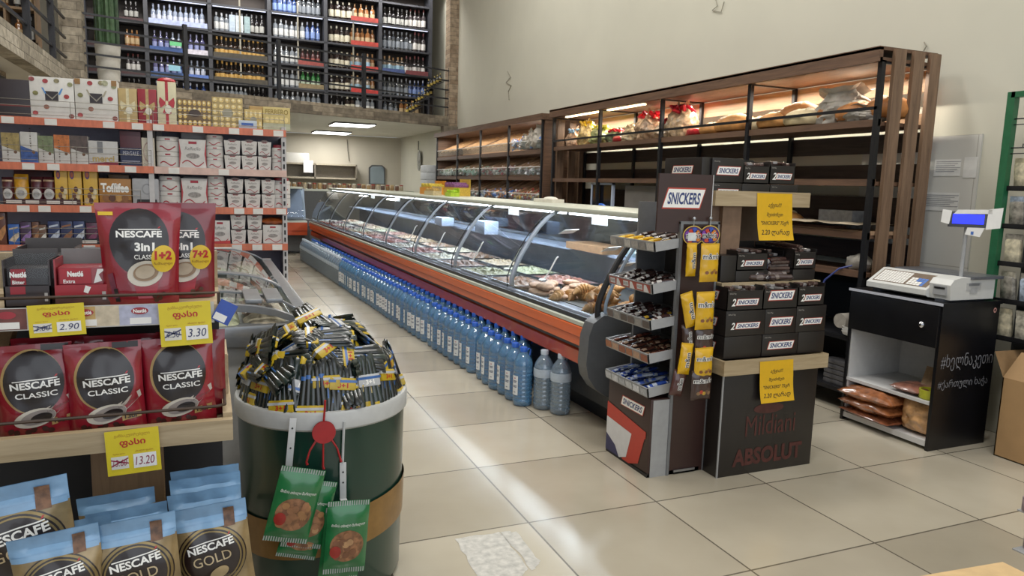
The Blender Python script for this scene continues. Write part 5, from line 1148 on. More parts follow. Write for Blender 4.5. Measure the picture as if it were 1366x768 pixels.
# third shelf, left bay
def pouchpack(label, rect, c, disc_c, y=GY + .04, dep=.05, txt=None):
    x0, z0, x1, z1 = rect; w_, h_ = x1 - x0, z1 - z0; t = thing('sweet_pouch', label, 'pouch', ((x0 + x1) / 2, y, z0))
    mt = M(c, .3, var=.12, scale=30., coat=.3)
    def S(u, v, s): a, b = abs(u), abs(2 * v - 1); return (u * w_ / 2, dep / 2 + s * dep / 2 * max(0, 1 - a ** 3) ** .6 * max(0, 1 - (max(0, 2 * v - 1)) ** 3) ** .8, v * h_)
    m = MB()
    for s in (-1, 1): m.grid(lambda u, w: S(2 * u - 1, w, s), 10, 10, mt)
    m.build('pouch', t); q = MB(); f = lambda u, v: (lambda p: (p[0], p[1] - .0015, p[2]))(S(u, v, -1))
    if disc_c: q.disc(0, .38, .80, .20, M(disc_c, .5, var=.05), f, 20, 3); q.disc(0, .38, .5, .10, M('#a5a3a3', .5, var=.15, scale=60.), lambda u, v: (lambda p: (p[0], p[1] - .0025, p[2]))(S(u, v, -1)), 14, 2)
    q.quad(-.85, .84, .85, .90, M('#b79a7a', .5, var=.2, scale=60.), f, 6, 2); q.build('front_label', t); return t
pouchpack('maroon sweet pouch with round white label, leftmost on the third shelf', fz((-1.157, 1.161, -1.096, 1.296), 2), '#4c1c24', '#c9c5c2')
pouchpack('yellow sweet pouch with round white label on the third shelf', fz((-1.095, 1.162, -1.018, 1.316), 2), '#c98f1e', '#cfc8b8')
pouchpack('maroon sweet pouch with round white label right of the yellow pouch', fz((-1.007, 1.159, -0.944, 1.301), 2), '#4c1c24', '#c9c5c2')
pouchpack('maroon sweet pouch with round white label beside the tall yellow boxes', fz((-0.944, 1.160, -0.876, 1.303), 2), '#521e26', '#c9c5c2')
tag(MB().box(-.20, 0, 0, .20, .02, .035, M('#3a1c1e', .5)).box(-.19, -.001, .008, -.11, 0, .026, TAGW).box(-.09, -.001, .008, -.02, 0, .026, TAGW).box(.02, -.001, .008, .09, 0, .026, TAGW).box(.11, -.001, .008, .18, 0, .026, TAGW).build('display_tray', loc=(-.94, GY + .012, RZ[2] + .002)), 'dark display tray edge holding the round-label pouches on the third shelf', 'tray')
def d_yel(q, f, w_, h_):
    q.disc(-.4, .80, .32, .12, M('#5a3a6a', .5), f, 16, 1); q.disc(-.4, .80, .22, .07, M('#b05a3a', .5), lambda u, v: f(u, v, 1), 16, 1)
    for i, (a, b, c) in enumerate(((.1, .42, '#5a3426'), (-.2, .26, '#6a4030'), (.35, .22, '#c9b48a'), (.0, .12, '#4f2c20'), (-.6, .12, '#c0a880'), (.6, .36, '#d8c8a0'))): q.disc(a, b, .32, .08, M(c, .5, var=.15, scale=50.), lambda u, v: f(u, v, 1), 16, 1)
for k, (rct, lab) in enumerate((((-0.875, 1.162, -0.807, 1.365), 'tall yellow biscuit box with purple emblem, leftmost of three on the third shelf'), ((-0.803, 1.163, -0.730, 1.367), 'tall yellow biscuit box, middle of three on the third shelf'), ((-0.721, 1.165, -0.643, 1.370), 'tall yellow biscuit box, rightmost of three on the third shelf'))):
    goods('biscuit_box', 'box', lab, fz(rct, 2), .08, '#d0a43a', d_yel)
goods('caramel_box', 'box', 'wide tan caramel sweets box with white lettering on the third shelf', fz((-0.636, 1.162, -0.455, 1.304), 2), .09, '#a8712c', lambda q, f, w, h: (q.poly([(-1, 0), (1, 0), (1, .22), (-1, .12)], M('#7a4a22', .5), f), q.text('Toffifee', -.02, .66, 1.75, .34, TXT_W, lambda u, v: f(u, v, 2), bold=.05), [q.disc(-.6 + .4 * i, .28, .22, .13, M(['#8a5a2c', '#5a3420', '#b98a4a'][i % 3], .4, var=.1), lambda u, v: f(u, v, 1), 16, 1) for i in range(4)]))
goods('caramel_box', 'box', 'flat maroon and tan boxes lying behind the caramel sweets box', (-.60, RZ[2] + .16, -.48, RZ[2] + .20), .12, '#8a6a44', None, y=GY + .2)
goods('caramel_box', 'box', 'brown tray of packets standing behind the pouches on the third shelf', (-1.13, RZ[2] + .002, -.92, RZ[2] + .21), .06, '#4a1d22', None, y=GY + .25)
sb = goods('silver_case', 'case', 'small silver display case tipped on the third shelf where the bays meet', fz((-0.448, 1.166, -0.293, 1.309), 2), .14, '#a3a3a6', lambda q, f, w, h: (q.disc(.1, .62, .38, .2, M('#8a8a8c', .4), f, 20, 1, inner=.75), q.poly([(-.75, .0), (.9, 0), (.8, .25), (-.65, .25)], BLACK, f)), y=GY + .01, bev=.012)
# fourth shelf, left bay
for k, (rct, c, c2, lab) in enumerate((((-1.205, 0.892, -1.144, 1.084), '#5c3222', '#b07a4a', 'brown printed pack, leftmost on the fourth shelf'), ((-1.135, 0.892, -1.077, 1.011), '#2c5aa6', '#c9b9a0', 'bright blue wafer pack on the fourth shelf'),
        ((-1.072, 0.892, -1.014, 1.025), '#3a2440', '#8a6aa8', 'dark purple chocolate pack on the fourth shelf'), ((-1.010, 0.891, -0.974, 1.026), '#5c3a28', '#a0704a', 'brown nut chocolate pack on the fourth shelf'), ((-0.975, 0.891, -0.935, 1.008), '#6a4a34', '#d9d9d2', 'brown pack with white window on the fourth shelf'),
        ((-0.926, 0.910, -0.862, 1.031), '#22305c', '#b9c4d6', 'navy wafer pack, first right of the white window pack'), ((-0.858, 0.910, -0.793, 1.032), '#252a50', '#8a5a3c', 'navy wafer pack with brown picture, second of the navy packs'), ((-0.789, 0.909, -0.727, 1.032), '#263462', '#c9cfda', 'navy wafer pack, third of the navy packs'), ((-0.719, 0.909, -0.657, 1.023), '#4a1f36', '#7a3a5a', 'dark plum pack half hidden by the red coffee bag'))):
    goods('wafer_pack', 'pack', lab, fz(rct, 3), .06, c, lambda q, f, w, h: (q.poly([(-.95, .20), (-.2, .42), (.9, .62), (.95, .40), (.1, .12)], M(c2, .4, var=.2, scale=60.), f), q.poly([(-.8, .72), (.75, .80), (.75, .88), (-.8, .80)], M(c2, .4, var=.1), f)), rough=.25)
tag(MB().box(-.20, 0, 0, .20, .02, .035, M('#1d1d24', .5)).box(-.19, -.001, .008, -.11, 0, .026, TAGW).box(-.08, -.001, .008, 0, 0, .026, TAGW).box(.03, -.001, .008, .10, 0, .026, TAGW).build('display_tray', loc=(-.66, GY + .012, RZ[3] + .002)), 'dark display tray edge holding the navy wafer packs on the fourth shelf', 'tray')

# ---------------------------------------------------------------- chest freezer with curved glass lids
FZW = M('#a9a9a8', .35, var=.03); FZG = M('#85878a', .3, metal=.5, var=.04); FGL = glass('#dfe6e4', .12)
fz_ = thing('chest_freezer', 'island chest freezer with curved sliding glass lids in front of the white shelving', 'freezer', (.38, 2.78, 0))
FL = 2.36
MB().box(-1.25, 0, .10, -.02, FL, .74, FZW, bev=.02).box(-1.2, .04, 0, -.06, FL - .04, .10, BLACK).build('freezer_body', fz_)
MB().box(-.075, -.02, .72, .0, FL, .795, FZG, bev=.012).box(-.115, 0, .70, -.07, FL, .76, FZW).build('side_rail', fz_)
MB().box(-1.25, -.03, .72, 0, .045, .80, FZG, bev=.012).build('end_rail', fz_); MB().box(-1.25, FL - .04, .72, 0, FL, .80, FZG, bev=.01).build('end_rail', fz_)
CUR = [(-.055, .795), (-.10, .822), (-.16, .846), (-.23, .862), (-.32, .872), (-.45, .876), (-1.2, .878)]
def lidframe(y, w_=.035): return MB().grid(lambda u, w: (CUR[round(w * 6)][0], y - w_ / 2 + w_ * u, CUR[round(w * 6)][1] + .004), 1, 6, FZG).grid(lambda u, w: (CUR[round(w * 6)][0], y - w_ / 2, CUR[round(w * 6)][1] + .004 - .025 * u), 1, 6, FZG)
for k, y in enumerate((.02, .36, .98, 1.02, FL - .03)): lidframe(y).build('lid_frame', fz_)
for a, b in ((.03, .35), (.37, .97), (1.03, FL - .04)): MB().grid(lambda u, w: (CUR[round(w * 6)][0], a + (b - a) * u, CUR[round(w * 6)][1]), 1, 6, FGL).build('lid_glass', fz_)
MB().add([(-.056, FL - .03, .795), (-.10, FL - .03, .822), (-.16, FL - .03, .846), (-.23, FL - .03, .862), (-.32, FL - .03, .872), (-1.2, FL - .03, .878), (-1.2, FL - .03, .79)], [tuple(range(7))], M('#7d7f83', .3, metal=.4)).build('end_cap', fz_)
for x in (-.16, -.235): MB().box(x - .03, .05, .868, x + .03, .34, .884, FZG, bev=.004).build('lid_bar', fz_)
MB().box(-.55, FL - .16, .879, -.25, FL - .10, .884, M('#c2c4c2', .5, var=.03)).build('sticker', fz_)
FP = [M('#c2b39a', .4, var=.2, scale=30., coat=.3), M('#b79b8a', .4, var=.25, scale=30., coat=.3), M('#b9bc9a', .4, var=.2, scale=30., coat=.3), M('#a5958f', .4, var=.25, scale=30., coat=.3), M('#c9c4b8', .4, var=.12, scale=30., coat=.3)]
i_ = 0
for j in range(7):
    for i in range(6):
        i_ += 1; x = .38 - .19 - i * .17; y = 2.78 + .12 + j * .315
        tag(pillow(.155, .28, .07, FP[(i * 2 + j) % 5], i_ * 1.7, .1).build('frozen_pack', loc=(x, y, .742 + .012 * ((i + j) % 2))), 'frozen food pack in the chest freezer, %s row, %s from the aisle' % (nth(j + 1), nth(i + 1)), 'frozen pack', 'frozen packs in the chest freezer')

# ---------------------------------------------------------------- wooden coffee stand, front left
cs = thing('coffee_stand', 'pale wooden tiered stand of coffee bags and chocolate in the front left corner', 'display stand', (-.40, 1.70, 0))
KD = M('#17181c', .6, var=.05)
X0, X1 = -.45, .437     # local extents (world -.85 .. .037)
MB().box(X0, .0, .742, X1, .022, .79, PINE).box(X1 - .02, .022, .742, X1, .36, .80, PINEY).box(X0, .02, .745, X1, .36, .76, PINE).box(X0, .34, .76, X1, .36, .86, PINE).build('middle_tray', cs)
MB().box(X1 - .022, .18, .79, X1 - .004, .36, .90, PINEY).build('tray_end', cs)
MB().box(X0, .055, 1.028, X1 - .02, .36, 1.045, PINE).box(X0, .34, 1.045, X1 - .02, .36, 1.14, PINE).build('top_shelf', cs)
MB().box(X0, .10, .30, X1, .62, .32, PINE).box(X0, -.42, .30, X1, .11, .315, PINE).box(X0, -.44, .30, X1, -.42, .37, PINE).build('lower_tray', cs)
MB().box(X0, .36, 0, X1 - .02, .385, 1.14, KD).build('back_panel', cs)
MB().box(X0, .12, .0, X1 - .01, .36, .30, KD).box(X0, -.40, 0, X1 - .01, .12, .29, KD).build('dark_base', cs)
MB().box(.125, .20, .32, .28, .23, .742, PINED).build('support_post', cs)
m = MB(); m.prism([(.0, .80), (.0, .83), (.33, 1.03), (.33, .99)], 'x', -.045, -.02, PINED); m.build('slanted_bracket', cs)
MB().tube([(X0, .03, .815), (X1 - .03, .03, .815), (X1 - .015, .04, .815), (X1 - .015, .28, .83), (X1 - .015, .30, .80)], .0035, M('#4a3d34', .35, metal=.6), n=6).build('tray_wire', cs)
MB().tube([(X0, .055, 1.072), (.40, .055, 1.072), (.415, .06, 1.072), (.415, .06, 1.046)], .0035, M('#4a3d34', .35, metal=.6), n=6).build('shelf_wire', cs)
st = MB(); f = lambda u, v, k=0: (u, .0545 - .0006 * k, v)
st.quad(X0, 1.004, .405, 1.052, M('#c3c0ba', .5, var=.03), f, 1, 1)
for a, b, c in ((.13, .17, '#b9985c'), (.17, .215, '#c3b49a'), (.215, .29, '#a9abc0'), (-.02, .045, '#6a3a34')): st.quad(a, 1.006, b, 1.05, M(c, .5, var=.1, scale=60.), lambda u, v: f(u, v, 1), 1, 1)
for x in (.15, .255, .01): st.disc(x, 1.037, .017, .008, M('#9c2a34', .5), lambda u, v: f(u, v, 2), 16, 1); st.quad(x - .02, 1.008, x + .022, 1.022, WHITE, lambda u, v: f(u, v, 2), 1, 1)
for x in (.15, .255): st.text('Nestlé', x, 1.037, .026, .008, TXT_W, lambda u, v: f(u, v, 3), bold=.03)
st.build('label_strip', cs, smooth=False)
bc = MB(); bc.T = Matrix.Translation((.425, .05, 1.028)) @ Matrix.Rotation(.5, 4, 'Y'); bc.box(-.018, -.001, -.025, .022, .001, .025, M('#2b4aa0', .4)); bc.box(-.015, -.002, -.022, .012, -.001, -.006, WHITE)
bc.T = None; bc.build('hanging_label', cs, smooth=False)
# price cards
def pricecard(label, rect, y, old, new, oc):
    x0, z0, x1, z1 = rect; w_, h_ = x1 - x0, z1 - z0; t = thing('price_card', label, 'price card', ((x0 + x1) / 2, y, (z0 + z1) / 2)); t.rotation_euler = (0, -.035, 0)
    MB().box(-w_ / 2, 0, -h_ / 2, w_ / 2, .001, h_ / 2, M('#d9c21e', .45, var=.02)).build('card', t)
    q = MB(); f = lambda u, v, k=0: (u * w_, -.0004 - .0004 * k, v * h_)
    def tx(s, u, v, w, h, mt, k=1, bold=0., sh=0.): q.text(s, u * w_, v * h_, w * w_, h * h_, mt, lambda a, b: (a, -.0004 - .0004 * k, b), bold=bold, shear=sh)
    tx('განსაკუთრებული', 0, .38, .66, .085, M('#a2761a', .5)); tx('ფასი', 0, .205, .48, .19, TXT_R, bold=.03)
    tx('ძველი ფასი', -.27, -.02, .22, .04, M('#9a5a1a', .5)); tx('ახალი ფასი', .20, .0, .34, .055, M('#9a4a1a', .5))
    q.poly([(-.42, -.36), (-.10, -.36), (-.10, -.08), (-.42, -.08)], M('#d9d6cc', .5, var=.02), lambda a, b: f(a, b, 1)); q.poly([(-.01, -.38), (.42, -.38), (.42, -.06), (-.01, -.06)], WHITE, lambda a, b: f(a, b, 1))
    tx(old, -.26, -.22, .26, .15, oc, 3, 0., .2); tx(new, .205, -.22, .36, .19, oc if oc is not TXT_R else M('#5a3a5a', .5), 3, 0., .2)
    for a, b in ((-.30, -.14), (-.16, -.26)): q.add([(-.42 * w_, -.0022, a * h_), (-.10 * w_, -.0022, b * h_), (-.10 * w_, -.0022, (b + .03) * h_), (-.42 * w_, -.0022, (a + .03) * h_)], [(0, 1, 2, 3)], oc)
    q.build('front_label', t, smooth=False); return t
INK = M('#2a3058', .5, var=0)
pricecard('yellow price card reading 2.90 on the top shelf strip of the coffee stand', (-0.349, 0.993, -0.247, 1.060), 1.735, '3.80', '2.90', INK)
pricecard('yellow price card reading 3.30 at the right end of the top shelf strip', (-0.106, 0.959, -0.001, 1.056), 1.735, '4.50', '3.30', INK)
pricecard('yellow price card reading 13.20 on the front edge of the middle tray', (-0.215, 0.695, -0.112, 0.793), 1.685, '13.60', '13.20', M('#8a2440', .5, var=0))
# coffee pouches
def pouch_shape(w_, h_, t_, seal, gus, sd=0, lean=0., taper=0.):
    def S(u, v, s=-1, o=0.):   # u in -1..1, v in 0..1
        a = abs(u); top = max(0., min(1., (1 - seal - v) / .28)) if v < 1 - seal else 0.
        th = t_ * max(0, 1 - a ** 3.2) ** .65 * (top ** .6) * (1 if v > .08 else .75 + 3 * v) + .0014
        n_ = .004 * noise.noise(Vector((u * 2.4 + sd, v * 5, sd))) 
        ww = w_ / 2 * (1 - .03 * math.sin(v * 3.1)) * (1 - taper * (1 - v))
        return (u * ww, s * (th + o) + n_ + lean * v * h_, v * h_)
    return S
def mkpouch(name, label, loc, S, mt_, w_, h_, colfn=None, rotz=0., roty=0., rotx=0., top=None, draw=None, group=None, nu=22, nv=30):
    t = thing(name, label, 'coffee bag', loc, rotz, group); t.rotation_euler = (rotx, roty, rotz)
    m = MB()
    for s in (-1, 1): m.grid(lambda u, w: S(2 * u - 1, w, s), nu, nv, mt_, colfn)
    m.build('pouch', t)
    if draw:
        q = MB(); P = lambda k: (lambda x, y: S(2 * x / w_, y / h_, -1, .0012 + .0008 * k)); draw(q, P); q.build('front_label', t)
    return t
RED_ = M('#8a1524', .28, var=.12, scale=9., bump=.25, coat=.6); RED2 = M('#74111e', .28, var=.12, scale=9., bump=.25, coat=.6); BRK = M('#1c1313', .3, var=.06, scale=10., coat=.25); TANR = M('#a5854f', .35, var=.05, coat=.3)
YLW = M('#d9b41c', .4, var=.02); CUPW = M('#c9c0b0', .4, var=.03); COFF = M('#8f7458', .45, var=.05); CUPR = M('#a51f30', .3, var=.04, coat=.4); SACH = M('#6e2a3c', .35, var=.2, scale=50.)
def nes(q, P, cx, cy, w_, k, rot=0., h_=None):
    h_ = h_ or w_ * .19; c, s = math.cos(rot), math.sin(rot)
    q.text('NESCAFE', cx, cy, w_, h_ * .86, TXT_W, P(k), bold=.03, rot=rot); q.poly([(cx + x * c - y * s, cy + x * s + y * c) for x, y in ((w_ * .40, h_ * .78), (w_ * .44, h_ * .78), (w_ * .475, h_ * 1.02), (w_ * .44, h_ * 1.02))], M('#b02a30', .4, var=0), P(k))
    g = P(k); q.quad(-w_ * .44, h_ * .56, w_ * .46, h_ * .68, TXT_W, lambda x, y: g(cx + x * c - y * s, cy + x * s + y * c), 12, 1)
def draw3(w_, h_, num):
    def d(q, P):
        q.disc(-.0, h_ * .62, w_ * .37, h_ * .33, BRK, P(0), 32, 8)
        nes(q, P, .0, h_ * .70, w_ * .56, 2)
        q.text('3in1', .01, h_ * .575, w_ * .25, h_ * .085, TXT_W, P(2), bold=.04); q.text('CLASSIC', .012, h_ * .475, w_ * .30, h_ * .045, TXT_W, P(2), bold=.01)
        q.poly([(-w_ * .14, h_ * .30), (w_ * .26, h_ * .30), (w_ * .19, h_ * .06), (-w_ * .04, h_ * .06)], CUPR, P(2))
        q.disc(w_ * .06, h_ * .31, w_ * .235, h_ * .125, CUPW, P(3), 28, 4, rot=.25); q.disc(w_ * .07, h_ * .32, w_ * .17, h_ * .085, COFF, P(4), 24, 3, rot=.25); q.disc(w_ * .06, h_ * .325, w_ * .13, h_ * .065, M('#b5a48c', .4, var=.05), P(5), 20, 2, rot=.25)
        q.disc(w_ * .30, h_ * .455, w_ * .155, h_ * .135, YLW, P(5), 26, 3); q.text(num, w_ * .30, h_ * .49, w_ * .22, h_ * .09, TXT_R, P(6), bold=.05); q.text('ჩაშხალდი', w_ * .30, h_ * .405, w_ * .24, h_ * .035, M('#7a4a14', .5), P(6))
        q.poly([(-w_ * .47, h_ * .88), (-w_ * .30, h_ * .88), (-w_ * .30, h_ * .915), (-w_ * .47, h_ * .915)], YLW, P(2))
        q.poly([(-w_ * .43, h_ * .30), (-w_ * .36, h_ * .32), (-w_ * .30, h_ * .08), (-w_ * .37, h_ * .06)], SACH, P(2)); q.poly([(-w_ * .36, h_ * .16), (-w_ * .31, h_ * .165), (-w_ * .28, h_ * .03), (-w_ * .34, h_ * .03)], BRK, P(3))
        for i, (a, b) in enumerate(((.10, .08), (.17, .06), (.22, .10), (.12, .04))): q.disc(w_ * a + w_ * .08, h_ * b, w_ * .035, h_ * .022, M('#4a2a1c', .4), P(3), 12, 2, rot=i)
    return d
S = pouch_shape(.172, .222, .020, .06, 0, 1., 0., .14); mkpouch('coffee_bag', 'red three-in-one coffee bag with yellow 1+2 spot standing on the top shelf', (-.142, 1.80, 1.047), S, RED_, .155, .222, draw=draw3(.155, .222, '1+2'))
S = pouch_shape(.165, .222, .018, .06, 0, 5., 0., .10); mkpouch('coffee_bag', 'red three-in-one coffee bag with yellow 7+2 spot, half hidden behind the other', (-.066, 1.87, 1.047), S, RED2, .155, .232, draw=draw3(.155, .222, '7+2'))
def drawc(w_, h_, tag_=True):
    def d(q, P):
        q.disc(.0, h_ * .62, w_ * .395, h_ * .335, TANR, P(0), 40, 12, inner=0.); q.disc(.003, h_ * .617, w_ * .378, h_ * .322, BRK, P(1.6), 40, 12)
        nes(q, P, .005, h_ * .595, w_ * .62, 2, .03); q.text('CLASSIC', .006, h_ * .49, w_ * .53, h_ * .058, TXT_W, P(2), bold=.015, rot=.03)
        q.poly([(-w_ * .02, h_ * .28), (w_ * .20, h_ * .36), (w_ * .46, h_ * .47), (w_ * .47, h_ * .40), (w_ * .28, h_ * .28), (w_ * .12, h_ * .20)], M('#b5a89a', .4, var=.05), P(2))
        q.disc(.0, h_ * .245, w_ * .27, h_ * .095, CUPW, P(3), 30, 4, rot=.22); q.disc(.006, h_ * .25, w_ * .225, h_ * .072, M('#8f857f', .3, var=.1), P(4), 26, 3, rot=.22); q.disc(.012, h_ * .245, w_ * .14, h_ * .05, BRK, P(5), 22, 2, rot=.22)
        q.text('ნატურალური ყავა', w_ * .30, h_ * .345, w_ * .30, h_ * .03, M('#5a4640', .5), P(4), rot=.42)
        if tag_: q.poly([(w_ * .20, h_ * .155), (w_ * .45, h_ * .175), (w_ * .45, h_ * .245), (w_ * .20, h_ * .225)], TANR, P(4)); q.text('130г', w_ * .325, h_ * .20, w_ * .18, h_ * .045, BRK, P(5), bold=.03)
        q.poly([(w_ * .12, h_ * .93), (w_ * .46, h_ * .93), (w_ * .46, h_ * .995), (w_ * .12, h_ * .995)], BRK, P(1))
        for i in range(9): q.disc(-w_ * .38 + w_ * .07 * i, h_ * (.10 + .02 * (i % 2)), w_ * .045, h_ * .028, M('#3a1a14' if i % 3 else '#7a2a24', .35, coat=.4), P(2), 12, 2, rot=i * .8)
    return d
for k, (x, yy, lab, rz, sd) in enumerate(((-.352, 1.79, 'red classic coffee bag on the middle tray, partly cut by the frame edge', .02, 2.), (-.216, 1.775, 'red classic coffee bag in the middle of the tray, below the 2.90 card', .0, 4.), (-.070, 1.785, 'red classic coffee bag at the right end of the middle tray', -.02, 7.))):
    S = pouch_shape(.150, .205, .024, .07, 0, sd); mkpouch('coffee_bag', lab, (x, yy, .762), S, RED_, .150, .205, draw=drawc(.150, .205), rotz=rz, roty=-.03)
for k, (x, yy, lab) in enumerate(((-.055, 1.85, 'red classic coffee bag standing behind the right end bag'), (-.20, 1.84, 'red classic coffee bag standing behind the middle bag'), (-.34, 1.85, 'red classic coffee bag standing behind the bag at the frame edge'))):
    S = pouch_shape(.15, .205, .020, .07, 0, 11. + k); mkpouch('coffee_bag', lab, (x + .008, yy, .764), S, RED2, .15, .205)
GOLDM = M('#8f7a55', .3, metal=.35, var=.2, scale=16., bump=.25, coat=.4); SKY = M('#6f95b8', .3, var=.14, scale=12., bump=.3, coat=.5); GDK = M('#211513', .3, var=.08, scale=8., coat=.25); GRIM = M('#8a764c', .3, metal=.5, var=.05)
def drawg(w_, h_):
    def d(q, P):
        q.disc(.0, h_ * .56, w_ * .445, h_ * .275, GDK, P(0), 40, 10); q.disc(.0, h_ * .56, w_ * .43, h_ * .265, GRIM, P(1), 48, 1, inner=.93); q.disc(.0, h_ * .56, w_ * .38, h_ * .232, GRIM, P(1), 48, 1, inner=.95)
        q.quad(-w_ * .485, h_ * .815, w_ * .485, h_ * .86, SKY, P(1.6), 14, 3)
        q.quad(w_ * .20, h_ * .80, w_ * .34, h_ * .955, M('#6a4a34', .5, var=.3, scale=60.), P(2.4), 3, 5)
        nes(q, P, .0, h_ * .665, w_ * .60, 2, .12); q.text('GOLD', .0, h_ * .555, w_ * .50, h_ * .085, M('#c9b590', .35, metal=.3), P(2), bold=.0, rot=.12)
        q.disc(.01, h_ * .42, w_ * .13, h_ * .05, M('#b09a72', .35, metal=.3), P(2), 20, 3, rot=.4); q.disc(-.004, h_ * .385, w_ * .07, h_ * .022, M('#b09a72', .35, metal=.3), P(2), 16, 2, rot=.2)
        q.text('ნატურალური', w_ * .2, h_ * .38, w_ * .2, h_ * .03, M('#8a7a62', .5), P(2), rot=.12)
    return d
def gcol(u, v): return SKY if v > .825 else GOLDM
for k, (x, y, z, w_, h_, rz, ry, lab, full) in enumerate((
    (-.330, 1.545, .478, .185, .275, .05, -.10, 'largest blue-topped gold coffee bag at the frame edge, lower tray', True),
    (-.255, 1.46, .465, .145, .222, .02, -.10, 'blue-topped gold coffee bag in front of the largest one', True),
    (-.135, 1.47, .455, .150, .232, .0, -.07, 'blue-topped gold coffee bag in the middle of the front row', True),
    (.002, 1.52, .438, .150, .235, -.06, -.10, 'blue-topped gold coffee bag at the right end of the front row', True),
    (-.010, 1.60, .450, .145, .222, -.05, -.07, 'blue-topped coffee bag directly behind the right end one', False), (-.013, 1.665, .460, .145, .218, -.05, -.05, 'blue-topped coffee bag, second behind the right end one', False), (-.016, 1.73, .462, .145, .210, -.05, -.04, 'blue-topped coffee bag, third behind the right end one', False),
    (-.16, 1.60, .445, .150, .210, .0, -.06, 'blue-topped coffee bag directly behind the middle front one', False), (-.19, 1.70, .445, .150, .205, .0, -.06, 'blue-topped coffee bag farther behind the middle front one', False), (-.245, 1.57, .44, .12, .215, .04, -.06, 'blue-topped coffee bag between the largest bag and the middle ones', False))):
    S = pouch_shape(w_, h_ + .0, .022, .10, 0, 20. + k * 3); mkpouch('coffee_bag', lab, (x, y, z - .0), S, GOLDM, w_, h_, gcol, rotz=rz, roty=ry, draw=drawg(w_, h_) if full else None, nv=40)
tag(MB().box(-.43, 1.40, .318, .055, 1.80, .437, KD).build('display_riser'), 'dark riser block under the gold coffee bags on the lower tray', 'riser')
# chocolate display boxes on the top shelf
def chocbox(label, x0, x1, y, red_w, dark, inner, dz=0.):
    t = thing('chocolate_display', label, 'display box', (x0, y, 1.047 + dz)); w_ = x1 - x0; DKB = M(dark, .35, var=.15, scale=25., coat=.2)
    MB().box(0, 0, 0, w_, .004, .045, DKB).box(0, 0, 0, .003, .10, .10, DKB).box(w_ - .003, 0, 0, w_, .10, .10, DKB).box(0, .097, 0, w_, .10, .115, M(inner, .5, var=.04)).box(0, 0, 0, w_, .10, .003, DKB).build('box', t)
    for k in range(5): tag(MB().box(.005, .012 + .016 * k, .0035, w_ - .005, .022 + .016 * k, .082, DKB, bev=.002).build('chocolate_tablet', loc=(x0, y, 1.047 + dz)), 'wrapped chocolate tablet in the ' + label.split(' on the')[0].split(' beside')[0].split(' standing')[0], 'chocolate', 'slabs in the ' + label)
    p = MB(); f = lambda u, v, k=0: (u, .0105 - .0006 * k if v > .045 else -.0006 - .0006 * k, v)
    a, b = red_w
    p.quad(a * w_, .046, b * w_, .080, M('#a31c28', .4, var=.04), f, 1, 1); p.text('Nestlé', (a + .13 + .5 * (b - a - .26)) * w_ if b > .6 else (a + b) / 2 * w_, .068, .030, .012, TXT_W, lambda u, v: f(u, v, 2), bold=.05); p.text('Bitter' if b < .6 else 'Extra', (a + b) / 2 * w_ - (.012 if b > .6 else 0), .052, .022, .008, TXT_W, lambda u, v: f(u, v, 2), bold=.02)
    if b > .6:
        p.add([f(.70 * w_, .047, 3), f(.86 * w_, .052, 3), f(.80 * w_, .066, 3), f(.93 * w_, .078, 3), f(.78 * w_, .078, 3), f(.74 * w_, .062, 3)], [tuple(range(6))], WHITE)
        p.quad(.0, .0, w_, .020, M('#4a2a24', .4, var=.15, scale=40.), lambda u, v: f(u, v, 1), 1, 1); p.add([f(.52 * w_, .030, 2), f(.60 * w_, .026, 2), f(.66 * w_, .040, 2), f(.56 * w_, .044, 2)], [(0, 1, 2, 3)], WHITE)
        p.quad(.0, .022, w_, .045, M('#9a1c28', .4, var=.05), lambda u, v: f(u, v, 0), 1, 1)
    else: p.quad(a * w_, .028, b * w_, .0445, M('#8f1c28', .4, var=.04), f, 1, 1)
    p.quad(w_ * .86, .012, w_ * .93, .030, M('#a9a4a0', .5), lambda u, v: f(u, v, 2), 1, 1)
    p.build('front_label', t, smooth=False)
    return t
chocbox('dark chocolate display box with small red panel on the top shelf, below the white shelving', -.400, -.315, 1.79, (.14, .46), '#2a1f1f', '#4a4544'); chocbox('red chocolate display box beside the three-in-one coffee bag', -.308, -.205, 1.79, (.08, .66), '#8f1b26', '#7a7875')
chocbox('second dark chocolate display box standing behind the front dark one', -.400, -.285, 1.915, (.12, .44), '#2a1f1f', '#4a4544', .015)
tag(MB().box(-.45, 0, 0, -.0, .10, .014, PINE).build('shelf_riser', loc=(-.40 + .18, 1.912, 1.046)), 'thin wooden riser under the rear chocolate display box', 'riser')
tag(MB().box(0, 0, 0, .10, .003, .075, glass('#f2f4f4', 0., fres=.2)).build('acrylic_divider', loc=(-.405, 1.80, 1.085)), 'clear acrylic divider standing between the dark chocolate boxes', 'divider')

# ---------------------------------------------------------------- green drum full of coffee stick bundles
DG = M('#14352b', .3, var=.06, scale=5., coat=.3); BRZ = M('#8f6c3a', .35, metal=.3, var=.06); RIM = M('#b9bab8', .4, var=.03)
BC = (.338, 2.43); BR = .277
bl = thing('drum', 'dark green drum with white rim and bronze band full of coffee stick bundles', 'drum', (BC[0], BC[1], 0))
MB().lathe([(.246, 0), (.256, .02), (.264, .30), (.270, .585)], DG, n=56).build('drum_body', bl)
MB().lathe([(.272, .580), (.279, .587), (.280, .632), (.276, .640), (.262, .640), (.258, .585)], RIM, n=56).build('rim', bl)
bandm = MB()
def bandf(u, w):
    a = PI + PI * u; zc = .245 + .035 * math.cos(a); z = zc - .065 + .13 * w; r = .2572 + .0225 * z / .585 + .0015
    return (r * math.cos(a), r * math.sin(a), z)
bandm.grid(lambda u, w: bandf(u, w), 40, 2, BRZ).grid(lambda u, w: bandf(u + 1, w), 40, 2, BRZ); bandm.build('bronze_band', bl)
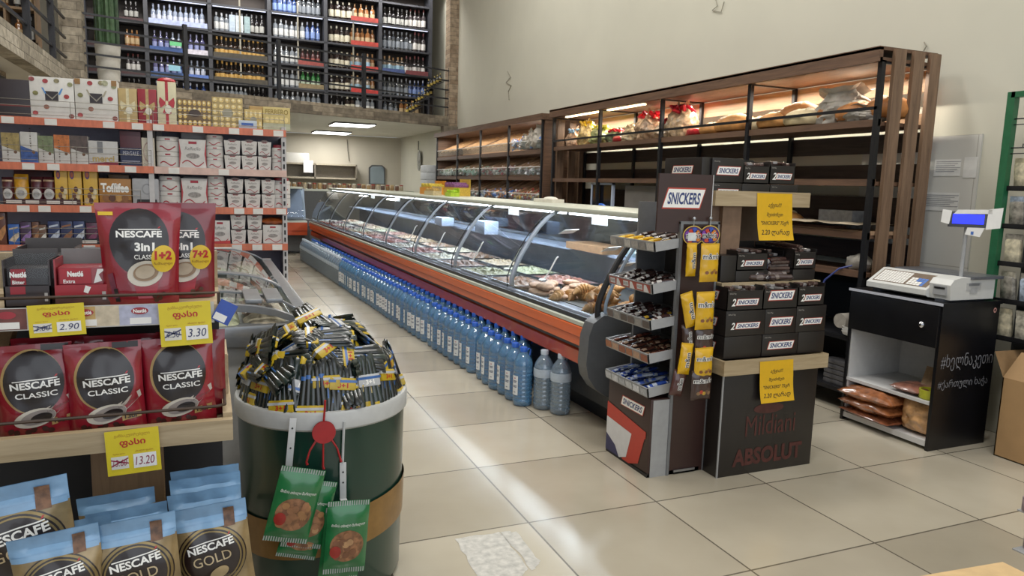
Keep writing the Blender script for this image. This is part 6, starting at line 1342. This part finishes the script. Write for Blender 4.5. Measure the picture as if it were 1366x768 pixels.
MB().lathe([(0, .52), (.257, .54)], BLACK, n=40).build('fill_board', bl)
# seal ornament
se = thing('wax_seal_tag', 'red round seal with three cord legs hanging from the drum rim', 'tag', (0.300, 2.145, 0.584)); se.scale = (1.15, 1, 1.15)
REDS = M('#a01a1e', .4, var=.05)
MB().add([(0, -.006, 0)] , [], REDS).disc(0, 0, .030, .030, REDS, lambda u, v: (u, -.006, v), 28, 2).disc(0, 0, .030, .030, REDS, lambda u, v: (u, .0, v), 28, 2).build('seal_disc', se)
MB().tube([(0, 0, .03), (.003, .002, .06), (.004, .0, .085)], .003, REDS, n=6).build('cord', se)
for a, b, c in ((-.045, -.075, .01), (-.003, -.092, 0), (.042, -.078, .01)): MB().tube([(a * .45, 0, -.022), (a * .8, -.003, b * .6), (a, -.002, b), (a + .002, -.002, b - .008)], [.0028, .0025, .0028, .004], REDS, n=6).build('cord_leg', se)
def strap(label, p, h_, lean):
    t = thing('hanger_strap', label, 'strap', p); t.rotation_euler = (0, lean, 0); WP = M('#c3c4c4', .35, var=.03)
    MB().box(-.010, -.006, -h_, .010, -.002, 0, WP, bev=.001).build('strap_body', t); m = MB().disc(0, -.03, .003, .003, BLACK, lambda u, v: (u, -.0066, v), 12, 1).disc(0, -h_ * .55, .003, .003, BLACK, lambda u, v: (u, -.0066, v), 12, 1); m.build('holes', t, smooth=False)
    MB().box(-.010, -.03, -h_ - .003, .010, -.002, -h_, WP).build('hook_lip', t)
    return t
strap('bent white hanger strap on the drum, above the upper nut packets', (0.214, 2.165, 0.630), .165, .10)
strap('straight white hanger strap on the drum, above the lower nut packet', (0.357, 2.155, 0.479), .115, .0)
tag(MB().tube([(0.356, 2.150, 0.479), (0.358, 2.150, 0.543), (0.361, 2.150, 0.609)], .004, M('#b9bcbc', .3), n=6).build('strap_thread'), 'thin clear strip joining the straight strap to the drum rim', 'strip')
NUTG = M('#1f6b3a', .3, var=.1, scale=14., bump=.1, coat=.5); NUTC = M('#8a5f40', .45, var=.3, scale=60.); STRIPE = M('#a3aaa6', .45, var=.05)
def nutpack(label, loc, w_, h_, rot, rz=0., sd=0):
    t = thing('nut_packet', label, 'nut packet', loc, rz); t.rotation_euler = (0, rot, rz)
    def S(u, v, s=-1, o=0.):
        b = abs(2 * v - 1); th = .017 * max(0, 1 - abs(u) ** 2.6) ** .7 * max(0, 1 - (b / .86) ** 4 if b < .86 else 0) ** .7 + .001
        return (u * w_ / 2, s * (th + o) + .003 * noise.noise(Vector((u * 2 + sd, v * 5, sd))), (v - 1) * h_)
    P = lambda k: (lambda x, y: S(2 * x / w_, y / h_, -1, .001 + .0008 * k))
    m = MB()
    for s in (-1, 1): m.grid(lambda u, w: S(2 * u - 1, w, s), 16, 24, NUTG)
    m.build('packet', t); q = MB()
    q.disc(.0, h_ * .40, w_ * .40, h_ * .22, NUTC, P(0), 26, 5)
    rr = random.Random(sd)
    for i in range(16): q.disc(rr.uniform(-.28, .28) * w_, h_ * (.40 + rr.uniform(-.15, .15)), w_ * .085, h_ * .045, M(rr.choice(['#a5764c', '#b98d62', '#7a4f36', '#9a6a48']), .4, var=.1), P(1 + i % 3), 12, 2, rot=rr.uniform(0, 3))
    q.disc(-w_ * .27, h_ * .33, w_ * .13, h_ * .085, M('#9c2a22', .4, var=.1), P(4), 18, 2)
    q.text('მიწის თხილი მარილით', .0, h_ * .69, w_ * .80, h_ * .05, TXT_W, P(2), shear=.2); q.build('front_label', t)
    e = MB()
    for v0 in (.935, .0):
        e = MB()
        for i in range(18): e.quad(-w_ / 2 + w_ * i / 18, v0 * h_, -w_ / 2 + w_ * (i + .5) / 18, (v0 + .065) * h_, STRIPE, P(1), 1, 2)
        e.build('striped_seal', t, smooth=False)
    return t
for lab, pp_, w_, h_, rot, sd in (('green nut packet hung nearest on the bent strap, tilted', (0.236, 2.090, 0.500), .128, .225, .26, 1), ('green nut packet behind the tilted front one on the bent strap', (0.277, 2.115, 0.448), .120, .21, .25, 2),
        ('green nut packet lowest behind on the bent strap, mostly hidden', (0.261, 2.130, 0.369), .118, .17, .30, 3), ('green nut packet hanging straight on the right strap', (0.363, 2.075, 0.389), .124, .225, .08, 4), ('green nut packet behind the straight hanging one', (0.359, 2.105, 0.356), .120, .235, .12, 5)):
    nutpack(lab, pp_, w_, h_, rot, 0., sd)
# stick bundles
SKB = M('#121715', .28, var=.25, scale=40., coat=.5); SKG = M('#1c2723', .28, var=.2, scale=40., coat=.5); SKU = M('#2b5a9c', .35, var=.1, coat=.3); SYE = M('#b89a20', .35, var=.08); SWT = M('#b4b6b8', .35, var=.06); STAN = M('#a5966a', .4, var=.15, scale=40.)
def bundle(kind):
    t = thing('coffee_stick_bundle', 'x', 'stick bundle')
    for lay in range(2):
        for k in range(5):
            a = k - 2; main = [SKB, SKG, SKB, SKB][kind] if (k + lay) % 3 else SKG
            m = MB(); m.T = Matrix.Translation((0, 0, .0055 + .009 * lay)) @ Matrix.Rotation(a * .05 + .03 * lay, 4, 'Z') @ Matrix.Translation((a * .0145 + .004 * lay, .006 * ((k * 7 + lay) % 3 - 1), .0015 * (k % 2)))
            def cf(u, v):
                if v < .16 and (k + lay) % 2 == 0: return (SKG, SYE, SWT, SKB)[kind]
                if .36 < v < .54 and .3 < u < .7 and k % 2 == 0: return (SKU, STAN, SKG, SKU)[kind]
                if .74 < v < .79: return (SKG, SKB, SKU, SWT)[kind]
                return main
            def fn(s): return lambda u, w: ((u - .5) * .020, (w - .5) * .170, s * (.0056 * (1 - abs(2 * u - 1) ** 3) * min(1, (1 - abs(2 * w - 1)) * 8) + .0006))
            m.grid(fn(1), 5, 14, main, cf).grid(fn(-1), 5, 7, main, cf); m.T = None
            m.build('stick', t)
    b = MB(); mt = [SYE, SWT, SYE, SYE][kind]; z = [.02, .01, -.055, .035][kind]; c2 = [SWT, SKU, SWT, SKU][kind]
    b.box(-.041, z - .019, -.002, .041, z + .019, .0245, mt, bev=.004); b.box(-.0435, z + .004, -.0022, .0435, z + .012, .0250, c2)
    b.text('3+1', 0, z - .005, .032, .015, TXT_R if kind != 1 else TXT_W, lambda u, v: (u, v, .0256), bold=.03)
    b.build('band', t); return t
BP = [bundle(k) for k in range(4)]; BU = [0, 0, 0, 0]; BKIND = ['black stick bundle with yellow band', 'green-black stick bundle with silver band', 'white-ended stick bundle with yellow band', 'blue stick bundle with yellow band']
def put_bundle(kind, mat, label, group=None):
    o = BP[kind] if not BU[kind] else dup(BP[kind]); BU[kind] += 1; o.matrix_basis = mat; o['label'] = label
    if group: o['group'] = group
    elif 'group' in o: del o['group']
rr = random.Random(21)
# standing ring along the rim, seen side on
ZR = .60
for k in range(18):
    a = PI * (1.0 + 1.0 * k / 17); r = .222 + .008 * (k % 2)
    mt = Matrix.Translation((BC[0] + r * math.cos(a), BC[1] + r * math.sin(a), ZR + .075 + .012 * (k % 3))) @ Matrix.Rotation(a + PI / 2, 4, 'Z') @ Matrix.Rotation(PI / 2 - .30, 4, 'X') @ Matrix.Rotation(rr.uniform(-.25, .25), 4, 'Z')
    kd = [2, 1, 2, 0, 3][k % 5]
    put_bundle(kd, mt, '%s standing at the drum rim, %s from the stand' % (BKIND[kd], nth(k + 1)))
def dome(th, ph, az, kind, label, group=None, lift=0.):
    """a bundle lying on the heap: th = angle from the top, ph = compass angle, az = turn in the heap's surface"""
    rx, rz = .235, .235
    p = Vector((BC[0] - .02 + rx * math.sin(th) * math.cos(ph), BC[1] + rx * math.sin(th) * math.sin(ph), ZR + rz * math.cos(th) + lift))
    n = Vector((math.sin(th) * math.cos(ph), math.sin(th) * math.sin(ph), math.cos(th))); q = n.to_track_quat('Z', 'Y').to_matrix().to_4x4()
    put_bundle(kind, Matrix.Translation(p) @ q @ Matrix.Rotation(az, 4, 'Z') @ Matrix.Rotation(rr.uniform(-.32, .32), 4, 'X') @ Matrix.Rotation(rr.uniform(-.45, .45), 4, 'Y'), label, group)
for th, cnt in ((1.08, 13), (.80, 11), (.52, 8), (.26, 4)):
    for k in range(cnt):
        kind = rr.choice([0, 0, 1, 3, 1, 1, 2])
        dome(th + rr.uniform(-.06, .06), 2 * PI * (k + rr.random() * .5) / cnt, rr.uniform(0, PI), kind, '%s lying in the heap on the drum' % BKIND[kind], BKIND[kind] + ' heaped on the drum', rr.uniform(-.02, .03))
for a in ((.12, 4.2, .85, 0, 'topmost black stick bundle with yellow band lying diagonally across the heap'), (.38, 5.6, .9, 1, 'dark bundle with silver band beside the topmost one toward the aisle'), (.55, 4.75, 1.5, 3, 'blue striped bundle lying across the front of the heap'), (.85, 3.5, 1.7, 0, 'black bundle with yellow band sticking out toward the coffee stand'), (.95, 5.3, 1.2, 3, 'blue striped bundle sloping down at the aisle side of the heap')):
    dome(a[0], a[1], a[2], a[3], a[4], None, .03)

# ---------------------------------------------------------------- upstairs liquor shelving
LQ = (-2.25, 13.09, 0); LA = .048
lq = thing('liquor_shelf', 'dark wall of liquor shelves full of bottles on the upper floor behind the railing', 'shelving', LQ, LA)
UX = [(-1.673, 13.120, 3.267)[0] + 2.25, (-1.230, 13.150, 3.315)[0] + 2.25, (-0.824, 13.170, 3.357)[0] + 2.25, (0.105, 13.210, 3.453)[0] + 2.25, (1.025, 13.250, 3.548)[0] + 2.25, (1.956, 13.300, 3.645)[0] + 2.25, (2.917, 13.340, 3.744)[0] + 2.25, (3.855, 13.380, 3.841)[0] + 2.25]
SZ = [2.53, 2.89, 3.28, 3.70, 4.11, 4.50]
DKW = M('#33343a', .5, var=.06, scale=8.); DKB2 = M('#2c221c', .6, var=.1, scale=4.); MAR = M('#3f2225', .5, var=.06)
MB().box(UX[0], .30, 2.50, UX[-1], .33, 5.3, DKB2).build('back_panel', lq)
for x in UX: MB().box(x - .03, 0, 2.50, x + .03, .31, 5.2, DKW).build('upright', lq)
for z in SZ + [4.9]: MB().box(UX[0], .0, z - .03, UX[-1], .30, z, DKW).build('shelf', lq)
MB().box(UX[0], -.06, 4.72, UX[-1] + .06, .33, 4.85, DKW).build('cornice', lq)
for i in (3, 4, 5): MB().box((UX[i] + UX[i + 1]) / 2 - .012, .02, 3.0, (UX[i] + UX[i + 1]) / 2 + .012, .03, 4.3, M('#8f8a7c', .4, metal=.5)).build('light_rod', lq)
for x in (2, 3, 4, 5, 6):
    for z in (SZ[3], SZ[4]): MB().box(UX[x] + .05, .02, z + .372, UX[x + 1] - .05, .05, z + .378, M('#dfe6ff', .5, var=0, emit=1.6)).build('shelf_light', lq)
def spirit(body, cap, label, r, h, sh, neck=.3, alpha=None):
    m = MB(); bm_ = glass(body, .2, solid=.5, body=body) if alpha else M(body, .12, var=.04, coat=.4)
    hb = h * (1 - neck - .12)
    m.lathe([(r * .95, 0), (r, .008), (r, hb), (r * sh, hb + h * .07), (r * .34, hb + h * .14), (r * .30, h * .90)], bm_, n=10)
    m.lathe([(r * .36, h * .86), (r * .36, h), (0, h)], M(cap, .35, var=.02), n=8)
    if label: m.lathe([(r * 1.01, hb * .22), (r * 1.02, hb * .24), (r * 1.02, hb * .74), (r * 1.01, hb * .76)], M(label, .5, var=.06, scale=60.), n=10)
    return m
KINDS_ = {
 'clear': ('clear spirit bottle with silver cap', lambda: spirit('#b9c6e0', '#9aa2b8', '#c9cede', .034, .29, .85, .25, 1)), 'clearw': ('clear bottle with white label', lambda: spirit('#aeb6c0', '#c9cbd0', '#cfd0cf', .036, .27, .9, .22, 1)),
 'blue': ('blue tinted spirit bottle', lambda: spirit('#4a68b0', '#c0c6d8', '#7a92c8', .034, .28, .85, .25, 1)), 'violet': ('clear bottle with violet tint', lambda: spirit('#7a78b4', '#9a9ac0', '#8f96c4', .032, .30, .85, .25, 1)),
 'gold': ('dark bottle with gold neck and gold round label', lambda: spirit('#2c1e14', '#c99a4a', '#c39a52', .040, .31, .9, .34)), 'darkw': ('dark bottle with white square label', lambda: spirit('#241a18', '#c9c4b0', '#c9c2ac', .042, .27, .95, .2)),
 'amber': ('amber bottle with copper cap', lambda: spirit('#8a5a34', '#b98a5a', '#b9a07a', .038, .28, .9, .22)), 'lblue': ('bottle with pale blue label and copper cap', lambda: spirit('#8a7a6a', '#b58a5c', '#8fb0c4', .040, .27, .9, .22)),
 'green': ('green bottle with white label', lambda: spirit('#2c6b34', '#c0c8b0', '#b9c8b0', .035, .29, .85, .28)), 'red': ('dark reddish bottle with red base label', lambda: spirit('#4a2a2a', '#b9a9a0', '#8a4a44', .034, .27, .85, .28)),
 'dark': ('dark bottle with small white shoulder', lambda: spirit('#1d1a1c', '#8a8a8c', '#a9a9a4', .034, .29, .8, .3)), 'grey': ('grey smoky bottle with grey cap', lambda: spirit('#5c626a', '#8a8e94', '#7a8088', .036, .29, .9, .26, 1)),
 'whitelab': ('tall bottle with long white label', lambda: spirit('#3a3436', '#7a3a3a', '#c9c6c2', .036, .31, .85, .3)), 'carton': ('light boxed bottle', None)}
PROT = {}
def put_spirit(kind, x, y, z, where, sc_=1.):
    if kind not in PROT: PROT[kind] = KINDS_[kind][1]().build('liquor_bottle'); o = PROT[kind]
    else: o = dup(PROT[kind])
    c, s = math.cos(LA), math.sin(LA)
    o.location = (LQ[0] + x * c - y * s, LQ[1] + x * s + y * c, z); o.rotation_euler = (0, 0, rq.uniform(0, 6)); o.scale = (sc_, sc_, sc_)
    lab = '%s, %s' % (KINDS_[kind][0], where); tag(o, lab, 'bottle', lab + ' group')
rq = random.Random(9)
ROWN = ['bottom', 'second', 'third', 'fourth', 'top']; BAYN = ['first', 'second', 'third', 'fourth', 'fifth', 'sixth', 'seventh']
PLAN = {  # (row, bay): [(kind, count), ...]
 (3, 2): [('clear', 10)], (2, 2): [('violet', 3), ('clear', 3), ('violet', 3)], (1, 2): [('violet', 4), ('blue', 2), ('clear', 3)], (0, 2): [('blue', 2), ('dark', 2), ('blue', 4)],
 (3, 3): [('clearw', 3), ('dark', 7)], (2, 3): [('gold', 11)], (1, 3): [('gold', 11)], (0, 3): [('clearw', 7), ('dark', 4)],
 (4, 4): [('blue', 5), ('grey', 5)], (3, 4): [('clearw', 6), ('blue', 3)], (2, 4): [('clearw', 5), ('red', 4)], (1, 4): [('clearw', 5), ('green', 4)], (0, 4): [('clearw', 9)],
 (4, 5): [('darkw', 4), ('amber', 4)], (3, 5): [('darkw', 4), ('amber', 5)], (2, 5): [('darkw', 4), ('lblue', 4), ('amber', 1)], (1, 5): [('darkw', 4), ('lblue', 4), ('amber', 1)], (0, 5): [('dark', 3), ('darkw', 2), ('clearw', 4)],
 (4, 6): [('dark', 6), ('whitelab', 4)], (3, 6): [('grey', 7), ('whitelab', 3)], (2, 6): [('lblue', 5), ('whitelab', 5)], (1, 6): [('grey', 6), ('blue', 4)], (0, 6): [('grey', 3), ('amber', 5)]}
for (r, b), seq in PLAN.items():
    n_ = sum(c for _, c in seq); x0, x1 = UX[b] + .07, UX[b + 1] - .07; k = 0
    for kind, c in seq:
        for i in range(c):
            x = x0 + (x1 - x0) * (k + .5) / n_; k += 1
            put_spirit(kind, x, .10 + .03 * (k % 2), SZ[r] + .0, '%s row, %s upstairs bay' % (ROWN[r], BAYN[b]), rq.uniform(1.06, 1.14))
for r in range(4):
    for b in (0, 1):
        for i in range(3 if b else 2):
            x = UX[b] + .10 + (UX[b + 1] - UX[b] - .2) * (i + .5) / (3 if b else 2)
            put_spirit(('dark', 'whitelab', 'amber', 'dark')[r], x, .12, SZ[r] + .05, '%s row, %s upstairs bay' % (ROWN[r], BAYN[b]), .9)
def lqpt(x, y, z): c, s = math.cos(LA), math.sin(LA); return (LQ[0] + x * c - y * s, LQ[1] + x * s + y * c, z)
CASES = [(3, 2, 0, 1, '#aab6e0', 'pale blue'), (2, 2, 0, .6, '#2c4a86', 'blue'), (2, 2, .65, 1, '#c9c4d0', 'white and red'), (1, 2, 0, .6, '#274474', 'dark blue'), (1, 2, .65, 1, '#4a68b0', 'blue and white'), (2, 3, 0, 1, '#3a3428', 'brown'), (1, 3, 0, 1, '#3a3428', 'brown'),
         (4, 5, .45, 1, '#a03a34', 'red'), (3, 5, .45, 1, '#a8362c', 'red'), (2, 5, .45, 1, '#a8302a', 'red'), (1, 5, .45, 1, '#b02c28', 'red'), (2, 4, .5, 1, '#8a3a34', 'dull red'), (1, 4, .5, 1, '#7a6a4a', 'tan'), (2, 6, 0, .48, '#3a4a7a', 'navy'), (2, 6, .5, 1, '#6a3034', 'maroon')]
for r, b, a, e, c, nm in CASES:
    x0 = UX[b] + .04 + (UX[b + 1] - UX[b] - .08) * a; x1 = UX[b] + .04 + (UX[b + 1] - UX[b] - .08) * e
    tag(MB().box(0, -.006, 0, x1 - x0, 0, .075, M(c, .5, var=.12, scale=18.)).build('display_tray', loc=lqpt(x0, .01, SZ[r] + .001), rotz=LA), '%s printed tray edge under bottles, %s row, %s upstairs bay%s' % (nm, ROWN[r], BAYN[b], ', right part' if a > .4 else ''), 'tray')
for r in range(4):
    for b in (0, 1):
        q = MB().box(0, -.006, 0, UX[b + 1] - UX[b] - .07, .2, .05, MAR); q.text('WINE', (UX[b + 1] - UX[b]) / 2, .025, .18, .02, M('#a89a96', .5), lambda u, v: (u, -.007, v)) if False else None
        tag(q.build('maroon_tray', loc=lqpt(UX[b] + .035, .03, SZ[r] + .0), rotz=LA), 'maroon display block under bottles, %s row, %s upstairs bay' % (ROWN[r], BAYN[b]), 'display block')
for x, c, lab in ((UX[2] + .33, '#5fb87a', 'small green shelf sign among the clear bottles upstairs'), (UX[2] + .30, '#86b9cf', 'small pale blue shelf sign below the green one upstairs')):
    z = SZ[2] + .10 if 'green' in lab and 'below' not in lab else SZ[1] + .10
    tag(MB().box(0, -.03, 0, .17, -.02, .09, M(c, .5, var=.03)).build('shelf_sign', loc=lqpt(x, 0, z), rotz=LA), lab, 'sign')
for k, x in enumerate((.10, .20, .33)): tag(MB().box(0, 0, 0, .09 + .02 * (k == 1), .08, .27, M(['#a9b8c9', '#c9d4d9', '#8aa0a4'][k], .4, var=.1)).build('bottle_carton', loc=lqpt(UX[3] + .20 + x, .05, SZ[3] + .001), rotz=LA), ('tall pale carton among bottles, fourth upstairs row, %s of three' % nth(k + 1)), 'carton')
# sparkling wine on a stepped stand at the right end
bs = thing('bottle_stand', 'dark stepped stand of gold-necked bottles at the right end behind the railing', 'stand', (3.55, 12.78, 2.51), .1)
STP = [(-.30, .0), (-.08, .22), (.10, .46)]
for k, (x, z) in enumerate(STP): MB().prism([(x, z), (x + .02, z), (x + .30, z + .16), (x + .28, z + .16)], 'y', 0, .22, M('#1d1c1d', .5)).box(x + .1, .05, 0, x + .12, .2, z + .08, M('#1d1c1d', .5)).build('step', bs)
sp_ = None
for k, (x, z) in enumerate(STP):
    for i in range(5):
        if sp_ is None:
            sp_ = spirit('#15161a', '#c9b060', '#b9a04a', .026, .15, .8, .34).build('sparkling_bottle'); o = sp_
        else: o = dup(sp_)
        xx = x + .04 + .055 * i; c, s = math.cos(.1), math.sin(.1); yy = .1
        o.location = (3.55 + xx * c - yy * s, 12.78 + xx * s + yy * c, 2.51 + z + .035 + .0314 * i); lab = 'small gold-necked dark bottle on the %s step of the dark stand upstairs' % (('lowest', 'middle', 'top')[k])
        tag(o, lab, 'bottle', lab + 's')
# cactus in a white planter behind the railing
PT = (-1.174, 11.282, 2.520)
pl = thing('potted_cactus', 'tall column cactus in a ribbed white planter behind the upper railing', 'plant', PT); pl.scale = (.84, .84, 1)
MB().lathe([(.13, 0), (.15, .02), (.165, .17), (.158, .175), (.175, .34), (.168, .345), (.185, .50), (.178, .505), (.17, .50), (.0, .47)], M('#c6c2b8', .5, var=.03), n=32).build('planter', pl)
CACT = M('#3f5a3a', .6, var=.2, scale=14., bump=.2); CAC2 = M('#31472f', .6, var=.2, scale=14.)
def ccol(x, y, r, h, mt): return MB().grid(lambda u, w: ((lambda a, q: (x + r * q * (1 + .2 * math.cos(6 * a)) * math.cos(a), y + r * q * (1 + .2 * math.cos(6 * a)) * math.sin(a), .47 + h * w))(2 * PI * u, (1 if w < .9 else math.sqrt(max(0.0, 1 - ((w - .9) / .1) ** 2))))), 64, 16, mt)
for x, y, r, h, mt in ((-.07, 0, .055, 1.05, CACT), (.04, -.06, .06, 1.25, CACT), (.11, .03, .05, .9, CAC2), (-.13, .05, .04, .8, CAC2), (.0, .09, .05, 1.35, CAC2)): ccol(x, y, r, h, mt).build('stem', pl)
# gallery wall things (left)
GX = -3.09
for k, (y0, y1, z0, z1, c, lab) in enumerate(((8.3, 9.4, 3.0, 4.4, '#b9bcbb', 'pale grey panel on the gallery wall, nearer of two'), (9.5, 10.3, 2.9, 4.2, '#a9b0b0', 'pale grey panel on the gallery wall beside the wooden shelf'))):
    t = thing('wall_panel', lab, 'panel', (GX, (y0 + y1) / 2, z0)); MB().box(0, -(y1 - y0) / 2, 0, .03, (y1 - y0) / 2, z1 - z0, M(c, .4, var=.05)).build('board', t); MB().box(.03, -(y1 - y0) / 2, 0, .04, -(y1 - y0) / 2 + .03, z1 - z0, M('#6f7272', .5)).box(.03, (y1 - y0) / 2 - .03, 0, .04, (y1 - y0) / 2, z1 - z0, M('#6f7272', .5)).build('frame', t)
gs = thing('wine_shelf', 'wooden wall shelf with bottles on the gallery beside the stone pillar', 'shelf', (-2.3, 11.2, 2.51))
for z in (0, .42, .84, 1.26, 1.7): MB().box(-.35, 0, z, .35, .25, z + .03, PINED).build('shelf', gs)
for x in (-.35, .0, .33): MB().box(x, 0, 0, x + .025, .25, 1.73, PINED).build('upright', gs)
MB().box(-.35, .25, 0, .35, .27, 1.73, DKB2).build('back_panel', gs)
for k in range(5):
    for i in range(5 if k < 4 else 0):
        o = dup(PROT['dark'] if (i + k) % 2 else PROT['amber']); o.location = (-2.3 - .27 + .135 * i, 11.3, 2.545 + .42 * k); tag(o, 'bottle on the %s board of the wooden gallery shelf' % nth(k + 1), 'bottle', 'bottles on the %s board of the wooden gallery shelf' % nth(k + 1))
# ---------------------------------------------------------------- room under the mezzanine
t = thing('wall_cabinet', 'open grey cabinet shelf hung on the back wall under the mezzanine', 'cabinet', ((2.305, 16.600, 1.383)[0], 16.5, 1.36))
for z in (0, .30): MB().box(-.95, 0, z, .78, .28, z + .035, M('#a59a86', .5)).build('shelf', t)
for x in (-.95, -.15, .75): MB().box(x, 0, 0, x + .03, .28, .33, M('#6f675a', .5)).build('side', t)
MB().box(-.95, .27, .0, .78, .29, .33, M('#7d7568', .5)).build('back', t)
tag(MB().box(-.1, -.02, -.13, .1, 0, .13, WHITE).build('paper_sheet', loc=(2.021, 16.480, 1.616)), 'white sheet of paper hanging on the grey wall cabinet', 'paper')
tag(MB().box(-.28, 0, 0, .28, .22, .22, M('#cfccc4', .4, var=.02), bev=.03).build('air_conditioner', loc=(1.778, 16.550, 1.688)), 'white wall air conditioner box above the grey cabinet in the back', 'air conditioner')
t = thing('wall_mirror', 'small mirror with rounded dark frame on the back wall', 'mirror', (3.587, 16.760, 1.267))
MB().prism([(-.19, 0), (.19, 0), (.19, .38), (.12, .44), (-.12, .44), (-.19, .38)], 'y', 0, .02, M('#4a4a4a', .4)).build('frame', t); MB().prism([(-.16, .02), (.16, .02), (.16, .36), (.11, .41), (-.11, .41), (-.16, .36)], 'y', -.006, -.001, M('#9fb0c0', .08, metal=.8, var=0)).build('glass', t)
tag(MB().tube([(2.911, 16.770, 2.248), (2.927, 16.770, 2.018), (2.959, 16.770, 1.770)], .012, M('#6f6a60', .6), n=5).build('wall_cable'), 'dark cable running down the back wall under the lights', 'cable')
tag(MB().tube([(4.130, 15.216, 2.205), (4.130, 15.209, 2.018)], .01, BLACK, n=5).ball((4.100, 15.031, 1.795), (.03, .12, .22), M('#8f8f88', .4, var=.2, scale=20.), 12, 8).build('hanging_bag'), 'small grey bag hanging by a cord on the side wall in the back', 'bag')
# loose wires on the walls
tag(MB().tube([(4.140, 10.296, 3.000), (4.140, 10.172, 2.899), (4.140, 10.344, 2.844), (4.140, 10.135, 2.778), (4.140, 10.246, 2.704), (4.140, 10.208, 2.581)], .006, M('#8d8878', .6), n=5).build('loose_wire'), 'loose thin wire tangle on the wall above the sweets rack', 'wire')
tag(MB().tube([(4.140, 5.493, 3.037), (4.140, 5.440, 2.926), (4.140, 5.510, 2.902), (4.140, 5.383, 2.864), (4.140, 5.352, 2.944)], .004, M('#8d8878', .6), n=5).build('loose_wire'), 'loose wires hanging from the wall above the bread rack', 'wire')
tag(MB().tube([(4.140, 3.362, 2.230), (4.140, 3.345, 2.259), (4.140, 3.364, 2.284)], .004, M('#8d8878', .6), n=5).build('loose_wire'), 'tiny bent wire on the wall just above the bread rack end', 'wire')

# single-piece things: the mesh itself becomes the thing
for o in list(SC.objects):
    k = KIDS.get(o.name, [])
    if o.type == 'EMPTY' and 'category' in o and len(o.children if not k else k) == 1:
        c = (k or list(o.children))[0]
        if KIDS.get(c.name) or len(c.children): continue
        mat = o.matrix_basis @ c.matrix_basis; nm = o.name
        for key in ('label', 'category', 'group'):
            if key in o: c[key] = o[key]
        c.parent = None; c.matrix_basis = mat; bpy.data.objects.remove(o); c.name = nm
